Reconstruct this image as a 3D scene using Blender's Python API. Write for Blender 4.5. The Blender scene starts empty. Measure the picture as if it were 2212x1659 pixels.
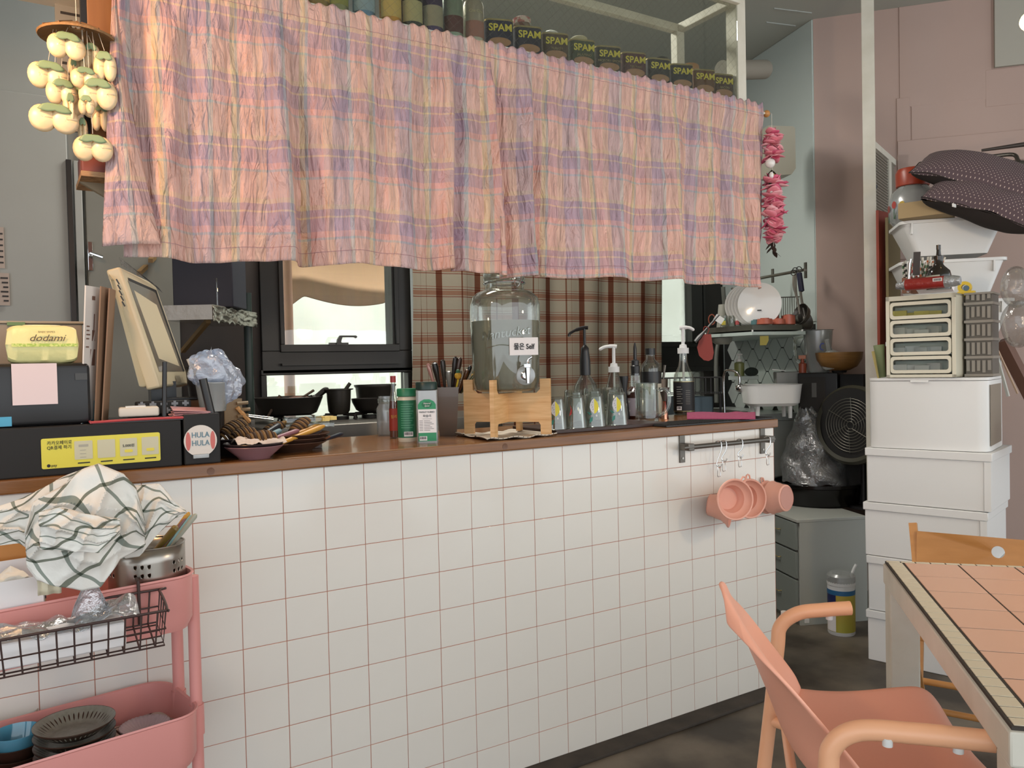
import bpy, bmesh, math, random
from mathutils import Vector, Matrix, Euler
from mathutils.noise import noise as pnoise
random.seed(7)
PI = math.pi; sin = math.sin; cos = math.cos
col = bpy.context.scene.collection
sc = bpy.context.scene
# ---------------------------------------------------------------- camera (solved from the tile grid of the bar front)
CAM = Vector((-0.46316, -2.01834, 1.21794)); FPX = 1734.02
_y, _p, _r = -0.55782, -0.022494, -0.022032
FW = Vector((-sin(_y)*cos(_p), cos(_y)*cos(_p), sin(_p)))
_rt = Vector((cos(_y), sin(_y), 0)); _up = _rt.cross(FW)
RT = _rt*cos(_r) + _up*sin(_r); UP = -_rt*sin(_r) + _up*cos(_r)
cd = bpy.data.cameras.new('camera'); cam = bpy.data.objects.new('camera', cd); col.objects.link(cam)
cam.matrix_world = Matrix(((RT.x, UP.x, -FW.x, CAM.x), (RT.y, UP.y, -FW.y, CAM.y), (RT.z, UP.z, -FW.z, CAM.z), (0, 0, 0, 1)))
cd.sensor_width = 36; cd.lens = 36*FPX/2212; cd.clip_start = .02
sc.camera = cam
# ---------------------------------------------------------------- light and exposure
sc.view_settings.view_transform = 'Standard'; sc.view_settings.look = 'None'
sc.view_settings.exposure = 0.0; sc.view_settings.gamma = 1.0; sc.view_settings.use_curve_mapping = False
w = bpy.data.worlds.new('sky'); sc.world = w; w.use_nodes = True
bg = w.node_tree.nodes['Background']; bg.inputs[0].default_value = (.89, .95, 1, 1); bg.inputs[1].default_value = 1.95
def lamp(name, kind, loc, energy, color, size=.1, rot=None, size_y=None):
    l = bpy.data.lights.new(name, kind); l.energy = energy; l.color = color
    if kind == 'POINT': l.shadow_soft_size = size
    if kind == 'SUN': l.angle = size
    if kind == 'AREA':
        l.size = size
        if size_y: l.shape = 'RECTANGLE'; l.size_y = size_y
    o = bpy.data.objects.new(name, l); col.objects.link(o); o.location = loc
    if rot: o.rotation_euler = rot
    return o
sun = lamp('sun', 'SUN', (0, -6, 8), 7.0, (1, .97, .9), .02, (math.radians(32), 0, math.radians(14)))
lamp('pendant_light_left', 'POINT', (-.60, -.33, 1.98), 17, (1, .56, .27), .05)
lamp('kitchen_fill_light', 'AREA', (1.0, .95, 2.93), 44, (1, .96, .88), 1.4, (0, 0, 0), .25)  # added fill lamp to lift the dark kitchen, hidden behind the curtain
lamp('pendant_light_table', 'POINT', (1.72, -1.62, 1.55), 17, (1, .74, .48), .06)
# ---------------------------------------------------------------- helpers
def ray(x, y): return FW + RT*((x-1106)/FPX) + UP*((829.5-y)/FPX)
def aY(x, y, Y=0.): d = ray(x, y); return CAM + d*((Y-CAM.y)/d.y)
def aZ(x, y, Z=0.): d = ray(x, y); return CAM + d*((Z-CAM.z)/d.z)
def aX(x, y, X=0.): d = ray(x, y); return CAM + d*((X-CAM.x)/d.x)
def aD(x, y, D): return CAM + ray(x, y)*D
def dep(P): return (Vector(P)-CAM).dot(FW)
def mpp(P): return dep(P)/FPX
def face(P): d = CAM - Vector(P); return math.atan2(d.x, -d.y)      # z rotation that turns local -Y to the viewer
def T(x=0, y=0, z=0): return Matrix.Translation((x, y, z))
def RZ(a): return Matrix.Rotation(a, 4, 'Z')
def RX(a): return Matrix.Rotation(a, 4, 'X')
def RY(a): return Matrix.Rotation(a, 4, 'Y')
def lin(h):
    h = h.lstrip('#'); o = []
    for i in (0, 2, 4):
        c = int(h[i:i+2], 16)/255; o.append(c/12.92 if c <= .04045 else ((c+.055)/1.055)**2.4)
    return tuple(o)+(1,)
MATS = {}
def mat(name, h, rough=.5, metal=0, bump=None, var=None, trans=0, alpha=1, spec=.5, emit=None, sheen=0, coat=0, scale3=None, sub=0):
    if name in MATS: return MATS[name]
    m = bpy.data.materials.new(name); m.use_nodes = True; nt = m.node_tree; b = nt.nodes['Principled BSDF']
    c = lin(h) if isinstance(h, str) else h
    b.inputs['Base Color'].default_value = c; b.inputs['Roughness'].default_value = rough
    b.inputs['Metallic'].default_value = metal; b.inputs['Specular IOR Level'].default_value = spec
    b.inputs['Transmission Weight'].default_value = trans; b.inputs['Alpha'].default_value = alpha
    b.inputs['Sheen Weight'].default_value = sheen; b.inputs['Coat Weight'].default_value = coat
    if sub: b.inputs['Subsurface Weight'].default_value = sub; b.inputs['Subsurface Radius'].default_value = (.02, .01, .008)
    if emit: b.inputs['Emission Color'].default_value = lin(emit[0]); b.inputs['Emission Strength'].default_value = emit[1]
    tc = nt.nodes.new('ShaderNodeTexCoord'); mp = nt.nodes.new('ShaderNodeMapping'); nt.links.new(tc.outputs['Object'], mp.inputs[0])
    if scale3: mp.inputs['Scale'].default_value = scale3
    if var:   # (second colour, noise scale, contrast)
        n = nt.nodes.new('ShaderNodeTexNoise'); n.inputs['Scale'].default_value = var[1]; n.inputs['Detail'].default_value = 6
        nt.links.new(mp.outputs[0], n.inputs['Vector'])
        r = nt.nodes.new('ShaderNodeValToRGB'); k = var[2]
        r.color_ramp.elements[0].position = .5-k; r.color_ramp.elements[1].position = .5+k
        r.color_ramp.elements[0].color = c; r.color_ramp.elements[1].color = lin(var[0])
        nt.links.new(n.outputs['Fac'], r.inputs[0]); nt.links.new(r.outputs[0], b.inputs['Base Color'])
    if bump:  # (noise scale, strength)
        n = nt.nodes.new('ShaderNodeTexNoise'); n.inputs['Scale'].default_value = bump[0]; n.inputs['Detail'].default_value = 4
        nt.links.new(mp.outputs[0], n.inputs['Vector'])
        q = nt.nodes.new('ShaderNodeBump'); q.inputs['Strength'].default_value = bump[1]; q.inputs['Distance'].default_value = .01
        nt.links.new(n.outputs['Fac'], q.inputs['Height']); nt.links.new(q.outputs[0], b.inputs['Normal'])
    MATS[name] = m; return m
def thin(name, h, gloss=.1, fac=.6, rough=.02, body=.08, bh='#c8ccc8', bump=None):
    """thin clear sheet: sees through, tinted, with a share of gloss and a share of pale body"""
    if name in MATS: return MATS[name]
    m = bpy.data.materials.new(name); m.use_nodes = True; nt = m.node_tree; nt.nodes.clear(); N = nt.nodes.new; L = nt.links.new
    o = N('ShaderNodeOutputMaterial'); t = N('ShaderNodeBsdfTransparent'); t.inputs[0].default_value = lin(h)
    g = N('ShaderNodeBsdfGlossy'); g.inputs['Roughness'].default_value = rough; g.inputs['Color'].default_value = (1, 1, 1, 1)
    d = N('ShaderNodeBsdfDiffuse'); d.inputs[0].default_value = lin(bh)
    m1 = N('ShaderNodeMixShader'); m1.inputs[0].default_value = body; L(t.outputs[0], m1.inputs[1]); L(d.outputs[0], m1.inputs[2])
    lw = N('ShaderNodeLayerWeight'); lw.inputs[0].default_value = .35
    mm = N('ShaderNodeMath'); mm.operation = 'MULTIPLY_ADD'; mm.inputs[1].default_value = fac; mm.inputs[2].default_value = gloss; L(lw.outputs['Fresnel'], mm.inputs[0])
    m2 = N('ShaderNodeMixShader'); L(mm.outputs[0], m2.inputs[0]); L(m1.outputs[0], m2.inputs[1]); L(g.outputs[0], m2.inputs[2]); L(m2.outputs[0], o.inputs[0])
    if bump:
        n = N('ShaderNodeTexNoise'); n.inputs['Scale'].default_value = bump[0]; n.inputs['Detail'].default_value = 5; q = N('ShaderNodeBump'); q.inputs['Strength'].default_value = bump[1]
        q.inputs['Distance'].default_value = .02
        tc = N('ShaderNodeTexCoord'); L(tc.outputs['Object'], n.inputs['Vector']); L(n.outputs['Fac'], q.inputs['Height']); L(q.outputs[0], g.inputs['Normal']); L(q.outputs[0], lw.inputs['Normal'])
    MATS[name] = m; return m
def stripes(name, base, bands_u, bands_v, pu, pv, rough=.85, bump=None, mode='over', fac=1.0, transl=0):
    """woven cloth / plaid on the UV map in metres. bands: list of (start 0..1, colour) with constant steps"""
    if name in MATS: return MATS[name]
    m = bpy.data.materials.new(name); m.use_nodes = True; nt = m.node_tree; N = nt.nodes.new; L = nt.links.new
    b = nt.nodes['Principled BSDF']; b.inputs['Roughness'].default_value = rough; b.inputs['Specular IOR Level'].default_value = .15
    uv = N('ShaderNodeUVMap'); sp = N('ShaderNodeSeparateXYZ'); L(uv.outputs[0], sp.inputs[0])
    outs = []
    for ax, bands, per in ((0, bands_u, pu), (1, bands_v, pv)):
        d = N('ShaderNodeMath'); d.operation = 'DIVIDE'; d.inputs[1].default_value = per; L(sp.outputs[ax], d.inputs[0])
        f = N('ShaderNodeMath'); f.operation = 'FRACT'; L(d.outputs[0], f.inputs[0])
        r = N('ShaderNodeValToRGB'); cr = r.color_ramp; cr.interpolation = 'CONSTANT'
        while len(cr.elements) > 1: cr.elements.remove(cr.elements[0])
        cr.elements[0].position = 0; cr.elements[0].color = lin(bands[0][1])
        for p_, c_ in bands[1:]:
            e = cr.elements.new(p_); e.color = lin(c_)
        L(f.outputs[0], r.inputs[0]); outs.append(r.outputs[0])
    mx = N('ShaderNodeMix'); mx.data_type = 'RGBA'
    mx.blend_type = 'MIX' if mode == 'avg' else 'MULTIPLY'; mx.inputs['Factor'].default_value = .5 if mode == 'avg' else 1
    L(outs[0], mx.inputs[6]); L(outs[1], mx.inputs[7]); last = mx.outputs[2]
    L(last, b.inputs['Base Color'])
    if bump:
        mp = N('ShaderNodeMapping'); mp.inputs['Scale'].default_value = bump[2]; L(uv.outputs[0], mp.inputs[0])
        n = N('ShaderNodeTexNoise'); n.inputs['Scale'].default_value = bump[0]; n.inputs['Detail'].default_value = 5; n.inputs['Distortion'].default_value = 1.2; L(mp.outputs[0], n.inputs['Vector'])
        q = N('ShaderNodeBump'); q.inputs['Strength'].default_value = bump[1]; q.inputs['Distance'].default_value = .03; L(n.outputs['Fac'], q.inputs['Height']); L(q.outputs[0], b.inputs['Normal'])
    if transl:
        tr = N('ShaderNodeBsdfTranslucent'); L(last, tr.inputs[0]); ms = N('ShaderNodeMixShader'); ms.inputs[0].default_value = transl
        o = nt.nodes['Material Output']; L(b.outputs[0], ms.inputs[1]); L(tr.outputs[0], ms.inputs[2]); L(ms.outputs[0], o.inputs[0])
    MATS[name] = m; return m
def wood(name, h1, h2, scale=(1, 12, 12), rough=.4, n=6):
    return mat(name, h1, rough, var=(h2, n, .22), scale3=scale, bump=(n*3, .08))
class MB:
    def __init__(s): s.v = []; s.f = []; s.uv = None; s.bev = False
    def add(s, vs, fs, M=None, uv=None):
        k = len(s.v)
        s.v += [tuple(M @ Vector(p)) if M is not None else tuple(p) for p in vs]
        s.f += [tuple(i+k for i in f) for f in fs]
        if uv is not None or s.uv is not None:
            if s.uv is None: s.uv = [(0, 0)]*k
            s.uv += list(uv) if uv is not None else [(0, 0)]*len(vs)
        return s
    def box(s, x0, x1, y0, y1, z0, z1, M=None, b=0):
        if b <= 0:
            return s.add([(x0,y0,z0),(x1,y0,z0),(x1,y1,z0),(x0,y1,z0),(x0,y0,z1),(x1,y0,z1),(x1,y1,z1),(x0,y1,z1)],
                         [(0,3,2,1),(4,5,6,7),(0,1,5,4),(1,2,6,5),(2,3,7,6),(3,0,4,7)], M)
        s.bev = True; bm = bmesh.new(); bmesh.ops.create_cube(bm, size=1)
        for q in bm.verts: q.co = Vector((x0+(q.co.x+.5)*(x1-x0), y0+(q.co.y+.5)*(y1-y0), z0+(q.co.z+.5)*(z1-z0)))
        bmesh.ops.bevel(bm, geom=bm.edges[:], offset=b, segments=3 if b > .004 else 2, affect='EDGES', profile=.5)
        bm.verts.index_update(); vs = [q.co[:] for q in bm.verts]; fs = [tuple(q.index for q in f.verts) for f in bm.faces]; bm.free()
        return s.add(vs, fs, M)
    def lathe(s, prof, n=32, M=None, a0=0, a1=2*PI):
        full = abs(a1-a0-2*PI) < 1e-6; m = n if full else n+1; vs = []; fs = []
        for r, z in prof:
            for i in range(m):
                a = a0+(a1-a0)*i/n; vs.append((r*cos(a), r*sin(a), z))
        for j in range(len(prof)-1):
            for i in range(n):
                k = (i+1) % m if full else i+1
                fs.append((j*m+i, j*m+k, (j+1)*m+k, (j+1)*m+i))
        return s.add(vs, fs, M)
    def cyl(s, r, z0, z1, n=24, M=None, r2=None):
        r2 = r if r2 is None else r2
        return s.lathe([(0.0001, z0), (r, z0), (r2, z1), (0.0001, z1)], n, M)
    def tube(s, pts, r, n=8, M=None, closed=False):
        P = [Vector(p) for p in pts]; m = len(P); vs = []; fs = []; nrm = None
        for i in range(m):
            t = (P[(i+1) % m]-P[i-1]) if closed else (P[min(i+1, m-1)]-P[max(i-1, 0)])
            t.normalize()
            if nrm is None: nrm = t.orthogonal().normalized()
            nrm = (nrm - t*nrm.dot(t)).normalized(); bn = t.cross(nrm); rr = r[i] if isinstance(r, (list, tuple)) else r
            for k in range(n):
                a = 2*PI*k/n; vs.append(P[i]+nrm*(cos(a)*rr)+bn*(sin(a)*rr))
        for i in range(m if closed else m-1):
            for k in range(n):
                j = (i+1) % m; fs.append((i*n+k, i*n+(k+1) % n, j*n+(k+1) % n, j*n+k))
        if not closed:
            fs.append(tuple(reversed(range(n)))); fs.append(tuple((m-1)*n+k for k in range(n)))
        return s.add(vs, fs, M)
    def prism(s, poly, z0, z1, M=None):
        n = len(poly); vs = [(x, y, z0) for x, y in poly]+[(x, y, z1) for x, y in poly]
        fs = [tuple(reversed(range(n))), tuple(range(n, 2*n))]+[(i, (i+1) % n, n+(i+1) % n, n+i) for i in range(n)]
        return s.add(vs, fs, M)
    def grid(s, fn, nu, nv, M=None, uvf=None, closed=False):
        vs = []; uv = []
        for j in range(nv+1):
            for i in range(nu+1):
                u, v = i/nu, j/nv; vs.append(fn(u, v)); uv.append(uvf(u, v) if uvf else (u, v))
        m = nu+1; fs = [(j*m+i, j*m+i+1, (j+1)*m+i+1, (j+1)*m+i) for j in range(nv) for i in range(nu)]
        return s.add(vs, fs, M, uv)
    def ball(s, r, M=None, n=16, sx=1, sy=1, sz=1):
        pr = [(max(1e-4, r*sin(PI*k/10)), -r*cos(PI*k/10)) for k in range(11)]
        q = Matrix.Diagonal((sx, sy, sz, 1)); return s.lathe(pr, n, (M if M is not None else Matrix()) @ q)
    def weld(s, d=1e-5):
        key = {}; mp_ = []; nv = []
        for p in s.v:
            k = tuple(round(c/d) for c in p)
            if k not in key: key[k] = len(nv); nv.append(p)
            mp_.append(key[k])
        s.v = nv; s.f = [tuple(mp_[i] for i in f) for f in s.f]; return s
    def build(s, name, m, parent=None, label=None, kind=None, solid=0, sharp=40, sub=0, M=None):
        me = bpy.data.meshes.new(name); me.from_pydata(s.v, [], s.f)
        if s.uv is not None:
            l = me.uv_layers.new(name='uv'); lp = [0]*len(me.loops); me.loops.foreach_get('vertex_index', lp)
            fl = []
            for i in lp: fl += s.uv[i]
            l.data.foreach_set('uv', fl)
        me.validate(); me.polygons.foreach_set('use_smooth', [True]*len(me.polygons)); me.set_sharp_from_angle(angle=math.radians(20 if s.bev and sharp == 40 else sharp))
        ms = m if isinstance(m, (list, tuple)) else [m]
        for q in ms: me.materials.append(q)
        o = bpy.data.objects.new(name, me); col.objects.link(o)
        if parent is not None: o.parent = parent
        if M is not None: o.matrix_basis = M
        if label: o['label'] = label
        if kind: o['kind'] = kind
        if solid:
            d = o.modifiers.new('solid', 'SOLIDIFY'); d.thickness = solid; d.offset = 0
        if sub:
            d = o.modifiers.new('sub', 'SUBSURF'); d.levels = sub; d.render_levels = sub
        return o
def tag(o, label, cat, group=None):
    o['label'] = label; o['category'] = cat
    if group: o['group'] = group
    return o
def thing(name, label, cat, loc=(0, 0, 0), rz=0, group=None):
    o = bpy.data.objects.new(name, None); col.objects.link(o); o.location = loc; o.rotation_euler = (0, 0, rz); o.empty_display_size = .05
    return tag(o, label, cat, group)
def dup(root, loc=None, rz=None, label=None, group=None):
    r = root.copy(); col.objects.link(r)
    if loc is not None: r.location = loc
    if rz is not None: r.rotation_euler = (0, 0, rz)
    if label: r['label'] = label
    if group: r['group'] = group
    for ch in list(root.children):
        c = ch.copy(); col.objects.link(c); c.parent = r
        for g in ch.children:
            d = g.copy(); col.objects.link(d); d.parent = c
    return r
_tc = {}
def text(s, size, m, parent, M, name='lettering', bend=0, ext=.0004, shear=0, align='CENTER', sx=1.0, label=None, bold=0):
    """lettering in the local XZ plane facing -Y; bend = radius of the cylinder it is printed on"""
    c = bpy.data.curves.new(name, 'FONT'); c.body = s; c.size = size; c.extrude = ext; c.shear = shear; c.align_x = align; c.align_y = 'CENTER'; c.offset = bold*size; c.resolution_u = 3
    c.space_line = 1.05
    t = bpy.data.objects.new('t', c); col.objects.link(t); dg = bpy.context.evaluated_depsgraph_get()
    me = bpy.data.meshes.new_from_object(t.evaluated_get(dg)); bpy.data.objects.remove(t); me.name = name
    for q in me.vertices:
        x, y, z = q.co.x*sx, q.co.y, q.co.z
        if bend: a = x/bend; q.co = ((bend+z)*sin(a), bend-(bend+z)*cos(a), y)
        else: q.co = (x, -z, y)
    me.materials.clear(); me.materials.append(m)
    o = bpy.data.objects.new(name, me); col.objects.link(o); o.parent = parent; o.matrix_basis = M
    if label: o['label'] = label
    return o
def rrect(w_, h_, r, n=5, cx=0, cy=0):
    o = []
    for qx, qy, a in ((1, 1, 0), (-1, 1, 90), (-1, -1, 180), (1, -1, 270)):
        for i in range(n+1):
            t = math.radians(a+90*i/n); o.append((cx+qx*(w_/2-r)+r*cos(t), cy+qy*(h_/2-r)+r*sin(t)))
    return o
XZ = Matrix(((1,0,0,0),(0,0,1,0),(0,1,0,0),(0,0,0,1)))     # prism in XY -> drawn in XZ, extruded along +Y
def bez(P, n=12):
    """Catmull-Rom through points"""
    P = [Vector(p) for p in P]; Q = [P[0]*2-P[1]]+P+[P[-1]*2-P[-2]]; o = []
    for i in range(1, len(Q)-2):
        for k in range(n):
            t = k/n; a, b, c, d = Q[i-1:i+3]
            o.append(.5*((2*b)+(c-a)*t+(2*a-5*b+4*c-d)*t*t+(3*b-a-3*c+d)*t**3))
    o.append(P[-1]); return o
def bez2(P, n=6): return [(q.x, q.z) for q in bez([(a, 0, b) for a, b in P], n)]
# ---------------------------------------------------------------- shared materials
M_tile = mat('glazed_tile', '#e4e0d8', .12, var=('#dcd8d0', 3, .3), bump=(3, .02))
M_grout = mat('pinkish_grout', '#c08a76', .9, var=('#a87464', 8, .3))
M_counterwood = mat('varnished_pine', '#8a5a2e', .25, var=('#6a4422', 5, .3), scale3=(1.2, 14, 14), coat=.15, bump=(30, .04))
M_white = mat('white_plastic', '#dcdcda', .4)
M_whitep = mat('white_paint', '#d8d4c8', .5, var=('#c4bfb0', 9, .25))
M_cream = mat('cream_plastic', '#cdbf9f', .4)
M_black = mat('black_plastic', '#1c1b1c', .35)
M_blackmat = mat('matt_black', '#191716', .7)
M_steel = mat('brushed_steel', '#a8a49c', .3, 1)
M_chrome = mat('chrome', '#d8d8d8', .1, 1)
M_dsteel = mat('dull_steel', '#6e6a64', .42, .9)
M_glass = thin('clear_glass', '#e6e9e4', .06, body=.03)
M_pane = thin('window_glass', '#f4f6f4', .03, body=.0)
M_frost = thin('cloudy_plastic', '#d8dadc', .1, body=.35, rough=.25)
M_film = thin('plastic_film', '#eceef0', .22, body=.16, rough=.08, bh='#d4d8de', bump=(28, .9))
M_paper = mat('white_paper', '#e6e0de', .8)
M_ink = mat('dark_print', '#2a2828', .7)
M_cup = mat('white_ceramic', '#dcdad6', .12, coat=.3)
M_pinkpl = mat('pink_enamel', '#dc958e', .4)
M_towelw = mat('white_towel', '#e0dcd2', .95)
M_yellow = mat('yellow_plastic', '#e0c040', .45)
M_beech = mat('beech_wood', '#c48c50', .42, var=('#b07a40', 4, .3), scale3=(2, 10, 10))
M_pine = mat('pale_pine', '#e2b884', .5, var=('#cc9a62', 5, .2), scale3=(2, 2, 26), bump=(20, .05))
M_card = mat('brown_card', '#a08a66', .85)
# ================================================================ THE SETTING
def struct(name, mb, m, parent=None, **k):
    o = mb.build(name, m, parent, **k)
    if parent is None: o['kind'] = 'structure'
    return o
YB = 1.62                                   # kitchen back wall
CZ = 3.0                                    # ceiling
PC = Vector((3.16, .73, 0))                 # outside corner between the pale kitchen wall and the pink wall
KD = (Vector((3.42, YB, 0))-PC).normalized(); PD = Vector((.66, -.75, 0)).normalized()
M_floor = mat('worn_dark_concrete', '#39322a', .55, var=('#70675a', 3.2, .13), bump=(9, .2))
M_ceil = mat('grey_ceiling_paint', '#aaaca4', .8)
M_kwall = mat('pale_blue_wall_paint', '#bcc6c2', .6, var=('#b0bab6', 2, .3))
M_pink = mat('dusty_pink_wall_paint', '#b49c92', .65, var=('#ac948a', 2.2, .3), bump=(5, .1))
M_lwall = mat('grey_blue_paint', '#9a9c98', .5, var=('#8f918d', 2, .3))
M_dark = mat('dark_brown_wall', '#2c211b', .7, var=('#1b1512', 3, .2))
struct('floor', MB().box(-3, 6, -4.5, YB+.1, -.06, 0), M_floor)
struct('ceiling', MB().box(-3, 6, -4.5, YB+.25, CZ, CZ+.1), M_ceil)
struct('wall_left', MB().box(-3.1, -3, -.8, YB+.1, 0, CZ), M_lwall)  # out of view, cut short so sky light enters from behind left
# kitchen back wall: pale at both ends, dark brown round the left window, with openings left free for the glazing
wb = MB()
wb.box(-3, -.18, YB, YB+.12, 0, CZ)
wb.box(-.18, 3.6, YB, YB+.12, 2.15, CZ)
wb.box(-.18, 3.6, YB, YB+.12, 0, .84)
struct('wall_back', wb, M_lwall)
db = MB(); db.box(-.02, .50, YB-.005, YB+.12, .84, 2.15); struct('wall_dark_panel', db, M_dark)
struct('wall_between_windows', MB().box(1.28, 2.70, YB+.002, YB+.12, .84, 2.15), M_lwall)
struct('wall_back_end', MB().box(3.36, 3.6, YB, YB+.12, .84, 2.15), M_kwall)
# pale kitchen side wall running from the pink corner to the back
def slabwall(A, D, L, th, z0, z1, side):
    n = Vector((-D.y, D.x, 0))*side*th; B = A+D*L
    return MB().prism([(A.x, A.y), (B.x, B.y), (B.x+n.x, B.y+n.y), (A.x+n.x, A.y+n.y)] if side < 0 else [(A.x+n.x, A.y+n.y), (B.x+n.x, B.y+n.y), (B.x, B.y), (A.x, A.y)], z0, z1)
struct('wall_kitchen_right', slabwall(PC, KD, 1.0, .14, 0, CZ, -1), M_kwall)
wp = struct('wall_pink', slabwall(PC+KD*.0, PD, 3.6, .14, 0, CZ, 1), M_pink)
def wpt(s, z, off=.0):                      # point on the pink wall, s metres right of the corner
    n = Vector((-PD.y, PD.x, 0))*-1; return PC+PD*s+n*off+Vector((0, 0, z))
def onpink(px, py, off=0):                  # where a sight line meets the pink wall
    d = ray(px, py); n = Vector((-PD.y, PD.x, 0)); t = (PC-CAM).dot(n)/d.dot(n); return CAM+d*t
def s_of(p): return (p-PC).dot(PD)
MP = Matrix(((PD.x, -PD.y, 0, PC.x), (PD.y, PD.x, 0, PC.y), (0, 0, 1, 0), (0, 0, 0, 1)))   # local x along the wall, local -y towards the room
# recessed / raised rectangles of the pink wall (boxed-in panels and a deep beam)
def pinkbox(px0, py0, px1, py1, th, nm='panel', M_=None):
    a, b = onpink(px0, py0), onpink(px1, py1)
    return MB().box(s_of(a), s_of(b), -th, 0, b.z, a.z, b=.003).build(nm, M_ or M_pink, wp, M=MP)
pinkbox(1941, 16, 2143, 213, .004); pinkbox(1936, 213, 1966, 306, .006); pinkbox(1968, 222, 2330, 300, .003); pinkbox(2128, 152, 2330, 212, .005)
pinkbox(1938, 306, 2330, 335, .012, 'beam'); pinkbox(1938, 335, 1965, 560, .012, 'casing'); pinkbox(1965, 335, 2330, 420, .004, 'casing')
# pale recess with a slanted reveal at the right edge of the picture
rp = struct('wall_pale_recess', MB().box(s_of(onpink(2146, 20)), 3.4, -.02, -.001, onpink(2146, 148).z, CZ-.002), mat('pale_grey_wall', '#a9a59a', .6)); rp.matrix_basis = MP
# ceiling seams
M_seam = mat('seam_paint', '#a4a8a4', .7)
cs = MB()
for a, b in (((1655, 48), (1718, 56)), ((1672, 18), (1753, 28))):
    A, B = aZ(*a, CZ-.002), aZ(*b, CZ-.002); cs.tube([A, B], .004, 4)
cs.build('trim_1', M_seam)['kind'] = 'structure'
# ---- hexagonal tiles on the kitchen side wall: real tiles over dark grout
KM = Matrix(((KD.x, -KD.y, 0, PC.x), (KD.y, KD.x, 0, PC.y), (0, 0, 1, 0), (0, 0, 0, 1)))
wk = bpy.data.objects['wall_kitchen_right']
MB().box(.012, .99, 0, .004, .93, 1.405).build('grout_bed', mat('black_grout', '#222423', .8), wk, M=KM)
hexme = None; M_hex = mat('white_hex_tile', '#b9c0bc', .15)
hw, hh = .130, .135
for i in range(12):
    for j in range(4):
        cx = .0+i*.075; cz = .95+j*hh+(hh/2 if i % 2 else 0)
        if cx > .93 or cx < .07 or cz+hh*.5 > 1.44: continue
        if hexme is None:
            g = .0045; q = MB().prism([(hw/2-g, 0), (.010, hh/2-g*.7), (-.010, hh/2-g*.7), (-hw/2+g, 0), (-.010, -hh/2+g*.7), (.010, -hh/2+g*.7)], 0, .004, XZ)
            hexme = q.build('tile', M_hex, wk); o = hexme
        else: o = hexme.copy(); col.objects.link(o)
        o.matrix_basis = KM @ T(cx, .004, cz)
# white sheet of wall board with screws above the tiles
bd = MB().box(.004, .99, .0, .006, 1.42, CZ-.002).build('wall_board', mat('white_wall_board', '#c2ccc9', .5), wk, M=KM)
# ---- windows
M_frame = mat('black_window_frame', '#1a1917', .4)
def framebars(name, x0, x1, z0, z1, t=.045, d=.06, y=YB, extra=()):
    mb = MB(); mb.box(x0, x1, y-d/2, y+d, z1-t, z1, b=.003); mb.box(x0, x1, y-d/2, y+d, z0, z0+t, b=.003)
    mb.box(x0, x0+t, y-d/2, y+d, z0+t, z1-t, b=.003); mb.box(x1-t, x1, y-d/2, y+d, z0+t, z1-t, b=.003)
    for e in extra: mb.box(*e)
    o = mb.build(name, M_frame); o['kind'] = 'structure'
    return o
a = aY(610, 745, YB); b = aY(848, 745, YB); xl, xr, zs = a.x, b.x, a.z; zt = 2.10
w1 = framebars('window_1', xl-.10, xr+.09, zs-.13, zt, .10)
MB().box(xl-.02, xr+.02, YB-.045, YB+.0, zs-.035, zs, b=.003).build('sash_rail', M_frame, w1)
MB().box(xl-.02, xl, YB-.045, YB+.0, zs, zt-.1, b=.003).build('sash_stile', M_frame, w1)
MB().box(xr, xr+.02, YB-.045, YB+.0, zs, zt-.1, b=.003).build('sash_stile', M_frame, w1)
MB().box(xl-.02, xr+.02, YB-.060, YB-.03, zs-.095, zs-.085).build('bead', M_frame, w1)
MB().box(xl, xr, YB+.01, YB+.014, zs-.03, zt-.09).build('pane', M_pane, w1)
hx = aY(730, 744, YB-.05); hm = MB(); sc_ = mpp(hx)
hm.box(-20*sc_, 22*sc_, -.012, .006, -.004, .008)
hm.prism([(-6*sc_, .0), (-4*sc_, .022), (2*sc_, 19*sc_), (38*sc_, 19*sc_), (41*sc_, 16*sc_), (38*sc_, 13*sc_), (34*sc_, 15*sc_), (7*sc_, 15*sc_), (4*sc_, 6*sc_), (6*sc_, 0)], -.022, -.008, XZ)
hm.build('window_handle', M_black, w1, M=T(*hx))
zl = aY(700, 806, YB).z; xl2 = aY(590, 830, YB).x
w2 = framebars('window_2', xl2-.06, xr+.09, .84, zl+.02, .025)
MB().box(xl2-.03, xr+.06, YB+.01, YB+.014, .86, zl).build('pane', M_pane, w2)
# right hand window beyond the check curtain
x3, x4 = aY(1432, 740, YB).x-.35, aY(1488, 740, YB).x; z3 = aY(1470, 742, YB).z; z5 = aY(1470, 800, YB).z; x5 = aY(1548, 800, YB).x
w3 = framebars('window_3', x3-.04, x4+.12, z3-.02, zt, .03)
MB().box(x4, x4+.10, YB-.03, YB+.03, z3, zt-.03).build('sash_stile', M_frame, w3)
MB().box(x3, x4+.0, YB+.01, YB+.014, z3, zt-.03).build('pane', M_pane, w3)
w4 = framebars('window_4', x3-.04, x5, .84, z5+.02, .03, extra=[(x3, x5+.0, YB-.02, YB+.05, z5, z3-.01)])
MB().box(x3, x5-.06, YB+.01, YB+.014, .87, z5).build('pane', M_pane, w4)
struct('wall_right_of_window', MB().box(x4+.12, 3.4, YB-.004, YB+.1, .84, 2.15), mat('window_side_panel', '#24211e', .6))
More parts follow.
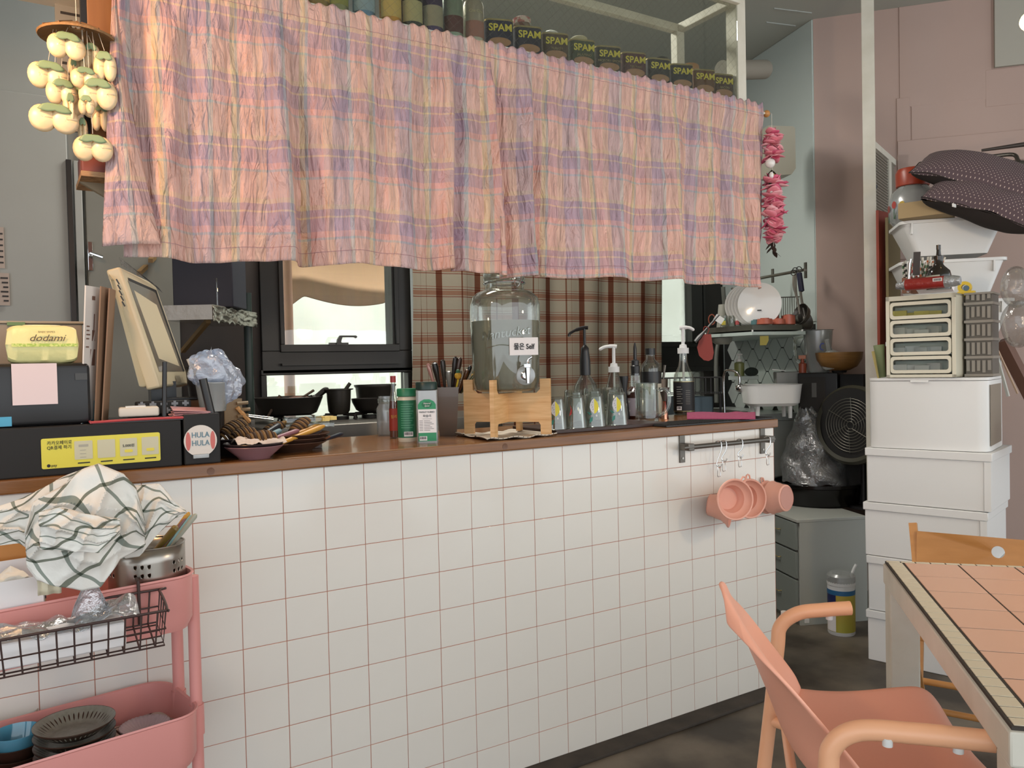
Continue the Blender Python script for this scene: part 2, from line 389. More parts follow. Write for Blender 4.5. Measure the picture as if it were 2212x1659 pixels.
# ---- outside, seen through the windows
yw = 3.6
ow = MB().box(-2, 7, yw, yw+.1, -.5, 6).build('wall_outside', mat('sunlit_render', '#e2e8e0', .8, var=('#c9ccc2', 1.5, .2))); ow['kind'] = 'structure'
og = MB().box(-2, 7, YB+.15, yw, -.2, -.1).build('floor_outside', mat('outside_paving', '#9a958c', .9)); og['kind'] = 'structure'
# peach awning cloth sagging outside
def awn(u, v):
    P = [aY(590+u*280, 540, 2.6), ]
    x = 590+u*300; low = 640+ (22*sin(min(1, max(0, (u-.22)/.78))*PI)**1 if u > .22 else (.22-u)*230)
    if u > .8: low -= (u-.8)*120
    y = 470+(low-470)*v; p = aY(x, y, 2.6+.08*sin(v*PI)+.1*u); return p
tag(MB().grid(awn, 40, 12).build('awning', mat('peach_awning_cloth', '#a8886a', .8), solid=.004, sub=1), 'peach cloth awning sagging outside the left window', 'awning')
MB().cyl(.012, -.1, 2.0, 10, T(aY(905, 640, 2.7).x, 2.72, 0)).build('support_pole', M_dsteel, bpy.data.objects['awning'])
pl = aY(622, 700, 2.5)
tag(MB().cyl(.03, -.15, 1.9, 16, T(pl.x, 2.5, 0)).build('drainpipe', mat('peach_pipe', '#d3a184', .6)), 'peach painted pipe standing outside the left window', 'pipe')
# low concrete kerb strip along the bar front
M_kerb = mat('dark_kerb', '#2f2a25', .8, var=('#453d35', 12, .2))
struct('trim_2', MB().box(-1.2, 1.98, -.075, .0, 0, .012, b=.004), M_kerb)
# ---- left: grey door, jamb and inner door with lever
pA = aY(-60, 500, YB-.02); pB = aY(150, 500, YB-.02)
d1 = MB().box(pA.x-.6, aY(150, 500, YB-.02).x, YB-.05, YB-.01, .2, 2.3, b=.004).build('door_1', M_lwall); d1['kind'] = 'structure'
zt1 = aY(150, 345, YB-.06).z
MB().box(aY(147, 500, YB-.06).x, aY(160, 500, YB-.06).x, YB-.065, YB-.05, .3, zt1, b=.002).build('door_seal', M_black, d1)
d2 = MB().box(aY(186, 500, YB-.02).x, aY(268, 500, YB-.02).x+.2, YB-.035, YB-.012, .2, 2.3, b=.003).build('door_2', mat('inner_door_paint', '#777770', .5, var=('#6a6a63', 3, .3))); d2['kind'] = 'structure'
MB().box(aY(163, 500, YB-.05).x, aY(180, 500, YB-.05).x, YB-.06, YB-.03, .2, zt1, b=.003).build('door_frame', M_lwall, d2)
hp = aY(195, 555, YB-.045); hm = MB().box(-.009, .009, -.008, .004, -.055, .06, b=.002); hm.tube([(0, -.01, .01), (.0, -.045, .008), (.04, -.05, -.006)], .007, 8)
hm.build('door_handle', M_chrome, d2, M=T(*hp))
# ---- tall notices hanging at the far left edge
M_note = mat('faded_note', '#a99a90', .8)
for i, (x0, y0, x1, y1) in enumerate(((-40, 488, 11, 580), (-40, 588, 22, 660))):
    t = thing('paper_note', ('upper' if i == 0 else 'lower')+' faded handwritten note taped on the grey wall at the left edge', 'note', aY(x1, y1, YB-.06))
    a = aY(x0, y0, YB-.06); b = aY(x1, y1, YB-.06)
    MB().box(a.x-b.x, 0, -.001, .0, 0, a.z-b.z).build('sheet', M_note, t)
    lm = MB()
    for k in range(6): lm.box(-.02-.004*(k % 3), -.004, -.002, -.001, (a.z-b.z)*(.12+.14*k), (a.z-b.z)*(.12+.14*k)+.006)
    lm.build('handwriting', M_ink, t)
# ================================================================ BAR COUNTER
TP = .108; ZT = 1.0
bar = thing('bar_counter', 'white tiled bar counter with pinkish grout below the wooden top', 'counter', (0, 0, 0))
MB().box(-1.25, 1.937, -.0018, .10, 0, .968).build('body', M_grout, bar)
MB().box(1.90, 1.937, .10, .44, 0, .968).build('side_panel', M_grout, bar)
t0 = None
for c in range(-10, 18):
    for r in range(9):
        x0 = c*TP; wdt = TP
        if c == 17:
            o = MB().box(.0009, .0985, -.003, .004, .0009, TP-.0009, b=.0008).build('tile', M_tile, bar) if r == 0 else tl.copy()
            if r == 0: tl = o
            else: col.objects.link(o)
        elif t0 is None:
            t0 = MB().box(.0009, TP-.0009, -.003, .004, .0009, TP-.0009, b=.0008).build('tile', M_tile, bar); o = t0
        else:
            o = t0.copy(); col.objects.link(o)
        o.location = (x0, random.uniform(-.0004, .0004), r*TP-.004)
        o.rotation_euler = (random.uniform(-.0025, .0025), 0, random.uniform(-.0025, .0025))
tl = MB()
tl.box(-1.25, 1.945, -.018, .47, .969, ZT, b=.004)
tag(tl.build('worktop', M_counterwood), 'long varnished brown wooden worktop on the tiled bar counter', 'worktop')
for px in (455, 130, 1092): p = aY(px, 1005, -.0185); MB().lathe([(.0001, 0), (.006, 0), (.009, .0004)], 12, T(p.x, -.0182, .983) @ RX(PI/2)).build('knot', mat('dark_knot', '#67432a', .4), bpy.data.objects['worktop'])
# rail with brackets and hooks
rl = thing('hanging_rail', 'grey steel rail on two brackets screwed to the tiled bar front', 'rail', (0, 0, 0))
pa = aY(1478, 968, -.05); pb = aY(1672, 952, -.05); zr = pa.z
MB().tube([(pa.x, -.045, zr), (pb.x+.005, -.045, zr)], .0085, 16).build('rail', M_dsteel, rl)
for i, px in enumerate((1473, 1647)):
    q = aY(px, 960, -.006); mb = MB().box(-.012, .012, -.006, .0, -.055, .060, b=.001).box(-.014, .014, -.050, -.004, -.012, .012, b=.003)
    mb.build('bracket', M_dsteel, rl, M=T(q.x, -.003, zr))
    sm = MB()
    for dz in (-.04, .045): sm.cyl(.004, 0, .002, 12, T(0, -.006, dz) @ RX(PI/2))
    sm.build('screw', M_steel, rl, M=T(q.x, -.003, zr))
# ================================================================ HANGING GLAZED FRAME + CANS
zb = 2.168; ztp = 2.50; xr_ = 1.80; yd = .32
fr = thing('hanging_glass_frame', 'white wooden frame with wired glass hung above the bar', 'frame', (0, 0, 0))
MB().box(xr_, xr_+.05, .024, .074, zb-.15, CZ, b=.003).build('post', M_whitep, fr)
MB().box(-1.2, xr_, -.0, .04, ztp, ztp+.045, b=.003).build('top_rail', M_whitep, fr)
MB().box(-1.2, xr_+.02, .022, yd, zb-.02, zb, b=.003).build('shelf_board', M_whitep, fr)
MB().box(-1.2, xr_, yd-.03, yd, ztp-.0, ztp+.03, b=.003).build('back_rail', M_whitep, fr)
MB().box(xr_-.03, xr_, .04, yd, ztp-.0, ztp+.03, b=.003).build('side_rail', M_whitep, fr)
MB().box(xr_-.04, xr_, yd-.035, yd+.0, zb, ztp, b=.003).build('back_post', M_whitep, fr)
MB().box(-1.2, xr_, .018, .022, zb, ztp).build('pane', thin('wired_glass', '#e6e8e4', .02, .12, body=.02, bh='#9aa09a'), fr)
wm = MB(); x = -.3
while x < xr_+.35:
    for sgn in (1, -1):
        xa, xb = (x-.345, x) if sgn > 0 else (x, x-.345)
        za, zb2 = zb, ztp; A = [xa, za]; B = [xb, zb2]
        for P, Q in ((A, B), (B, A)):
            if P[0] > xr_: t = (xr_-Q[0])/(P[0]-Q[0]) if P[0] != Q[0] else 0; P[1] = Q[1]+(P[1]-Q[1])*t; P[0] = xr_
        if min(A[0], B[0]) < xr_-.001: wm.add([(A[0]-.0003, .0175, A[1]), (A[0]+.0003, .0175, A[1]), (B[0]+.0003, .0175, B[1]), (B[0]-.0003, .0175, B[1])], [(0, 1, 2, 3)])
    x += .03
wm.build('wire_mesh', M_dsteel, fr, kind='stuff')
# luncheon-meat cans
M_can = {}
def canmat(h): return mat('can_'+h, '#'+h, .35, .3)
M_gold = mat('can_gold', '#b8a878', .3, .8); M_lemon = mat('can_yellow_print', '#e6d84a', .5); M_meat = mat('can_meat_print', '#b08462', .5)
cans = [(1079, '1c2040', 'dark blue'), (1141, '20223c', 'dark blue'), (1199, '4a3626', 'brown turkey'), (1257, '3c4a34', 'green'), (1313, '33302c', 'black'), (1368, '5a3038', 'maroon'), (1421, '26242c', 'black and orange'), (1470, '20202c', 'navy and yellow'), (1518, '6a4428', 'orange brown'), (1558, '4a2e20', 'dark brown bacon')]
subs = [None, None, 'TURKEY', 'JALAPENO', 'HICKORY SMOKE', 'TERIYAKI', None, None, None, 'BACON']
rank = ['leftmost', 'second from the left', 'third from the left', 'fourth from the left', 'fifth from the left', 'sixth from the left', 'seventh from the left', 'eighth from the left', 'ninth from the left', 'rightmost']
cw, ch, cdp = .088, .088, .048
for i, (px, h, nm) in enumerate(cans):
    P = aY(px, 60, .06); t = thing('meat_can', f'{nm} luncheon meat can, {rank[i]} of the row behind the glass', 'can', (P.x, .068, zb), random.uniform(-.05, .05)-.30, 'luncheon meat cans on the hanging shelf')
    pr = rrect(cw, cdp, .018, 5)
    MB().prism(pr, .004, ch-.004).build('label_band', canmat(h), t)
    MB().prism(rrect(cw+.003, cdp+.003, .019), 0, .005).prism(rrect(cw+.003, cdp+.003, .019), ch-.005, ch).prism(rrect(cw-.006, cdp-.006, .017), ch-.0055, ch-.002).build('metal_rim', M_gold, t)
    text('SPAM', .030, M_lemon, t, T(.002, -cdp/2-.0006, ch*.70), sx=1.0, bold=.02)
    MB().prism([(.034*cos(2*PI*k/20), .014*sin(2*PI*k/20)) for k in range(20)], 0, .0006, T(0, -cdp/2-.0008, ch*.22) @ XZ).build('food_picture', M_meat, t)
    if subs[i]: text(subs[i], .0105, M_gold, t, T(.002, -cdp/2-.0012, ch*.44))
# round drink cans
dr = [(688, '8a7038', 'c8a050'), (728, '8a8a60', 'a0a050'), (786, '6484a0', 'a0b8c8'), (843, 'c08830', 'e0c070'), (889, '30342c', 'c0b888'), (933, '40305a', 'a8a088'), (977, '8a9a88', '5a2c2c'), (1022, 'b0a898', 'a87468')]
words = {4: 'BLACK\nGINGER', 5: 'CAPE\nGRAPE', 7: 'Cha Cha'}
for i, (px, h, h2) in enumerate(dr):
    P = aY(px, 20, .065); tall = .125 if px > 960 else .155; r_ = .031
    t = thing('drink_can', ['amber', 'olive green', 'pale blue', 'orange fruit', 'black ginger', 'purple grape', 'grey green', 'white and red'][i]+f' drink can, {"nearest to" if i == 7 else "number "+["eight","seven","six","five","four","three","two"][i]+" from"} the luncheon meat cans' if i < 7 else 'white and red drink can right beside the first luncheon meat can', 'can', (P.x, .065, zb), -.25, 'drink cans on the hanging shelf')
    MB().lathe([(.0001, 0), (r_*.85, 0), (r_, .008), (r_, tall-.012), (r_*.87, tall-.002), (r_*.87, tall), (.0001, tall-.003)], 28).build('can_body', mat('drink_'+h, '#'+h, .35, .5), t)
    MB().lathe([(r_+.0006, tall*.12), (r_+.0006, tall*.5)], 14, None, PI*1.15, PI*1.85).build('picture', mat('drinkp_'+h2, '#'+h2, .5), t)
    if i in words: text(words[i], .012, mat('can_print_pale', '#cfc8a0', .5), t, T(0, -r_-.001, tall*.72), bend=r_)
    MB().lathe([(.0001, tall-.0025), (r_*.84, tall-.0025), (r_*.87, tall)], 20).build('can_lid', M_steel, t)
# things standing behind the cans
def jarlid(px, py, r_px, h_px, m, nm, lb, cat, Y=.2):
    P = aY(px, py, Y); s = mpp(P); z1 = P.z; t = thing(nm, lb, cat, (P.x, Y, zb))
    MB().lathe([(.0001, 0), (r_px*s*.95, 0), (r_px*s, .01), (r_px*s, (z1-zb)-h_px*s*1.1), (r_px*s*.8, (z1-zb)-h_px*s)], 24).build('jar_body', M_glass, t)
    MB().lathe([(r_px*s*.85, z1-zb-h_px*s), (r_px*s*.9, z1-zb-h_px*s*.2), (r_px*s*.7, z1-zb), (.0001, z1-zb)], 24).build('lid', m, t)
jarlid(1127, 40, 22, 14, mat('red_white_cloth', '#a85a5a', .8, var=('#c8b8b0', 90, .05)), 'jar', 'jar with red and white cloth lid behind the meat cans', 'jar')
jarlid(1190, 70, 18, 12, M_white, 'jar', 'jar with white lid behind the brown turkey can', 'jar')
jarlid(1250, 82, 21, 14, mat('cream_lid', '#b8b090', .6), 'jar', 'jar with cream lid behind the green meat can', 'jar')
jarlid(1428, 125, 16, 12, M_black, 'jar', 'jar with black lid behind the seventh meat can', 'jar')
P = aY(1490, 150, .22); t = thing('sauce_jug', 'clear jug with an orange cap and a white Korean label behind the cans', 'jug', (P.x, .22, zb), .25)
MB().lathe([(.0001, 0), (.05, 0), (.052, .01), (.052, .10), (.04, .13), (.028, .142), (.028, .15)], 28).build('jug_body', M_glass, t)
MB().lathe([(.034, .143), (.035, .17), (.03, .176), (.0001, .176)], 24).build('cap', mat('orange_cap', '#a87844', .6), t)
MB().box(-.022, .022, -.0535, -.052, .085, .125).build('paper_label', M_paper, t)
text('맥후추', .012, M_ink, t, T(0, -.0545, .105))
# grey pipe with open end on the kitchen ceiling
p1, p2 = aD(1612, 150, 3.75), aD(1652, 150, 3.95)
p3 = aD(1580, 152, 3.80)
tag(MB().tube([p3, Vector((p3.x, p3.y, CZ-.001))], .006, 6).tube([aD(1560, 152, 3.75), p2], .045, 24).build('duct_pipe', mat('grey_pipe', '#8a857a', .7)), 'short grey pipe end beside the white frame post near the ceiling', 'pipe')
# ================================================================ PASTEL PLAID CURTAIN
V = [(0, '#f2d2c0'), (.12, '#f0d0c0'), (.42, '#c4cccc'), (.46, '#f4c4bc'), (.56, '#cab0be'), (.78, '#f0dab8'), (.81, '#cab0be'), (.92, '#f0dab8')]
U = [(0, '#ccb4c2'), (.24, '#c4ced0'), (.30, '#f4c8bc'), (.55, '#ecd8ac'), (.62, '#c0c8c0'), (.66, '#f4c2b8'), (.86, '#f2ccba')]
M_curt = stripes('pastel_plaid_cloth', None, U, V, .20, .155, bump=(22, 1.0, (2.2, .5, 1)), mode='avg', transl=.3)
ZC = 2.150; ZCB = 1.485
def folds(X, v, seed=0):
    big = [(.12, .035, .03), (.46, .018, .05), (.60, .030, .02), (.735, .034, .022), (.86, .022, .02), (1.20, .014, .05), (1.42, .02, .06), (1.62, .014, .04), (1.84, .012, .03), (-.14, .02, .04)]
    y = 0
    for c, a, wd in big:
        cc = c+.02*(v-.3)*sin(c*9)
        y -= 1.5*a*math.exp(-((X-cc)/wd)**2)*(.35+.65*v)
        y += a*1.3*math.exp(-((X-cc-wd*1.5)/(wd*.8))**2)*(.3+.7*v)
    y += .006*sin(X*31+seed+v*1.5)*(.4+v)+.004*sin(X*63+v*3)
    y += .014*pnoise(Vector((X*5, v*1.2, seed)))*(.3+v*2) + .008*pnoise(Vector((X*30, v*9, 3+seed)))
    k = max(0, 1-v/.10)
    y += k*(.006*sin(X*210+3*sin(X*17))+.003*sin(X*333)) + .003*pnoise(Vector((X*60, v*2, 7)))
    return y
def curtain_fn(x0, x1, seed, zoff=0):
    def fn(u, v):
        X = x0+(x1-x0)*u; z = ZC+(ZCB-ZC)*v
        if v < .03: z += .004*sin(X*170+seed)+.003*sin(X*77)
        z += v*(.006*sin(X*4+seed)+.004*sin(X*23)) - .010*(1-(1-v)**2)*0
        X2 = X+.006*sin(z*7+X*20)*v
        y = -.012+folds(X, v, seed)
        g = min(1, max(0, (v-.06)/.16)); g = g*g*(3-2*g)
        y = y*g+(1-g)*(-.0195-.0015*sin(X*190+3*sin(X*13))-.003*sin(min(1, v/.12)*PI))
        return (X2, y, z)
    return fn
# z of the left part lifts slightly with the rod
rod = thing('curtain_rod', 'thin curtain rod through the pastel plaid curtain above the bar', 'rod', (0, 0, 0))
MB().tube([(-.45, -.012, ZC-.030), (1.905, -.012, ZC-.030)], .0045, 10).build('rod', M_whitep, rod)
MB().ball(.013, T(1.912, -.012, ZC-.030)).build('finial', M_beech, rod)
cl = MB().grid(curtain_fn(-.235, .735, 0), 420, 90, None, lambda u, v: (u*1.12+.03, (1-v)*.665)).build('curtain', M_curt, solid=.0012)
tag(cl, 'left half of the pastel pink plaid curtain hanging over the bar', 'curtain')
cr = MB().grid(curtain_fn(.728, 1.885, 2.4), 460, 90, None, lambda u, v: (u*1.34+.09, (1-v)*.665+.06)).build('curtain', M_curt, solid=.0012)
tag(cr, 'right half of the pastel pink plaid curtain hanging over the bar', 'curtain')
# folded-back flap at the left end
def flap(u, v):
    z = 2.09+(1.50-2.09)*v; X = -.245+(.005+.075*v**1.5)*u-.03*v*(1-u)*1.3
    return (X, -.035-.02*sin(u*PI)-.01*v, z+.012*u*v)
MB().grid(flap, 24, 60, None, lambda u, v: (u*.1+.2, (1-v)*.6)).build('folded_edge', M_curt, cl, solid=.0012)
for z in (ZCB+.035, ZC-.045):
    for o_, x0, x1, sd in ((cl, -.235, .735, 0), (cr, .728, 1.885, 2.4)):
        f = curtain_fn(x0, x1, sd); n = 260; v0 = (ZC-z)/(ZC-ZCB); mb = MB()
        mb.tube([Vector(f(i/n, v0))+Vector((0, -.0015, 0)) for i in range(n+1)], .0007, 4)
        mb.build('seam', mat('seam_thread', '#b08488', .9), o_)
# ---- shell wind chime
sw = aY(165, 60, -.03); sm_ = mpp(sw)
ms = thing('shell_wind_chime', 'hanging mobile of pale shell blossoms under a round wicker disc', 'wind chime', (sw.x, sw.y, sw.z))
M_shell = mat('capiz_shell', '#f0dcb4', .35, trans=.0, sub=.0, var=('#e4c494', 30, .3)); M_leaf = mat('chime_leaf', '#7d9470', .5)
MB().lathe([(.017, .002), (.02, .006), (.062, -.012), (.077, -.02), (.075, -.024), (.06, -.017), (.017, -.003), (.017, .002)], 28).build('disc', mat('wicker_disc', '#8a6a44', .7, bump=(60, .5)), ms)
rs = MB()
for k in range(12): rs.tube([(.018*cos(k*PI/6), .018*sin(k*PI/6), .007), (.075*cos(k*PI/6), .075*sin(k*PI/6), -.018)], .002, 5)
rs.build('spoke', mat('wicker_dark', '#6a4c30', .7), ms)
MB().tube([(0, 0, .26), (0, 0, .003)], .0008, 4).build('cord', M_whitep, ms)
def shellm(w_, h_):
    mb = MB()
    for sx in (-1, 1):
        def f(u, v, sx=sx):
            a = u*2*PI; r = v; x = sx*w_*.24+w_*.30*r*cos(a); z = -h_*.55+h_*.45*r*sin(a); return (x, -.010*(1-r*r)-.002*sx, z)
        mb.grid(f, 20, 4)
    return mb
lfm = MB()
shells = [(-22, 42, 60, 50), (28, 45, 28, 48), (8, 62, 44, 44), (50, 68, 38, 58), (-55, 98, 66, 54), (-5, 70, 14, 60), (10, 110, 44, 40), (-32, 132, 50, 50), (8, 132, 60, 60), (35, 128, 62, 60), (-20, 158, 18, 60), (44, 162, 32, 56), (12, 170, 26, 36), (-48, 186, 78, 56), (8, 200, 16, 50), (22, 250, 64, 52)]
for k, (dx, dy, w_, h_) in enumerate(shells):
    yy = (-.03 if k % 3 == 0 else .0 if k % 3 == 1 else .03)
    M = T(dx*sm_, yy, -(dy-18)*sm_) @ RZ(random.uniform(-.25, .25))
    shellm(w_*sm_*1.12, h_*sm_*1.15).build('shell_blossom', M_shell, ms, M=M, solid=.0012)
    lf = MB().grid(lambda u, v: ((u-.5)*w_*sm_*.85*(.4+.6*v**.5), -.013+.006*v*0, -h_*sm_*.10-.26*h_*sm_*v*(1-.8*(2*u-1)**2*0)-.004*abs(sin(u*PI*2))*v), 10, 4)
    lf.build('leaf_cap', M_leaf, ms, M=M, solid=.001)
    MB().tube([(dx*sm_, yy, -(dy-18)*sm_), (dx*sm_*.8, yy*.8, -.012)], .0006, 4).build('thread', M_whitep, ms)
# wooden side board behind the chime, with a red box on a plywood bracket shelf
a = aY(186, 0, .05); b = aY(262, 350, .05)
sb = thing('side_board', 'upright brown wooden board behind the shell mobile', 'board', (0, 0, 0))
MB().box(a.x, b.x+.05, .045, .065, aY(190, 345, .05).z, 2.6, b=.002).build('plank', mat('lit_brown_wood', '#96683c', .4, var=('#7c5230', 4, .3), scale3=(8, 8, 1)), sb)
MB().box(a.x-.012, a.x, .045, .075, aY(190, 345, .05).z, 2.6).build('edge_strip', M_black, sb)
q = aY(172, 376, .02); q2 = aY(250, 392, .02)
t = thing('corner_shelf', 'small plywood corner shelf at the lower left of the curtain', 'shelf', (q.x, .0, q.z-.012))
MB().box(0, .13, -.02, .14, 0, .012, b=.001).build('shelf_board', mat('plywood', '#b08a60', .6, var=('#8a6440', 60, .1), scale3=(1, 1, 30)), t)
MB().prism([(.0, 0), (.12, 0), (.12, -.07)], .04, .055, XZ).build('support', mat('shelf_support', '#8a7a60', .6), t)
tag(MB().box(q.x+.002, q.x+.10, -.01, .10, q.z+.0, q.z+.047, b=.004).build('box', mat('dull_red_box', '#7c4238', .5)), 'dull red box standing on the small plywood corner shelf', 'box')
pn = aY(118, 20, .3)
t = thing('price_board', 'grey board with faint writing above the shell mobile', 'board', (pn.x, .3, pn.z))
MB().box(0, .1, -.005, .005, -.30, .3).build('board', mat('grey_board', '#8a8880', .5), t)
lm = MB()
for k in range(9): lm.box(.012, .05+.02*(k % 3), -.007, -.005, .04-.025*k, .046-.025*k)
lm.build('writing', M_ink, t)
# ================================================================ THINGS ON THE BAR, left part
ZW = ZT
# long black shelf box with the yellow payment sign
xe = aY(392, 950, .0).x; hb = .108
t = thing('black_shelf_box', 'long low black box with a yellow payment sign at the left of the bar', 'box', (0, 0, ZW))
MB().box(-.85, xe, .0, .30, 0, hb, b=.003).build('body', M_blackmat, t)
a = aY(88, 948, -.002); b = aY(345, 1010, -.002)
sx0, sx1 = a.x, aY(346, 960, -.002).x; sh = .066; sz = hb/2-.038
sg = MB().prism(rrect(sx1-sx0, sh, .004, 4), -.002, 0, T((sx0+sx1)/2, 0, sz+sh/2) @ XZ).build('sign', mat('sign_yellow', '#dccf48', .45), t, label='yellow payment sign with Korean lettering')
SW = sx1-sx0
text('카카오페이로\nQR결제 하기', .0098, M_ink, t, T(sx0+SW*.045, -.0025, sz+sh*.76), align='LEFT', sx=.9)
text('pay', .008, M_ink, t, T(sx0+SW*.075, -.0025, sz+sh*.10), align='LEFT')
MB().ball(.0035, T(sx0+SW*.055, -.0025, sz+sh*.1), sy=.2).build('logo_mark', M_ink, t)
M_sq = mat('sign_grey', '#c8c2a4', .5)
for k in range(4):
    cx = sx0+SW*(.34+.19*k); MB().prism(rrect(SW*.15, sh*.62, .002, 3), -.0008, 0, T(cx, -.002, sz+sh*.55) @ XZ).build('picture', M_sq, t)
    MB().box(cx-SW*.05, cx+SW*.05, -.0026, -.002, sz+sh*.10, sz+sh*.14).build('caption', M_ink, t)
text('5,000원', .008, M_ink, t, T(sx0+SW*.72, -.0032, sz+sh*.6))
for k, c_ in ((2, '#e0d04c'), (3, '#e0d04c')): MB().prism(rrect(SW*.07, sh*.1, .002, 3), -.0006, 0, T(sx0+SW*(.34+.19*k), -.003, sz+sh*.42) @ XZ).build('button', mat('sign_button', c_, .5), t)
lm = MB()
for k in range(3): lm.box(sx0+SW*.31, sx0+SW*.36, -.0032, -.0028, sz+sh*(.3+.12*k), sz+sh*(.32+.12*k))
lm.box(sx0+SW*.30, sx0+SW*.38, -.0032, -.0028, sz+sh*.66, sz+sh*.74)
lm.build('print_line', mat('pale_print', '#a8a494', .6), t)
# black cube with the round sticker
P = aY(435, 955, .0); xa, xb = aY(392, 950, .01).x+.004, aY(474, 950, .01).x
t = thing('sticker_box', 'small black box with a round shop sticker beside the long black box', 'box', (xa, 0, ZW))
MB().box(0, xb-xa, .0, .16, 0, hb+.012, b=.003).build('body', M_blackmat, t)
q = aY(433, 952, -.002); r_ = 34*mpp(q)
MB().cyl(r_, 0, .0015, 40, T(q.x-xa, -.002, q.z-ZW) @ RX(PI/2)).build('sticker', mat('sticker_white', '#d8cec4', .4), t)
tk = text('HULA\nHULA', .0185, mat('sticker_blue', '#4a7688', .5), t, T(q.x-xa, -.0042, q.z-ZW+.004), sx=.85)
for sx in (-1, 1):
    MB().prism([(.0055*cos(k*PI/8), .022*sin(k*PI/8)) for k in range(16)], 0, .0006, T(q.x-xa+sx*r_*.74, -.0042, q.z-ZW) @ XZ).build('surfboard_print', mat('sticker_pink', '#c86a62', .5), t)
MB().box(q.x-xa-.018, q.x-xa+.018, -.006, 0, q.z-ZW-r_-.004, q.z-ZW-r_+.006, b=.001).build('clip', M_frost, t)
# black receipt printer / machine with pinkish slip, wipes on top
PY = .03; zb_ = ZW+hb
xr = aY(196, 850, PY).x; zt_ = aY(100, 785, PY).z
t = thing('black_printer', 'black printer on the long black box at the left edge', 'printer', (0, PY, zb_))
MB().box(-.86, xr, 0, .3, 0, zt_-zb_, b=.012).build('body', M_black, t)
q = aY(128, 830, PY); MB().box(xr-.03, xr-.006, -.002, .0, .10, .115).build('button', mat('dark_button', '#34322e', .3), t)
q0, q1 = aY(24, 786, PY), aY(125, 872, PY)
t2 = MB().box(0, q1.x-q0.x, -.001, .0, 0, q0.z-q1.z, T(q0.x, PY-.006, q1.z)).build('paper_slip', mat('pinkish_paper', '#e0cccb', .8)); tag(t2, 'blank pinkish paper slip stuck on the front of the black printer', 'paper')
lm = MB(); lm.box(.02, .08, -.0075, -.0073, .082, .0835)
q = aY(0, 922, PY); q2 = aY(25, 900, PY)
MB().box(q.x-.01, q2.x, -.0015, .0, q.z-zb_, q2.z-zb_).build('blue_sticker', mat('sticker_cyan', '#4aa0c0', .4), t, label='light blue sticker')
# beige folded board behind the wipes
q0, q1 = aY(-30, 697, .2), aY(178, 700, .2)
t = thing('beige_box', 'beige grey cardboard carton behind the yellow wipes pack', 'box', (0, .2, zt_))
MB().box(q0.x, q1.x, 0, .16, 0, q1.z-zt_, b=.004).build('carton', mat('grey_beige_card', '#9a8c7c', .7), t)
MB().box(q0.x-.01, q1.x+.005, -.004, .165, q1.z-zt_, q1.z-zt_+.006, b=.002).build('lid', mat('grey_beige_card2', '#a89a88', .7), t)
MB().box(aY(15, 700, .2).x, aY(54, 700, .2).x, -.006, 0, q1.z-zt_-.005, q1.z-zt_+.003).build('green_label', mat('green_lbl', '#6e8a5c', .6), t)
# wipes pack: pillow shaped
c = aY(92, 748, .06); s = mpp(c); W_, H_, D_ = 142*s, 82*s, .09
t = thing('wipes_pack', 'pale yellow pack of baby wipes lying on the black printer', 'wipes pack', (c.x, PY+.055, zt_+.0))
def pil(u, v, top=1):
    x = (u-.5)*W_; y = (v-.5)*D_; e = (max(0, 1-abs(2*u-1)**9))**.35*(max(0, 1-abs(2*v-1)**6))**.35
    return (x*(.96+.04*e), y, H_*.5+top*H_*.5*e+.0015*pnoise(Vector((x*60, y*60, top))))
M_wy = mat('wipes_yellow', '#e6dd9c', .4, bump=(25, .35)); M_wyt = mat('wipes_cream', '#ece2b4', .4)
mb = MB(); mb.grid(lambda u, v: pil(u, v, 1), 24, 16); mb.grid(lambda u, v: pil(1-u, v, -1), 24, 16); mb.build('pouch', M_wy, t)
MB().prism(rrect(W_*.5, D_*.5, .012), H_*.965, H_*1.02).build('flap', M_wyt, t); MB().prism(rrect(W_*.3, D_*.34, .012), H_*1.02, H_*1.03).build('flap_label', mat('wipes_green', '#c2c84c', .5), t)
MB().box(-W_*.40, W_*.46, -D_*.5-.002, -D_*.45, H_*.44, H_*.52).build('seal_strip', mat('wipes_stripe', '#a8c050', .5, var=('#d8dc80', 220, .05)), t)
text('dodami', .021, mat('wipes_ink', '#5a4a38', .6), t, T(.008, -D_*.5-.003, H_*.66), shear=.35, sx=1.1)
text('BABY WIPES', .006, mat('wipes_ink', '#5a4a38', .6), t, T(.008, -D_*.5-.003, H_*.82))
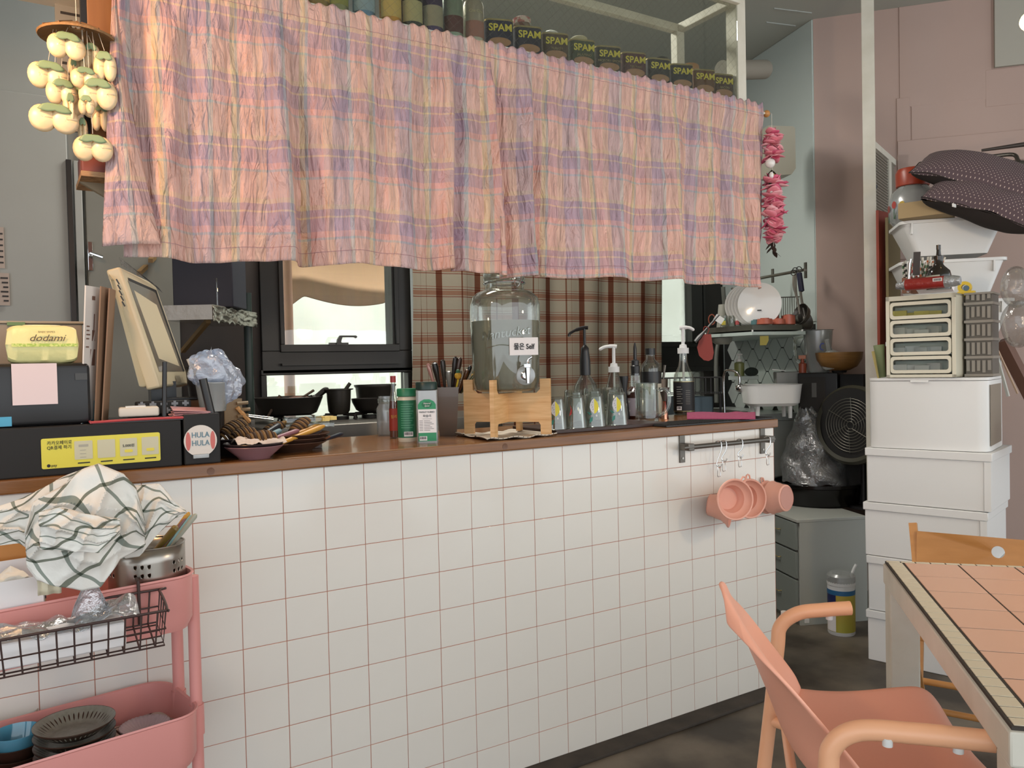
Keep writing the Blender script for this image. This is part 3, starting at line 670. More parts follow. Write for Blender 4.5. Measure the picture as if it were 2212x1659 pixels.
# ---- menu boards leaning
M_men = mat('menu_white', '#dcd4cc', .5); M_menb = mat('menu_edge_wood', '#8a6c54', .6)
for i, (xb0, xb1, xt0, xt1, yt, yb) in enumerate(((177, 206, 186, 219, 620, 921), (206, 226, 219, 240, 622, 917), (222, 234, 238, 250, 626, 915))):
    Y0 = .035+.012*i; hgt = aY(xt0, yt, Y0+.04).z-zb_
    A = aY(xb0, yb, Y0); B = aY(xb1, yb, Y0+.05); C_ = aY(xt0, yt, Y0+.0); D2 = aY(xt1, yt-4, Y0+.05)
    t = thing('menu_board', ['white printed menu board leaning nearest to the printer', 'brown edged menu board leaning between the two other menus', 'brown edged menu board leaning nearest to the till screen'][i], 'menu', (0, 0, 0), 0, 'menu boards leaning beside the till')
    for P_ in (A, B): P_.z = zb_+.001
    C_.z = D2.z = zb_+hgt
    n = (B-A).cross(C_-A).normalized()*.003
    mb = MB(); mb.add([A, B, D2, C_, A-n, B-n, D2-n, C_-n], [(0, 1, 2, 3), (7, 6, 5, 4), (0, 4, 5, 1), (1, 5, 6, 2), (2, 6, 7, 3), (3, 7, 4, 0)])
    mb.build('board', M_men if i == 0 else M_menb, t)
    if i == 0:
        pm = MB(); bl = MB()
        def q_(u, v, o=.0008): p = A.lerp(B, u).lerp(C_.lerp(D2, u), v); return p+n.normalized()*o
        for (u0, u1, v0, v1) in ((.1, .3, .70, .71), (.1, .3, .67, .68), (.1, .35, .64, .65), (.1, .3, .61, .62), (.1, .3, .55, .56), (.4, .6, .90, .93), (.55, .62, .68, .80), (.48, .7, .60, .68), (.1, .25, .30, .31), (.4, .75, .42, .54)):
            pm.add([q_(u0, v0), q_(u1, v0), q_(u1, v1), q_(u0, v1)], [(0, 1, 2, 3)])
        for (u0, u1, v0, v1) in ((0, 1, 0, .02), (.8, 1, .0, .16)): bl.add([q_(u0, v0), q_(u1, v0), q_(u1, v1), q_(u0, v1)], [(0, 1, 2, 3)])
        pm.build('print', mat('menu_print', '#7a5a4c', .7), t); bl.build('blue_print', mat('menu_blue', '#7ab0c4', .6), t)
# ---- till screen: thick beige monitor leaning back
t = thing('till_monitor', 'cream coloured till monitor tilted back on a dark stand', 'monitor', (0, 0, 0))
Ym = .12
# front face corners in the photo: top-left, top-right, bottom-right, bottom-left; screen faces right
F0, F1, F2, F3 = aY(258, 575, Ym), aY(336, 613, Ym+.17), aY(412, 830, Ym+.16), aY(346, 836, Ym)
F1.z = aY(336, 613, Ym+.17).z
nrm = (F1-F0).cross(F3-F0).normalized()
if nrm.dot(CAM-F0) < 0: nrm = -nrm
def thk(Ps, n0, n1):
    vs = [p+nrm*n1 for p in Ps]+[p+nrm*n0 for p in Ps]; k = len(Ps)
    return vs, [tuple(range(k)), tuple(reversed(range(k, 2*k)))]+[(i, k+i, k+(i+1) % k, (i+1) % k) for i in range(k)]
bk = nrm*-1
mb = MB(); mb.add(*thk([F0, F1, F2, F3], -.035, 0)); ob = mb.build('bezel', M_cream, t)
bv = ob.modifiers.new('b', 'BEVEL'); bv.width = .006; bv.segments = 3
c4 = (F0+F1+F2+F3)/4
hs = [c4.lerp(p, .92) for p in (F0, F1, F2, F3)]; left = (F0-F1).normalized()
B0, B3 = aY(238, 600, Ym), aY(300, 838, Ym)
mb = MB(); vs = [hs[0]-nrm*.03, hs[1]-nrm*.03, hs[2]-nrm*.03, hs[3]-nrm*.03, B0, B0.lerp(F1-nrm*.06, .8), B3.lerp(F2-nrm*.06, .8), B3]
mb.add(vs, [(0, 1, 2, 3), (7, 6, 5, 4), (0, 4, 5, 1), (1, 5, 6, 2), (2, 6, 7, 3), (3, 7, 4, 0)])
ob = mb.build('back_shell', M_cream, t); bv = ob.modifiers.new('b', 'BEVEL'); bv.width = .012; bv.segments = 4
def fp(u, v, o): return F3.lerp(F2, u).lerp(F0.lerp(F1, u), v)+nrm*o
mb = MB(); mb.add([fp(.12, .13, .001), fp(.88, .13, .001), fp(.90, .90, .001), fp(.10, .90, .001)], [(0, 1, 2, 3)])
mb.build('screen', mat('sleeping_screen', '#6a665c', .12, coat=.5), t, label='switched-off grey screen')
mb = MB()
for (u0, u1, v0, v1) in ((.12, .9, .90, .925), (.88, .93, .13, .925)): mb.add([fp(u0, v0, .0015), fp(u1, v0, .0015), fp(u1, v1, .0015), fp(u0, v1, .0015)], [(0, 1, 2, 3)])
mb.build('screen_edge', M_blackmat, t)
mb = MB(); mb.add([fp(.55, .03, .0015), fp(.70, .03, .0015), fp(.70, .09, .0015), fp(.55, .09, .0015)], [(0, 1, 2, 3)]); mb.build('mark', mat('mark_grey', '#a89c84', .5), t)
vm = MB()
for k in range(5):
    p = B0.lerp(B3, .06+.05*k)+(F0-B0)*.45; vm.tube([p+Vector((0, -.0035, 0)), p+Vector((.006, -.0035, -.012))], .0018, 5)
vm.build('vent_slot', M_black, t)
# see-through sheet at the top, little stand below
mb = MB(); mb.add([fp(0, 1.0, .004), fp(1, .96, .004), fp(1, .90, .010), fp(0, 1.07, .006)], [(0, 1, 2, 3)]); mb.build('clear_cover', M_film, t)
st_ = aY(350, 850, Ym+.1); MB().box(st_.x-.09, st_.x+.08, Ym+.03, Ym+.16, zb_, zb_+.012, b=.003).box(st_.x-.03, st_.x+.03, Ym+.07, Ym+.12, zb_+.012, zb_+.09).build('stand', M_black, t)
# dark rack with pixel heart print under the screen
q = aY(352, 862, Ym-.02); s = mpp(q)
t = thing('pixel_heart_pouch', 'dark pouch printed with small grey pixel crosses under the till screen', 'pouch', (q.x, Ym-.01, zb_+.004))
MB().box(-52*s, 58*s, -.006, .03, 6*s, 34*s, b=.003).build('pouch', M_blackmat, t)
cm = MB()
for k in range(5):
    for j in range(2):
        x = (-42+22*k+(6 if j else 0))*s; z = (28-14*j)*s; w0 = 2.6*s
        if j and k > 3: continue
        cm.box(x-w0, x+w0, -.0075, -.006, z-w0*2.4, z+w0*2.4).box(x-w0*2.6, x+w0*2.6, -.0076, -.006, z-w0, z+w0)
cm.build('pixel_print', mat('pixel_grey', '#7e8288', .6), t)
# card reader
q = aY(303, 890, .03); s = mpp(q)
t = thing('card_reader', 'small off-white card reader on a coral tray', 'card reader', (q.x, .055, zb_+.008), -.1)
mb = MB(); mb.box(-40*s, 40*s, -.03, .035, .003, 23*s, b=.005); mb.build('case', mat('reader_white', '#cfc6b8', .4), t)
MB().box(-26*s, 14*s, -.02, .03, 23*s, 25*s).build('keypad', M_white, t)
ct = thing('coral_tray', 'thin coral red tray with black bottom on the long black box', 'tray', (aY(302, 896, .02).x, .07, zb_))
MB().box(-.10, .105, -.065, .08, 0, .004).build('base', M_black, ct)
MB().tube(bez([(-.102, -.066, .004), (0, -.066, .006), (.106, -.066, .005)], 4), .003, 8).tube([(.106, -.066, .005), (.106, .08, .006)], .003, 8).tube([(-.102, -.066, .004), (-.102, .08, .006)], .003, 8).build('rim', mat('coral', '#b84a4c', .35), ct)
q = aY(412, 890, .02); s = mpp(q)
t = thing('pink_slips', 'small bundle of pale pink paper slips beside the coral tray', 'paper', (q.x, .03, hb+ZW+.012))
for k in range(4): MB().box(-38*s, 38*s, -.02, .02, 0, .0012, T(random.uniform(-.004, .004), 0, .0035*k) @ RY(.06*k-.1) @ RX(.2)).build('slip', mat('pale_pink_paper', '#c89494', .8), t)
q = aY(398, 880, .14); s = mpp(q)
t = thing('brown_caddy', 'small brown box in a black holder right of the till screen', 'box', (q.x, .15, zb_+.004))
MB().box(-36*s, 36*s, 0, .05, 0, 32*s, b=.002).build('box_body', mat('brown_box', '#5a3c20', .6), t); MB().box(-38*s, 38*s, -.003, .055, 32*s, 38*s, b=.002).build('lid', M_black, t)
for i, (x0, y0, x1, y1, w_) in enumerate(((356, 790, 355, 905, 5), (438, 812, 456, 886, 9))):
    A = aY(x0, y0, .02); B = aY(x1, y1, .02); s = mpp(A); t = thing('black_stand', ['slim black upright stand in front of the till screen', 'tilted black phone holder beside the wrapped cup'][i], 'stand', B)
    t.location.z = zb_+.012; MB().tube([(0, 0, -.004), Vector((A.x-B.x, 0, A.z-B.z))], w_*s, 10).build('arm', M_black, t); MB().box(-.016, .016, -.012, .012, -.008, -.003, b=.001).build('foot', M_black, t)
# clear cup wrapped in shiny film
q = aY(456, 888, .10); s = mpp(q)
t = thing('wrapped_cup', 'clear plastic cup stuffed with crumpled shiny plastic bag', 'cup', (q.x+.005, .10, hb+ZW+.013))
MB().lathe([(.0001, 0), (26*s, 0), (34*s, 60*s), (35*s, 62*s)], 28).build('cup', M_frost, t, solid=.001)
def crump(u, v):
    a = u*2*PI; b = v*PI; r = 52*s*(1+.30*pnoise(Vector((cos(a)*2.2, sin(a)*2.2, v*5)))+.10*pnoise(Vector((cos(a)*7, sin(a)*7, v*14))))
    return (r*sin(b)*cos(a)*1.0+14*s*v, r*sin(b)*sin(a)*.6, 78*s+r*.95*cos(b)*1.0-20*s*(cos(a) > .3)*v)
MB().grid(crump, 60, 36).build('crumpled_bag', thin('shiny_film', '#e0e6ee', .12, .25, body=.45, rough=.22, bh='#c0cadc', bump=(28, .6)), t)
q = aY(440, 785, .24); s = mpp(q)
t = thing('paper_bowl', 'pale paper cone bowl behind the shiny bag', 'paper', (q.x, .22, ZT+.001))
MB().lathe([(.03, 0), (.03, .002), (.05, q.z-ZT-.01), (.0001, q.z-ZT-.01)], 20).build('pedestal_cup', M_black, t)
def pc(u, v): return (-35*s+78*s*u*(.7+.3*v), -.02+.04*v, q.z-ZT-8*s+ (16*s+8*s*u)*v-14*s*(1-u)*(v)*.0+6*s*sin(u*3))
MB().grid(pc, 16, 6).build('paper', mat('grey_white_paper', '#b8bcc0', .7), t, solid=.001)
# bowls and plates with sleeves and spoons
M_pb = mat('dusty_pink_ceramic', '#8c6468', .35); M_db = mat('dark_ceramic', '#2c2426', .3); M_brp = mat('brown_ceramic', '#4a342a', .35)
q = aZ(548, 998, ZW); q.y = .045; s = mpp(q)*1.0; q = aZ(550, 990, ZW); s = mpp(q)
t = thing('bowl', 'shallow dusty pink bowl at the front of the bar', 'bowl', (q.x, q.y, ZW))
MB().lathe([(.0001, 0), (32*s, 0), (34*s, 3*s), (62*s, 27*s), (61*s, 28.5*s), (33*s, 6*s), (.0001, 5*s)], 40).build('bowl', M_pb, t)
t = thing('bowl', 'dark bowl nested in the dusty pink bowl', 'bowl', (q.x, q.y, ZW+.0075))
MB().lathe([(.0001, 0), (32*s, 0), (64*s, 27*s), (63*s, 28.5*s), (33*s, 4*s), (.0001, 3*s)], 40).build('bowl', M_db, t)
q2 = aZ(640, 976, ZW); s2 = mpp(q2)
for k in range(3):
    t = thing('plate', ['lowest brown plate of the stack beside the pink bowl', 'middle brown plate of the stack beside the pink bowl', 'top brown plate of the stack holding the yellow handled cutlery'][k], 'plate', (q2.x+.004*k, q2.y+.03, ZW+.011*k), 0, 'brown plates stacked on the bar')
    MB().lathe([(.0001, 0), (40*s2, 0), (42*s2, 3*s2), (74*s2, 20*s2), (73*s2, 21.5*s2), (42*s2, 6*s2), (.0001, 5*s2)], 40).build('plate', M_brp, t)
t = thing('plate', 'dark platter under the striped cutlery sleeves behind the bowls', 'plate', (q.x-.0, q.y+.14, ZW))
MB().lathe([(.0001, 0), (.07, 0), (.075, .02), (.10, .045), (.098, .047), (.07, .024), (.0001, .022)], 32).build('plate', M_db, t)
# wicker shells (curved woven sleeves)
M_wick = mat('woven_straw', '#7c5a30', .8, bump=(70, .6)); M_wickd = mat('woven_dark', '#38220f', .8)
def sleeve(px, py, Yp, Lp, Rp, rz, ry, lab):
    P = aY(px, py, Yp); s = mpp(P); L_, R_ = Lp*s, Rp*s
    t = thing('straw_sleeve', lab, 'cutlery sleeve', P, rz, 'woven straw cutlery sleeves')
    mb = MB(); dk = MB(); n = 11
    for k in range(n):
        f = k/(n-1); x = -L_/2+L_*f; r = R_*(.62+.38*sin(f*PI)**.6)
        pts = [(x, r*cos(a)*1.0, r*sin(a)*.95) for a in [PI*.0+PI*j/10 for j in range(11)]]
        (mb if k % 2 == 0 else dk).tube(pts, L_/n*.58, 6)
    mb.build('straw_rib', M_wick, t, M=RY(ry)); dk.build('dark_rib', M_wickd, t, M=RY(ry))
    return t
sleeve(505, 935, q.y+.13, 56, 24, .3, -.5, 'straw sleeve with dark stripes nearest to the sticker box')
sleeve(528, 948, q.y+.09, 48, 26, .1, -.3, 'straw sleeve with dark stripes behind the paper in the dark bowl')
sleeve(563, 955, q.y+.0, 62, 24, 0, -.12, 'golden straw sleeve curved over the white paper in the dark bowl')
sleeve(592, 930, q.y+.16, 46, 16, .3, -.3, 'straw sleeve behind the dark blue spoon handle')
sleeve(648, 925, q.y+.12, 50, 16, .4, -.6, 'straw sleeve standing out beside the butter dish')
# crumpled napkin in the bowl
P = aY(560, 962, q.y-.01); s = mpp(P)
def nap(u, v):
    return ((u-.5)*104*s, (v-.5)*.07, (8+10*sin(v*PI)+10*pnoise(Vector((u*4, v*4, 5)))+3*pnoise(Vector((u*13, v*13, 1))))*s)
o = MB().grid(nap, 44, 24).build('paper_napkin', mat('off_white_napkin', '#cdbcb0', .9), None, solid=.0008, M=T(P.x, P.y, ZW+.030)); tag(o, 'crumpled off-white napkin in the dark bowl', 'napkin')
# cutlery with coloured handles lying across the plates
def lying(px0, py0, px1, py1, Y0, Y1, w_, h, lab, nm='dinner_knife', cat='cutlery'):
    A, B = aY(px0, py0, Y0), aY(px1, py1, Y1); s = mpp(B); t = thing(nm, lab, cat, A, 0, 'coloured cutlery lying across the plates')
    d = B-A; n = 9; pts = [d*(k/n) for k in range(n+1)]; rr = [w_*s*(.55+.45*(k/n)**.6)*(1 if k < n else .5) for k in range(n+1)]
    MB().tube(pts, rr, 10).build('handle', mat('cut_'+h, '#'+h, .4), t)
    e = -d.normalized()*.045; MB().tube([(0, 0, 0), e*.5, e], [w_*s*.3, w_*s*.5, w_*s*.2], 8).build('blade', M_steel, t)
yq = q.y
lying(600, 960, 700, 920, yq+.0, yq+.10, 6, 'c8923a', 'front yellow handle resting on the brown plates')
lying(600, 955, 690, 918, yq+.03, yq+.14, 6, 'c08a38', 'second yellow handle behind the front yellow one')
lying(590, 948, 645, 930, yq+.02, yq+.08, 6, '8c5c64', 'mauve handle between the yellow and light blue ones')
lying(580, 940, 606, 930, yq+.03, yq+.09, 6, '7c98a0', 'light blue handle beside the mauve one')
lying(570, 938, 604, 918, yq+.06, yq+.12, 7, '20242a', 'dark navy handle above the light blue one')
lying(590, 925, 618, 911, yq+.14, yq+.2, 5, 'b07e38', 'ochre handle pointing to the butter dish')
lying(620, 960, 712, 943, yq+.05, yq+.12, 5, '7a4c34', 'brown handle below the butter dish')
lying(700, 950, 740, 937, yq+.12, yq+.2, 5, '1c2230', 'navy tipped knife at the right of the plates')
# glass butter dish
P = aY(665, 915, yq+.17); s = mpp(P)
t = thing('butter_dish', 'rectangular glass dish with butter behind the cutlery', 'dish', (P.x, P.y, ZW+.001), -.2)
hz = P.z-ZW
MB().box(-50*s, 52*s, -.045, .045, hz-8*s, hz+2*s, b=.002).box(-50*s, 26*s, -.043, .04, hz+2*s, hz+16*s, b=.004).build('glass_dish', M_glass, t)
MB().box(-20*s, 26*s, -.03, .03, 0, hz-8*s).build('dish_base', M_brp, t)
bt = MB()
for k in range(5): bt.box(-.010, .010, -.02, .02, 0, .010, T((28+k*5)*s, random.uniform(-.01, .01), hz+3*s+random.uniform(0, .004)) @ RZ(random.uniform(-.6, .6)))
bt.build('butter', mat('butter', '#dcc070', .5), t)
# light wooden folding rack + grey knife behind the bowls
for i, (x0, y0, x1, y1, Yk, w_, h) in enumerate(((512, 880, 540, 912, .4, 5, '8a7a60'), (490, 872, 514, 870, .42, 4, '8a7a60'), (488, 886, 516, 884, .42, 4, '7c6c54'), (490, 900, 514, 897, .42, 4, '7c6c54'))):
    A, B = aY(x0, y0, Yk), aY(x1, y1, Yk); s = mpp(A)
    if i == 0: t = thing('folding_rack', 'pale wooden slatted rack behind the sticker box', 'rack', (A.x, A.y, ZT))
    b0 = Vector((A.x, A.y, ZT)); MB().tube([A-b0, B-b0], w_*s, 6).build('slat', M_pine if i == 0 else mat('rack_wood', '#8a7a60', .6), t)
MB().box(-.03, .02, -.004, .004, 0, .14).build('rack_post', mat('rack_wood', '#8a7a60', .6), t, M=T(-.004, .01, 0))
P = aY(546, 905, .38); s = mpp(P); tag(MB().box(-4*s, 4*s, -.001, .001, 0, 56*s, b=.0008).build('table_knife', M_dsteel, None, M=T(P.x, .38, ZT)), 'blunt grey table knife standing upright behind the straw sleeves', 'knife')
# ================================================================ STOVE SIDE
M_pan = mat('dark_iron', '#201c18', .45, .3); M_potm = mat('grey_enamel', '#34302a', .4, .4)
YS = 1.0
stv = thing('gas_stove', 'steel gas stove with black burners behind the bar', 'stove', (.28, .82, 0)); zs_ = 1.018
MB().box(0, .98, 0, .62, .80, zs_, b=.006).build('body', M_dsteel, stv); MB().box(0, .98, .01, .62, .05, .795).build('cabinet', M_blackmat, stv)
for k, px in enumerate((640, 735, 800)):
    p = aY(px, 900, YS+.1); gr = MB()
    for j in range(4): gr.tube([(.09*cos(j*PI/2+.4), .09*sin(j*PI/2+.4), 0), (.085*cos(j*PI/2+.4), .085*sin(j*PI/2+.4), .018), (.02*cos(j*PI/2+.4), .02*sin(j*PI/2+.4), .02)], .005, 6)
    gr.cyl(.035, 0, .012, 20); gr.build('burner', M_pan, stv, M=T(p.x-.28, .28, zs_))
def vessel(nm, lb, px, Yp, prof, m, cat, z0=None, extra=None, rz=0):
    z0 = zs_+.02 if z0 is None else z0
    P = aY(px, 900, Yp); s = mpp(P); t = thing(nm, lb, cat, (P.x, Yp, z0), rz)
    MB().lathe([(max(.0001, r*s), z*s) for r, z in prof], 36).build('body', m, t)
    return t, s
t, s = vessel('wok', 'dark wok on the stove below the left window', 625, 1.12, [(0, 0), (40, 0), (58, 8), (66, 26), (72, 42), (71, 43), (64, 27), (56, 10), (0, 4)], M_pan, 'wok')
MB().tube(bez([(50*s, 0, 34*s), (64*s, 0, 42*s), (80*s, 0, 54*s), (88*s, 0, 53*s)], 4), [.012, .02, .014]+[.012]*9+[.008], 8).build('handle', M_pan, t)
MB().ball(18*s, T(22*s, 0, 38*s), sx=1.4, sz=.35).build('food', mat('brown_food', '#5a3420', .6), t)
for i, (x0, y0, x1, y1, lb, w_) in enumerate(((575, 905, 606, 855, 'dark wooden handled spatula leaning in the wok', 4.5), (600, 892, 678, 843, 'long thin brown handled ladle leaning in the wok', 3))):
    A, B = aY(x0, y0, 1.05), aY(x1, y1, 1.05); s2_ = mpp(A); o = MB().tube([(0, 0, 0), (B-A)*.4, B-A], [w_*s2_*.5, w_*s2_*.7, w_*s2_], 8).build('cooking_utensil', mat('dark_handle', '#4a3626', .6), None, M=T(*A)); tag(o, lb, 'utensil')
t, s = vessel('tall_pot', 'tall grey pot with a flared rim in front of the window', 733, 1.1, [(0, 0), (18, 0), (23, 8), (25, 30), (26, 52), (31, 53), (31, 55), (25, 55), (23, 30), (0, 6)], M_potm, 'pot')
A = aY(744, 845, 1.1)-t.location; B = aY(756, 828, 1.1)-t.location; MB().tube([A, B], 4*s, 8).build('spoon_handle', M_potm, t)
t, s = vessel('saucepan', 'wide grey saucepan behind the black bowl on the stove', 812, 1.25, [(0, 0), (30, 0), (38, 6), (42, 50), (45, 53), (45, 56), (40, 56), (36, 8), (0, 5)], M_potm, 'pot')
t, s = vessel('black_bowl', 'round black pan on the right burner', 798, 1.08, [(0, 0), (16, 0), (28, 8), (36, 24), (38, 32), (36, 32), (28, 10), (0, 3)], M_pan, 'pan')
A = aY(590, 907, .9); B = aY(520, 898, .9); tag(MB().tube([(0, 0, 0), B-A], .004, 6).tube([(0, 0, .008), B-A+Vector((0, 0, .006))], .002, 6).build('tongs', M_steel, None, M=T(*A)), 'thin steel tongs beside the wok', 'tongs')
# white splash board under the window sill glimpsed between pots is daylight from window_2
# foil covered shelf with struts on the dark wall
fA = aD(352, 660, 2.95); fB = aD(458, 657, 2.95); fC = aD(553, 692, 3.42); fB.z = fA.z; fC.z = fB.z; th_ = 32*mpp(fB)
fD = fA+(fC-fB)
M_foil = mat('crinkled_foil', '#b4b0a4', .28, .85, bump=(18, 1.0)); M_filmw = mat('film_wrapped_board', '#a09c92', .25, bump=(14, .8), coat=.5)
t = thing('wall_shelf', 'wall shelf wrapped in film and foil on slanted wooden struts', 'shelf', (0, 0, 0))
vs = [fA, fB, fC, fD]; vs = vs+[v-Vector((0, 0, th_)) for v in vs]
MB().add(vs, [(0, 1, 2, 3), (7, 6, 5, 4), (0, 4, 5, 1), (1, 5, 6, 2), (2, 6, 7, 3), (3, 7, 4, 0)]).build('board', M_filmw, t)
def foil(u, v):
    p = fB.lerp(fC, u); n = Vector((fC.y-fB.y, -(fC.x-fB.x), 0)).normalized(); return p+n*(.004+.008*pnoise(Vector((u*9, v*6, 2))))-Vector((0, 0, v*(th_*1.15+.010*pnoise(Vector((u*14, 0, 4))))))
MB().grid(foil, 60, 14).build('foil_edge', M_foil, t, solid=.001)
for (x0, y0, x1, y1, D0, D1) in ((300, 590, 340, 553, 3.2, 3.5), (325, 563, 345, 545, 3.2, 3.5), (395, 758, 450, 693, 3.3, 3.0)):
    A, B = aD(x0, y0, D0), aD(x1, y1, D1); MB().tube([A, B], .012, 4).build('strut', mat('strut_wood', '#80643c', .6), t)
zsh = fA.z
cc = (fA+fB)/2+(fC-fB)*.45
q0 = aD(345, 580, 3.15); 
tx = (fC-fB).normalized(); ax = (fB-fA).normalized()
def onshelf(u, v): return fA+(fB-fA)*u+(fC-fB)*v
p = onshelf(.45, .35); t = thing('dark_blue_box', 'large dark navy box on the film wrapped wall shelf', 'box', (p.x, p.y, zsh), math.atan2(ax.y, ax.x))
MB().box(-.10, .13, -.04, .12, 0, .245, b=.004).build('carton', mat('navy_card', '#20202e', .6), t)
for k, (u, v, h, r, m, lb) in enumerate(((1.0, .30, .20, .017, M_glass, 'clear bottle beside the navy box'), (1.0, .52, .17, .014, M_dsteel, 'slim grey shaker behind the clear bottle'), (.98, .74, .15, .016, M_glass, 'ribbed clear bottle at the end of the foil shelf'))):
    p = onshelf(u, v)-ax*.03; t = thing('bottle', lb, 'bottle', (p.x, p.y, zsh)); MB().lathe([(.0001, 0), (r, 0), (r, h*.55), (r*.45, h*.72), (r*.45, h*.95), (.0001, h*.95)], 20).build('bottle_body', m, t); MB().cyl(r*.5, h*.95, h, 14).build('cap', M_black, t)
# dark pipe rising beside the window and a plastic corner post
p = aY(540, 850, 1.45); tag(MB().cyl(.018, .0, 1.55, 12, T(p.x, 1.45, 0)).build('stand_pipe', mat('dark_green_pipe', '#23302c', .4)), 'dark green upright pipe left of the window', 'pipe')
# ---------------------------------------------------------------- red check curtain on the back wall
Vp = [(0, '#8e8676'), (.14, '#6a3426'), (.17, '#8e8676'), (.22, '#80604e'), (.42, '#8e8676'), (.46, '#6a3426'), (.49, '#8e8676'), (.58, '#7a4434'), (.60, '#8e8676')]
Up = [(0, '#ffffff'), (.20, '#b88a7a'), (.24, '#ffffff'), (.36, '#b88a7a'), (.37, '#ffffff'), (.60, '#a87462'), (.76, '#ffffff')]
M_check = stripes('brown_check_cloth', None, Up, Vp, .235, .115, mode='mult', transl=.08, bump=(60, .05, (1, 1, 1)))
cx0, cx1 = aY(893, 700, YB-.09).x, aY(1437, 720, YB-.09).x; cz0, cz1 = .86, 1.98
def chk(u, v):
    x = cx0+(cx1-cx0)*u+.01*sin(v*5)*(u < .03); x -= .03*v*u
    return (x, YB-.085+.012*sin(u*26+.8*sin(v*2))+.006*sin(u*61+1), cz1+(cz0-cz1)*v)
o = MB().grid(chk, 180, 30, None, lambda u, v: (u*1.75, (1-v)*1.12)).build('check_curtain', M_check, solid=.001); tag(o, 'brown and cream check curtain on the kitchen back wall', 'curtain')
# ================================================================ MIDDLE OF THE BAR
def on(px, py, z=ZT): q = aZ(px, py, z); return q if q.y < .43 else Vector((aY(px, py, .43).x, .43, z))
def lathe_px(nm, lb, cat, P, prof, m, part='body', group=None, n=32, rz=None):
    s = mpp(P); t = thing(nm, lb, cat, P, face(P) if rz is None else rz, group)
    if prof: MB().lathe([(max(.0001, r*s), z*s) for r, z in prof], n).build(part, m, t)
    return t, s
def L(s, prof): return [(max(.0001, r*s), z*s) for r, z in prof]
# empty glass jar
t, s = lathe_px('glass_jar', 'empty clear glass jar left of the hot sauce bottle', 'jar', on(836, 938), [(0, 0), (18, 0), (21, 4), (21, 58), (16, 68), (16, 84)], M_frost)
MB().lathe(L(s, [(16.5, 68), (18, 70), (18, 78), (16.5, 80)]), 28).build('screw_rim', M_glass, t)
# hot sauce
t, s = lathe_px('sauce_bottle', 'hot sauce bottle with red cap beside the green canister', 'bottle', on(852, 946), [(0, 0), (9, 0), (10, 3), (10, 66), (8.5, 82), (5, 100), (4.5, 122)], M_glass)
MB().lathe(L(s, [(0, 1), (9.3, 2), (9.3, 66), (7.5, 80), (0, 80)]), 24).build('sauce', mat('red_sauce', '#7a2c18', .3), t)
MB().lathe(L(s, [(10.2, 16), (10.2, 64)]), 24).build('label_band', mat('red_label', '#a03424', .5), t); MB().cyl(6*s, 120*s, 134*s, 16).build('cap', mat('red_cap', '#a83838', .4), t)
text('칠리', 8*s, mat('label_yellow', '#d0a040', .5), t, T(0, -10.5*s, 46*s), bend=10.2*s)
# green grated-cheese canister
t, s = lathe_px('green_canister', 'green cylindrical cheese canister with green cap', 'canister', on(881, 953), [(0, 0), (20, 0), (20.5, 2), (20.5, 94), (18, 97), (0, 97)], mat('canister_clear', '#cfc4b0', .3))
MB().lathe(L(s, [(20.9, 9), (20.9, 89)]), 32).build('label_band', mat('canister_green', '#1f6a48', .4), t)
MB().lathe(L(s, [(20.6, 97), (21.5, 98), (21.5, 112), (20, 114), (0, 114)]), 32).build('cap', mat('cap_green', '#23744e', .4), t)
M_pg = mat('print_pale_green', '#5a9a78', .5); lm = MB()
for k in range(11):
    z = (80-5*k)*s; lm.lathe([(21.1*s, z), (21.1*s, z+1.5*s)], 10, None, PI*1.28, PI*(1.72-.05*(k % 3)))
lm.build('small_print', M_pg, t)
def barcode(t, s, x, z, w_, h_, y):
    MB().box((x-w_/2)*s, (x+w_/2)*s, y*s-.0004, y*s, (z-h_/2)*s, (z+h_/2)*s).build('barcode_patch', M_paper, t)
    b = MB(); xx = x-w_/2+1
    while xx < x+w_/2-1.2:
        q = random.choice((.4, .7, 1.0)); b.box(xx*s, (xx+q)*s, y*s-.001, y*s-.0004, (z-h_*.2)*s, (z+h_*.4)*s); xx += q+random.choice((.5, .8))
    b.build('barcode', M_ink, t)
barcode(t, s, 2, 17, 19, 10, -21.0)
# parsley jar: square clear jar with dark green cap
P = on(924, 955); t, s = lathe_px('parsley_jar', 'square clear parsley jar with dark green cap and white label', 'jar', P, None, None)
MB().prism([(x*s, y*s) for x, y in rrect(46, 40, 8)], 0, 112*s).build('jar_body', M_frost, t)
MB().prism([(x*s, y*s) for x, y in rrect(40, 34, 7)], 2*s, 60*s).build('dried_parsley', mat('dried_parsley', '#5a5c4c', .9), t)
MB().lathe(L(s, [(22, 113), (23.5, 114), (23.5, 128), (22, 130), (0, 130)]), 28).build('cap', mat('dark_green_cap', '#17302a', .4), t)
MB().box(-19*s, 19*s, -20.6*s, -20.2*s, 22*s, 72*s).build('paper_label', M_paper, t)
MB().box(-19*s, 19*s, -20.6*s, -20.2*s, 4*s, 21.8*s).build('green_label', M_tg if 'M_tg' in globals() else mat('label_green', '#2c8a5c', .5), t)
MB().prism([(x*s, y*s) for x, y in [(-19, 0), (19, 0), (19, 10), (14, 17), (6, 21), (-6, 21), (-14, 17), (-19, 10)]], -20.6*s, -20.2*s, T(0, 0, 72.2*s) @ XZ).build('label_top', mat('label_green', '#2c8a5c', .5), t)
MB().prism([(11*s*cos(k*PI/10), 6.5*s*sin(k*PI/10)) for k in range(20)], -21*s, -20.6*s, T(0, 0, 82*s) @ XZ).build('emblem', mat('emblem_green', '#1c6a44', .5), t)
text('Natural\nSpice', 5*s, M_paper, t, T(0, -21.3*s, 82*s), shear=.3)
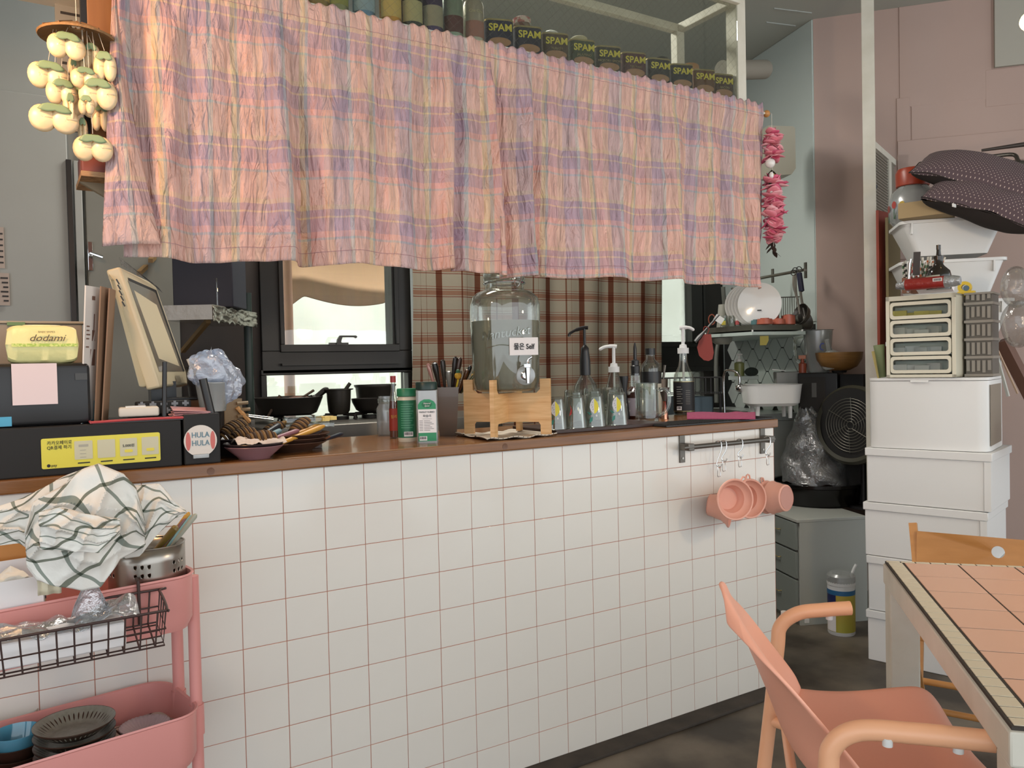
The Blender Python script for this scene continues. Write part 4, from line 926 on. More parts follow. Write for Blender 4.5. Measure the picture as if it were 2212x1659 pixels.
text('PARSLEY RUBBED', 5.0*s, M_ink, t, T(0, -20.9*s, 66*s), sx=.85)
text('파슬리', 6.5*s, M_ink, t, T(0, -20.9*s, 57.5*s))
lm = MB(); lm.box(-10*s, 10*s, -20.9*s, -20.7*s, 51.5*s, 52*s)
for k in range(7): lm.box(-17*s, -9*s, -20.9*s, -20.7*s, (47-3.4*k)*s, (47.8-3.4*k)*s); lm.box(-7*s, (6+4*(k % 3))*s, -20.9*s, -20.7*s, (47-3.4*k)*s, (47.8-3.4*k)*s)
lm.build('small_print', M_ink, t); barcode(t, s, -9, 10, 16, 9, -20.9)
# cutlery bin
P = on(968, 940); t, s = lathe_px('cutlery_bin', 'brown translucent plastic bin full of cutlery', 'bin', P, None, None)
MB().lathe(L(s, [(0, 0), (25, 0), (26, 2), (35, 104), (34, 104), (25, 4), (0, 3)]), 4, RZ(PI/4)).build('bin_wall', mat('brown_translucent', '#6a5648', .25, trans=.0, coat=.3), t)
bin_P = Vector(P)
cut = [(-22, 96, -40, 168, 'b8887c', 'pink handled spoon at the left of the bin', 5), (-14, 96, -26, 170, '2c2824', 'black round-ended knife behind the green canister', 7), (-4, 96, -8, 176, '3a322c', 'dark glossy handled spoon, second tall one', 6), (6, 96, 4, 150, '8a847c', 'steel spoon with amber glint', 7), (10, 96, 20, 182, '2e2622', 'tallest dark glossy handle in the bin', 6), (14, 96, 30, 180, '4a342a', 'brown glossy handle beside the tallest one', 6), (20, 96, 30, 150, '7a7468', 'flat steel fork handle', 5), (24, 96, 46, 152, '5c3a20', 'wide wooden handle at the right of the bin', 6), (28, 96, 52, 160, '201c1a', 'long black handle leaning right', 5), (30, 96, 62, 140, '5c5a38', 'olive handle leaning far right', 5)]
for x0, z0, x1, z1, h, lb, w_ in cut:
    A = Vector((x0*s, 0, 90*s)); B = Vector((x1*s, -8*s, z1*s*.93)); R_ = RZ(face(P))
    o = MB().tube([A, A.lerp(B, .5), A.lerp(B, .8), B-(B-A)*.04, B], [w_*s*.35, w_*s*.7, w_*s, w_*s*.85, w_*s*.3], 10).build('cutlery', mat('cutl_'+h, '#'+h, .2, .2), None, M=T(*P) @ R_)
    tag(o, lb, 'cutlery', 'cutlery standing in the brown bin')
for i, (x, z) in enumerate(((24, 128), (60, 126))):
    t2 = thing('pineapple_pick', ['yellow pineapple topped stirrer in the middle of the bin', 'yellow pineapple topped stirrer at the right of the bin'][i], 'stirrer', P, face(P), 'pineapple stirrers')
    MB().tube([(x*.7*s, -6*s, 88*s), (x*s, -24*s*(i == 0), (z-8)*s)], 2*s, 8).build('stick', M_yellow, t2)
    MB().ball(7.5*s, T(x*s, -24*s*(i == 0), z*s)).build('fruit', mat('pineapple', '#c8962c', .6, bump=(90, .6)), t2)
    MB().lathe(L(s, [(5, 6), (4, 12), (1, 14), (0, 14)]), 8, T(x*s, -24*s*(i == 0), z*s)).build('leaves', mat('pine_leaf', '#2f5a3c', .6), t2)
# striped cloth under the dispenser
a, b, c, d = on(990, 928), on(1205, 940), on(1125, 1000 if False else 962), on(1010, 950)
def cl_(u, v):
    p = Vector((.70+.25*u+.03*v, -.012+.26*v+.01*sin(u*9), 0))
    return (p.x, p.y, ZT+.004+.0025*sin(u*20+v*3)+.006*max(0, .06-min(u, v))*10*(1+sin(v*9)))
Uc = [(0, '#cfc4b4'), (.86, '#3a332c')]
M_strp = stripes('cream_striped_cloth', None, Uc, [(0, '#ffffff')], .018, 1, mode='mult')
o = MB().grid(cl_, 50, 20, None, lambda u, v: (u*.3+v*.05, v*.15)).build('striped_cloth', M_strp, solid=.003); tag(o, 'cream cloth with thin dark stripes under the water dispenser', 'cloth')
# dispenser stand
Pd = on(1086, 943); Pd = Vector((.838, .10, ZT+.008)); s = mpp(Pd); R_ = face(Pd)
stn = thing('dispenser_stand', 'pale pine cross-shaped stand under the water dispenser', 'stand', Pd, R_)
def board(wl, notch=True):
    w2 = wl/2; return [(-w2, 0), (-w2, 118), (-w2+22, 118), (-w2+22, 96), (-w2+30, 88), (w2-30, 88), (w2-22, 96), (w2-22, 118), (w2, 118), (w2, 0), (w2-22, 0), (w2-22, 20), (w2-26, 26), (-w2+26, 26), (-w2+22, 20), (-w2+22, 0)]
for k, (ang, wl) in enumerate(((-.87-R_, 196), (-.87-R_+PI/2, 196))):
    MB().prism([(x*s, y*s) for x, y in board(wl)], -.0065, .0065, RZ(ang) @ XZ).build('cross_board', M_pine, stn)
# glass dispenser
gz = 92*s
dsp = thing('water_dispenser', 'large clear glass water dispenser jar with a steel tap', 'water dispenser', Pd+Vector((0, 0, gz)), R_)
pr = [(0, 0), (58, 0), (67, 5), (71, 20), (76, 160), (76, 185), (72, 200), (60, 212), (44, 217), (42, 220), (42, 250)]
MB().lathe(L(s, pr), 48).build('jar', M_glass, dsp)
MB().lathe(L(s, [(0, 2), (56, 2), (65, 7), (69.5, 20), (74, 150), (0, 150)]), 48).build('water', thin('cloudy_water', '#d0cec2', .03, body=.46, bh='#aca694'), dsp)
MB().lathe(L(s, [(44, 236), (46, 240), (46, 243), (43, 245), (46, 248), (45, 256), (38, 262), (0, 264)]), 36).build('lid', M_glass, dsp)
MB().lathe(L(s, [(45, 230), (46.5, 232), (45, 234)]), 36).build('wire_ring', M_chrome, dsp)
wl = MB(); wl.tube(bez([(-8*s+28*s, -44*s, 232*s), (22*s, -52*s, 262*s), (30*s, -52*s, 264*s), (36*s, -48*s, 240*s), (30*s, -50*s, 222*s), (24*s, -50*s, 222*s), (20*s, -46*s, 240*s)], 5), .0016, 6); wl.build('clasp', M_chrome, dsp)
text('Nantucket', 26*s, thin('embossed_glass', '#dfe2dc', .10, body=.10, bh='#b0b4aa'), dsp, T(0, -77*s, 122*s) @ RY(-.12), bend=76*s, ext=.0012, shear=.3, name='embossed_lettering')
MB().tube(bez([(-40*s, -66*s, 92*s), (-14*s, -76*s, 98*s), (10*s, -77*s, 96*s)], 5), .0013, 6).build('embossed_line', M_glass, dsp)
MB().box(8*s, 67*s, -.0015, -.0005, 76*s, 112*s, T(0, -78*s, 0) @ T(0, 0, 0)).build('paper_label', M_paper, dsp, label='white laminated self-service label')
text('물은 Self', 15*s, M_ink, dsp, T(38*s, -80*s, 93*s), sx=.8, bold=.02)
tp = MB(); Mt = T(40*s, -64*s, 34*s)
tp.lathe([(.0001, 0), (10*s, 0), (10*s, 5*s), (6*s, 7*s), (6*s, 16*s), (.0001, 16*s)], 24, Mt @ RX(PI/2)); MB().lathe([(10*s, 0), (20*s, 0), (20*s, 3*s), (12*s, 6*s), (10*s, 6*s)], 28, Mt @ RX(PI/2)).build('gasket', M_frost, dsp); tp.build('tap_flange', M_chrome, dsp)
tp = MB(); tp.lathe(L(s, [(0, 0), (3.5, 0), (4, 8), (5.5, 22), (6, 32), (0, 33)]), 16, T(44*s, -86*s, 18*s)); tp.box(37*s, 50*s, -92*s, -80*s, 50*s, 58*s, b=.001); tp.build('tap_spout', M_chrome, dsp)
MB().tube(bez([(44*s, -86*s, 56*s), (46*s, -88*s, 66*s), (54*s, -90*s, 72*s)], 5), [3*s]*5+[2.2*s]*6, 8).build('tap_lever', M_chrome, dsp)
# ================================================================ TRAY WITH GLASSES AND BOTTLES
tA, tB = on(1205, 938), on(1408, 928); tw = (tB-tA)
tr = thing('dark_tray', 'low dark brown tray under the upturned lemon glasses', 'tray', (tA.x, .055, ZT))
MB().box(0, 1.46-tA.x, 0, .26, 0, .012, b=.002).build('tray', mat('dark_brown_tray', '#3a2620', .35), tr)
ZG = ZT+.0135
Mgl = M_glass; M_lemy = mat('lemon_print', '#d8c830', .5); M_lemw = mat('lemon_white_print', '#dcd8d8', .5); M_lfp = mat('leaf_print', '#3e8a7c', .5); M_red = mat('red_print', '#b83838', .5)
gl = [(1216, 928, 'l', 'upturned lemon glass at the left front of the tray'), (1262, 925, 'r', 'upturned glass with a red fruit print in the front row'), (1292, 921, 'l', 'upturned lemon glass in the middle of the front row'), (1336, 917, 'l', 'upturned lemon glass at the right of the front row'),
      (1240, 908, 'n', 'upturned glass at the left of the back row'), (1281, 905, 'n', 'upturned glass in the middle of the back row'), (1320, 902, 'n', 'upturned glass at the right of the back row')]
for px, py, kd, lb in gl:
    P = on(px, py, ZG); P.y = max(P.y, .085); s = mpp(P); h = 70 if kd != 'n' else 66
    r0, r1 = 25, 19.5
    t = thing('glass', lb, 'glass', P, face(P), 'upturned glasses on the dark tray')
    MB().lathe(L(s, [(r0-1, .6), (r0, 0), (r1, h-3), (r1-1.5, h), (0, h), (0, h-5), (r1-1.6, h-6), (r0-1, .6)]), 32).build('glass_wall', Mgl, t)
    if kd == 'n': continue
    rm = (r0+r1)/2+.5
    def onr(pts, nm, m, lift=.4):
        vs = []
        for x, z in pts:
            rr = (r0+(r1-r0)*z/h+lift)*s; a_ = x/rm; vs.append((rr*sin(a_), -rr*cos(a_), z*s))
        MB().add(vs, [tuple(range(len(vs)))]).build(nm, m, t)
    if kd == 'l':
        onr([(0, 28), (4, 30), (9, 37), (10, 44), (8, 52), (2, 59), (0, 61)], 'lemon_print', M_lemy)
        onr([(0, 61), (-5, 57), (-9, 50), (-10, 42), (-7, 34), (0, 28)], 'lemon_print', M_lemw)
        for x, z in ((-4, 51), (-6, 45), (-4, 41), (-3, 36)): onr([(x, z), (x+1, z+1), (x+1.5, z+3), (x+.3, z+2)], 'seed_print', M_ink, .7)
        onr([(-4, 27), (-10, 26), (-17, 32), (-10, 31)], 'leaf_print', M_lfp); onr([(-3, 22), (-9, 18), (-10, 8), (-4, 13)], 'leaf_print', M_lfp)
        onr([(3, 24), (5, 21), (7, 24), (5, 27)], 'flower_print', M_lemw)
    else:
        onr([(-14, 26), (-8, 30), (-7, 38), (-12, 50), (-10, 40)], 'fruit_print', M_red)
# beer mug
P = on(1398, 911); t, s = lathe_px('glass_mug', 'thick glass beer mug on the black bar mat', 'mug', P, [(0, 0), (25, 0), (25.5, 6), (25, 12), (24, 80), (25, 84), (22.5, 84), (22, 22), (18, 14), (0, 13)], M_glass)
MB().tube(bez([(22*s, 0, 66*s), (38*s, 0, 70*s), (47*s, 0, 60*s), (47*s, 0, 38*s), (40*s, 0, 22*s), (25*s, 0, 13*s)], 6), 4*s, 10).build('handle', M_glass, t)
for k in range(8): MB().box(-2*s, 2*s, -24.8*s, -24*s, 24*s, 70*s, RZ(k*PI/4)).build('facet', M_glass, t)
# pump bottle helper
def pump(t, s, z, m, side=-1, Lh=32, tube_d=30, collar=12, hc=12, stem=42):
    MB().lathe(L(s, [(0, z), (collar, z), (collar, z+hc), (collar*.7, z+hc), (collar*.6, z+hc+7), (3.6, z+hc+8), (3.6, z+hc+stem), (0, z+hc+stem)]), 20).build('pump_collar', m, t)
    zz = z+hc+stem; MB().tube(bez([(side*-7*s, 0, (zz+1)*s), (side*2*s, 0, (zz+2)*s), (side*Lh*.6*s, 0, (zz+1)*s), (side*Lh*s, 0, (zz-5)*s)], 5), [4.2*s]*8+[3.4*s]*7+[1.8*s], 8).build('pump_nozzle', m, t)
    MB().cyl(2.4*s, (z-tube_d)*s, z*s, 10).build('dip_tube', m, t)
# dark pump bottle
P = on(1266, 893); t, s = lathe_px('pump_bottle', 'round shouldered clear bottle with a black pump behind the glasses', 'bottle', P, [(0, 0), (25, 0), (26, 3), (26, 66), (24, 78), (16, 92), (11, 98), (10, 104)], M_glass)
MB().lathe(L(s, [(0, 1), (25.4, 3), (25.4, 62), (0, 62)]), 32).build('syrup', thin('pale_syrup', '#b8bcb0', .05, body=.2), t)
MB().lathe(L(s, [(11.5, 100), (11.5, 130), (9, 150), (9, 158), (4, 164), (3, 165), (3, 200), (0, 200)]), 20).build('pump_collar', M_black, t)
MB().tube(bez([(8*s, 0, 202*s), (-2*s, 0, 202*s), (-20*s, 0, 197*s), (-32*s, 0, 190*s), (-33*s, 0, 184*s)], 5), [4*s]*10+[3*s]*11, 8).build('pump_nozzle', M_black, t)
MB().tube([(0, 0, 100*s), (8*s, 0, 10*s)], 2.5*s, 8).build('dip_tube', mat('amber_tube', '#5a3024', .4), t)
# conical bottle white pump
P = on(1328, 890); t, s = lathe_px('pump_bottle', 'cone shaped clear bottle with a white pump', 'bottle', P, [(0, 0), (25, 0), (26, 3), (26, 32), (24, 46), (12, 92), (9, 102)], M_glass)
MB().lathe(L(s, [(26.3, 8), (26.3, 34)]), 28).build('label_band', M_paper, t)
lm = MB()
for k in range(2): lm.box(-20*s, (6-3*k)*s, -26.9*s, -26.5*s, (27-6*k)*s, (29-6*k)*s)
lm.build('small_print', M_ink, t); MB().box(-17*s, -7*s, -21*s, -20.5*s, 64*s, 70*s).build('sticker', M_paper, t)
pump(t, s, 102, M_white, -1, 31, 52)
# brown bottle with pourer
P = on(1374, 888); t, s = lathe_px('pour_bottle', 'amber bottle with a black pourer spout behind the mug', 'bottle', P, [(0, 0), (25, 0), (26, 3), (26, 56), (20, 62), (11, 68)], mat('amber_glass', '#3c1a10', .15, coat=.3))
MB().lathe(L(s, [(10, 66), (11, 80), (10, 96)]), 16).build('fluted_neck', M_glass, t)
MB().lathe(L(s, [(26.3, 6), (26.3, 44)]), 28).build('label_band', mat('pale_violet_label', '#b0a8b4', .6), t)
MB().lathe(L(s, [(0, 92), (9, 92), (10, 112), (8, 114), (8, 124), (3.5, 126), (3.8, 150), (1.5, 162), (0, 163)]), 18).build('pourer', M_black, t)
# black tapered pepper mill behind
P = on(1348, 872); t, s = lathe_px('pepper_mill', 'tapered black pepper mill between two bottles', 'mill', P, [(0, 0), (12, 0), (12, 8), (8, 40), (7, 60), (10, 88), (10, 92), (0, 92)], M_black)
# black cap bottle with green label
P = on(1407, 885); t, s = lathe_px('oil_bottle', 'clear bottle with black cap and a green and white label behind the mug', 'bottle', P, [(0, 0), (21, 0), (22, 3), (22, 104), (19, 114), (10, 124), (9.5, 136)], M_glass)
MB().lathe(L(s, [(22.3, 72), (22.3, 98)]), 28).build('black_band', M_black, t); MB().lathe(L(s, [(22.3, 6), (22.3, 72)]), 28).build('label_band', mat('pale_label', '#b8b4a0', .6), t)
MB().lathe(L(s, [(22.6, 40), (22.6, 66)]), 8, None, PI*1.36, PI*1.55).build('green_label', mat('green_square', '#7c9a4c', .6), t); MB().cyl(11*s, 134*s, 148*s, 20).build('cap', M_black, t)
# stacked white espresso cups
for i in range(3):
    for k in range(2):
        P = on(1345+30*k, 904); s = mpp(P); t = thing('white_cup', f'white cup, {["lowest", "middle", "top"][i]} of the {"left" if k == 0 else "right"} stack behind the glasses', 'cup', (P.x, P.y+.02, ZT+i*20*s), face(P)+.6, 'stacked white cups behind the glasses')
        MB().lathe(L(s, [(0, 0), (10, 0), (15, 8), (16, 19), (15, 19), (13, 8), (0, 3)]), 24).build('cup_wall', M_cup, t); MB().tube(bez([(14*s, 0, 16*s), (22*s, 0, 14*s), (20*s, 0, 6*s), (13*s, 0, 6*s)], 4), 1.8*s, 8).build('handle', M_cup, t)
# copper jigger and metal tumbler
P = on(1436, 905); t, s = lathe_px('jigger', 'copper and dark steel double jigger beside the beer mug', 'jigger', P, [(0, 0), (9, 0), (3, 36), (4, 38)], mat('copper', '#c89078', .2, 1), 'copper_cup')
MB().lathe(L(s, [(4, 38), (12, 68), (11.5, 68), (3, 38)]), 20).build('steel_cup', M_dsteel, t)
P = on(1444, 896); t, s = lathe_px('metal_tumbler', 'brown metal tumbler holding two spoons', 'tumbler', (P.x, P.y+.05, ZT), [(0, 0), (15, 0), (18, 78), (17, 78), (14, 3), (0, 3)], mat('bronze_tumbler', '#5c5044', .35, .7))
for k, x in enumerate((-14, 12)): MB().tube([(0, 0, 20*s), (x*s, 0, 108*s)], [1.5*s, 3*s], 8).build('spoon', M_dsteel, t)
# wire rack behind
# dark syrup bottle white pump
P = on(1478, 893); t, s = lathe_px('syrup_bottle', 'dark green syrup bottle with black label and white pump', 'bottle', P, [(0, 0), (21, 0), (22, 3), (22, 74), (20, 86), (11, 104), (8.5, 118), (8, 132)], M_glass)
MB().lathe(L(s, [(0, 1), (21.4, 3), (21.4, 72), (0, 72)]), 28).build('syrup', mat('dark_syrup', '#0f1a12', .2), t)
MB().lathe(L(s, [(22.3, 8), (22.3, 72)]), 28).build('label_band', mat('black_label', '#17171a', .5), t)
MB().lathe(L(s, [(22.5, 8), (22.5, 9), ]), 28).lathe(L(s, [(22.5, 71), (22.5, 72)]), 28).build('gold_line', M_gold, t)
lm = MB()
for k in range(8): lm.box(-15*s, (-6+3*(k % 2))*s, -22.9*s, -22.6*s, (60-5*k)*s, (61-5*k)*s); lm.box(4*s, 13*s, -22.9*s, -22.6*s, (52-4*k)*s, (52.8-4*k)*s)
lm.build('small_print', mat('pale_print2', '#8a8880', .6), t); barcode(t, s, -10, 15, 10, 8, -22.6)
pump(t, s, 132, M_white, 1, 24, 60)
# bar mat and pink cloth
m0, m1 = on(1392, 920).x, 1.935
mt = thing('bar_mat', 'black ribbed rubber bar mat at the right end of the bar', 'mat', (m0, .0, ZT))
MB().box(0, m1-m0, -.012, .12, 0, .006, b=.002).build('mat', M_black, mt)
rb = MB()
k = .004
while k < m1-m0-.004: rb.box(k, k+.003, -.006, .114, .006, .0085); k += .0065
rb.build('rib', M_blackmat, mt, kind='stuff')
a, b = on(1486, 905), on(1632, 908)
def pk(u, v):
    p = on(1484+148*u, 911-12*v, ZT); f = .012+.003*sin(u*7)+(.007*math.exp(-((u-.72)/.1)**2) if v > .4 else 0); return (p.x, p.y, ZT+.010+f*(1-abs(2*v-1)**3)*.9)
mb = MB(); mb.grid(pk, 40, 12); mb.grid(lambda u, v: (pk(1-u, v)[0], pk(1-u, v)[1], ZT+.0095), 10, 4)
tag(mb.build('pink_cloth', mat('magenta_cloth', '#94405e', .9, bump=(150, .3)), solid=.002), 'folded magenta cleaning cloth on the black bar mat', 'cloth')
# pink silicone cups hanging from the rail ------------------------------------------------------------
M_sil = mat('salmon_silicone', '#e0a490', .55); M_sild = mat('salmon_base', '#c08a7c', .6)
def hook(px, Lh, i):
    P = aY(px, 958, -.045); z = zr; t = thing('s_hook', ['first', 'second', 'third', 'fourth'][i]+' steel hook from the left on the rail', 'hook', (P.x, -.045, z), .9, 'hooks on the rail')
    MB().tube(bez([(0, .010, -.006), (0, .010, .006), (0, 0, .0115), (0, -.010, .006), (.0, -.010, -.02), (0, .004, -Lh+.014), (0, .004, -Lh), (0, -.006, -Lh-.004), (0, -.012, -Lh+.008)], 5), .0021, 8).build('hook', M_chrome, t)
    z2 = z-Lh; c = thing('carabiner', ['first', 'second', 'third', 'fourth'][i]+' small carabiner from the left under the rail', 'carabiner', (P.x, -.047, z2), .15, 'carabiners on the hooks')
    MB().tube([(.0, 0, .002), (.006, 0, -.001), (.010, 0, -.030), (.006, 0, -.036), (-.006, 0, -.036), (-.009, 0, -.030), (-.006, 0, -.001)], .0014, 8, closed=True).build('ring', M_chrome, c)
    return Vector((P.x, -.047, z2-.034))
def cup(px, py, rim, tilt, yaw, Lh, i, lb, open_=True, rs=36, base=20, dpt=48, hookpx=None, Y=-.075):
    top = hook(hookpx, Lh, i); C_ = aY(px, py, Y); s = mpp(C_)
    t = thing('silicone_cup', lb, 'cup', C_, 0, 'salmon silicone cups on the rail')
    # local frame: axis +Z points out of the cup mouth
    M = RZ(yaw) @ RX(tilt)
    pr = [(0, -dpt), (base, -dpt), (base+3, -dpt+2), (base+5, -dpt*.66), (base+6.5, -dpt*.62), (base+9, -dpt*.34), (base+10.5, -dpt*.3), (rs-3, -4), (rs, -3), (rs+2, 0), (rs+1, 2), (rs-2, 1.5), (rs-4, -5), (base+8, -dpt*.32), (base+6, -dpt*.36), (base+4, -dpt*.62), (base+2, -dpt*.68), (base+0, -dpt+3), (0, -dpt+3)]
    MB().lathe(L(s, pr), 40).build('bowl', M_sil, t, M=M)
    MB().lathe([(.0001, 0), (base*s*.98, 0), (base*s*.98, -.001)], 30).build('base_disc', M_sild, t, M=M @ T(0, 0, -dpt*s-.0002))
    loc = (M.inverted() @ (top-C_)); d = Vector((loc.x, loc.y, 0)).normalized()
    MB().tube([d*(rs+1)*s+Vector((-d.y, d.x, 0))*.008, d*(rs+9)*s+Vector((-d.y, d.x, 0))*.006, d*(rs+11)*s, d*(rs+9)*s-Vector((-d.y, d.x, 0))*.006, d*(rs+1)*s-Vector((-d.y, d.x, 0))*.008], .003, 8).build('loop', M_sil, t, M=M)
    return t
R90 = PI/2
cup(1578, 1098, 0, R90+.12, .62, .075, 0, 'salmon silicone cup turned sideways at the left end of the rail', rs=40, dpt=48, hookpx=1551, Y=-.085)
cup(1588, 1079, 0, R90-.08, -.27, .058, 1, 'salmon silicone cup with its mouth facing the room, front one', rs=43, base=24, dpt=34, hookpx=1562, Y=-.175)
cup(1620, 1077, 0, R90-.08, -.2, .050, 2, 'salmon silicone cup half hidden behind the front cup', rs=41, base=22, dpt=34, hookpx=1597, Y=-.095)
cup(1657, 1074, 0, -R90-.08, .12, .055, 3, 'salmon silicone cup showing its flat base at the right end of the rail', rs=34, base=25, dpt=48, hookpx=1657, Y=-.012)
# ================================================================ KITCHEN, RIGHT END
def pxx(P): d = Vector(P)-CAM; z = d.dot(FW); return 1106+FPX*d.dot(RT)/z
def solve(O, a, px, z=0, lo=.05, hi=3):
    for _ in range(50):
        m = (lo+hi)/2
        if pxx(O+a*m+Vector((0, 0, z))) < px: lo = m
        else: hi = m
    return lo
M_grey = mat('pale_cabinet', '#a9aba4', .45); M_greyd = mat('cabinet_front', '#7f8681', .45)
# sink worktop and cabinet along the side wall
sk = thing('sink_unit', 'pale sink cabinet with a steel basin in the kitchen corner', 'sink unit', (0, 0, 0))
A_ = PC+KD*.12; n_ = Vector((KD.y, -KD.x, 0)) if (Vector((KD.y, -KD.x, 0))).dot(CAM-PC) > 0 else Vector((-KD.y, KD.x, 0))
B_ = PC+KD*.86; wn = .70
poly = [A_+n_*wn, A_+n_*.01, B_+n_*.01, B_+n_*wn]
for q in poly: q.y = min(q.y, YB-.01)
if sum(poly[i].x*poly[(i+1) % 4].y-poly[(i+1) % 4].x*poly[i].y for i in range(4)) < 0: poly.reverse()
pl2 = [(p.x, p.y) for p in poly]
MB().prism(pl2, 0, .89).build('cabinet', M_grey, sk)
MB().prism(pl2, .892, .93).build('worktop', mat('sink_top', '#aab0ac', .25), sk)
bs = B_-KD*.38+n_*.38
MB().box(-.19, .19, -.14, .14, .931, .936).build('basin_rim', M_steel, sk, M=T(bs.x, bs.y, 0) @ RZ(math.atan2(KD.y, KD.x)))
MB().box(-.16, .16, -.11, .11, .9362, .9375).build('basin', M_dsteel, sk, M=T(bs.x, bs.y, 0) @ RZ(math.atan2(KD.y, KD.x)))
# dark grey steel sink side / grey box seen beside the syrup bottle
p = aD(1550, 880, 4.0); s = mpp(p); zz = aD(1500, 872, 4.0).z
t = thing('grey_tub', 'blue grey rectangular tub at the sink behind the syrup bottle', 'tub', (aD(1500, 890, 4.0).x, aD(1500, 890, 4.0).y, .931), -.1)
h = aD(1510, 858, 4.0).z-.931
mb = MB(); W_ = 52*s; mb.box(0, W_, 0, .006, 0, h).box(0, .006, 0, .22, 0, h).box(W_-.006, W_, 0, .22, 0, h).box(0, W_, .214, .22, 0, h).box(0, W_, 0, .22, 0, .006); mb.build('tub_wall', mat('blue_grey_steel', '#4c5a62', .3, .5), t)
# white square tub on little feet
c = aD(1665, 860, 4.02); s = mpp(c)
t = thing('footed_tub', 'white rounded basket on little feet beside the sink', 'basket', (c.x, c.y, .931), face(c)+.25)
H0 = (c.z-.931)
def ring(w_, d_, r, z): return [(x, y, z) for x, y in rrect(w_, d_, r, 6)]
def loft(rings):
    vs = [p for r in rings for p in r]; n = len(rings[0]); fs = []
    for j in range(len(rings)-1):
        for i in range(n): fs.append((j*n+i, j*n+(i+1) % n, (j+1)*n+(i+1) % n, (j+1)*n+i))
    return vs, fs
zt_ = aD(1660, 830, 4.02).z-.931; zb_2 = aD(1660, 876, 4.02).z-.931
wv = [ring(92*s, 70*s, 18*s, zb_2), ring(108*s, 84*s, 20*s, zb_2+6*s), ring(118*s, 92*s, 22*s, zt_), ring(121*s, 95*s, 23*s, zt_), ring(113*s, 88*s, 20*s, zt_-1*s), ring(104*s, 80*s, 18*s, zb_2+8*s), ring(60*s, 40*s, 12*s, zb_2+5*s)]
mb = MB(); mb.add(*loft(wv)); mb.add([p for p in ring(92*s, 70*s, 18*s, zb_2)], [tuple(range(28))]); mb.build('tub', M_white, t)
for sx in (-1, 1):
    for sy in (-1, 1): MB().cyl(4*s, 0, zb_2+1*s, 12, T(sx*34*s, sy*24*s, 0), 5*s).build('foot', M_white, t)
c2 = aD(1700, 835, 4.15); t = thing('grey_caddy', 'taller grey plastic caddy standing in the white footed basket', 'caddy', (c2.x, c2.y, .931+zb_2+.01), face(c2)+.25)
MB().box(-26*s, 28*s, -.03, .04, 0, aD(1700, 803, 4.15).z-.931-zb_2-.01, b=.006).build('caddy_body', mat('grey_plastic', '#8a8a86', .4), t)
MB().box(-35*s, -5*s, -.028, .0, 0, .004, T(0, 0, aD(1700, 803, 4.15).z-.931-zb_2-.008) @ RY(.12)).build('white_lid', M_white, t)
P = aD(1742, 803, 4.13); t, s2_ = lathe_px('spray_bottle', 'orange trigger spray bottle on top of the microwave', 'bottle', (P.x-.03, P.y+.0, aD(1740, 806, 4.07).z+.001), [(0, 0), (8, 0), (8, 20), (4, 22), (3, 32), (0, 32)], mat('orange_liquid', '#9c4a30', .4))
MB().box(-8*s2_, 7*s2_, -4*s2_, 4*s2_, 30*s2_, 38*s2_, b=.001).build('trigger_head', mat('orange_plastic', '#b8683c', .4), t)
# soap dispenser + faucet + sponge ledge
P = aD(1597, 800, 4.25); s = mpp(P)
P = aD(1597, 800, 4.37); t = thing('soap_bottle', 'yellow green soap pump bottle on the ledge behind the faucet', 'bottle', (P.x, P.y, aD(1620, 812, 4.35).z+.001)); MB().lathe(L(s, [(0, 0), (11, 0), (11, 28), (5, 32), (0, 32)]), 20).build('bottle_body', mat('yellow_green_liquid', '#7c8250', .35), t); MB().lathe(L(s, [(6, 31), (6, 37), (2, 38), (2, 47), (0, 47)]), 16).box(-7*s, 9*s, -2*s, 2*s, 46*s, 49*s).build('pump_head', M_white, t)
P = aD(1620, 800, 4.35); s = mpp(P); t = thing('ledge', 'small pale ledge with a dark scouring pad behind the faucet', 'ledge', (P.x, P.y, aD(1620, 812, 4.35).z), face(P))
MB().box(-45*s, 18*s, -.02, .30, -8*s, 0, b=.002).build('ledge', M_kwall, t)
P2 = aD(1620, 800, 4.3); tag(MB().ball(18*s, None, 20, 1, .6, .55).build('scouring_pad', mat('dark_scourer', '#2c3430', .95, bump=(90, 1)), None, M=T(P.x, P.y-.01, aD(1620, 812, 4.35).z+.022)), 'dark green grey scouring pad on the ledge', 'scourer')
P = aD(1597, 890, 4.1); s = mpp(P); zf = aD(1597, 800, 4.1).z
t = thing('faucet', 'chrome faucet with a round spray head hanging over the sink', 'faucet', (P.x, P.y, .936))
MB().tube(bez([(0, .10, 0), (0, .10, zf-.936-.03), (0, .06, zf-.936+.0), (0, .0, zf-.936-.02), (0, -.005, zf-.936-.09)], 5), .007, 10).build('spout', M_chrome, t)
MB().ball(10*s, T(0, -.006, aD(1597, 838, 4.1).z-.936), 18, 1, 1, 1.0).build('spray_head', M_chrome, t)
# black wire dish rack on the left of the sink
rkp = aD(1500, 820, 3.9); s = mpp(rkp); t = thing('wire_rack', 'black wire dish rack behind the syrup bottle', 'rack', (rkp.x, rkp.y, .93), face(rkp))
z0_, z1_ = aD(1500, 850, 3.9).z-.93, aD(1500, 816, 3.9).z-.93; wr = MB()
for z in (z0_, z1_): wr.tube([(-75*s, -.06, z), (58*s, -.06, z), (58*s, .12, z), (-75*s, .12, z)], .0022, 6, closed=True)
k = -75
while k <= 58: wr.tube([(k*s, -.06, z1_), (k*s, -.06, z0_), (k*s, .12, z0_), (k*s, .12, z1_)], .0015, 5); k += 11
wr.tube([(-70*s, -.05, 0), (-70*s, -.05, z0_)], .003, 6).tube([(54*s, -.05, 0), (54*s, -.05, z0_)], .003, 6).tube([(54*s, .1, 0), (54*s, .1, z0_)], .003, 6)
wr.build('wire', M_black, t)
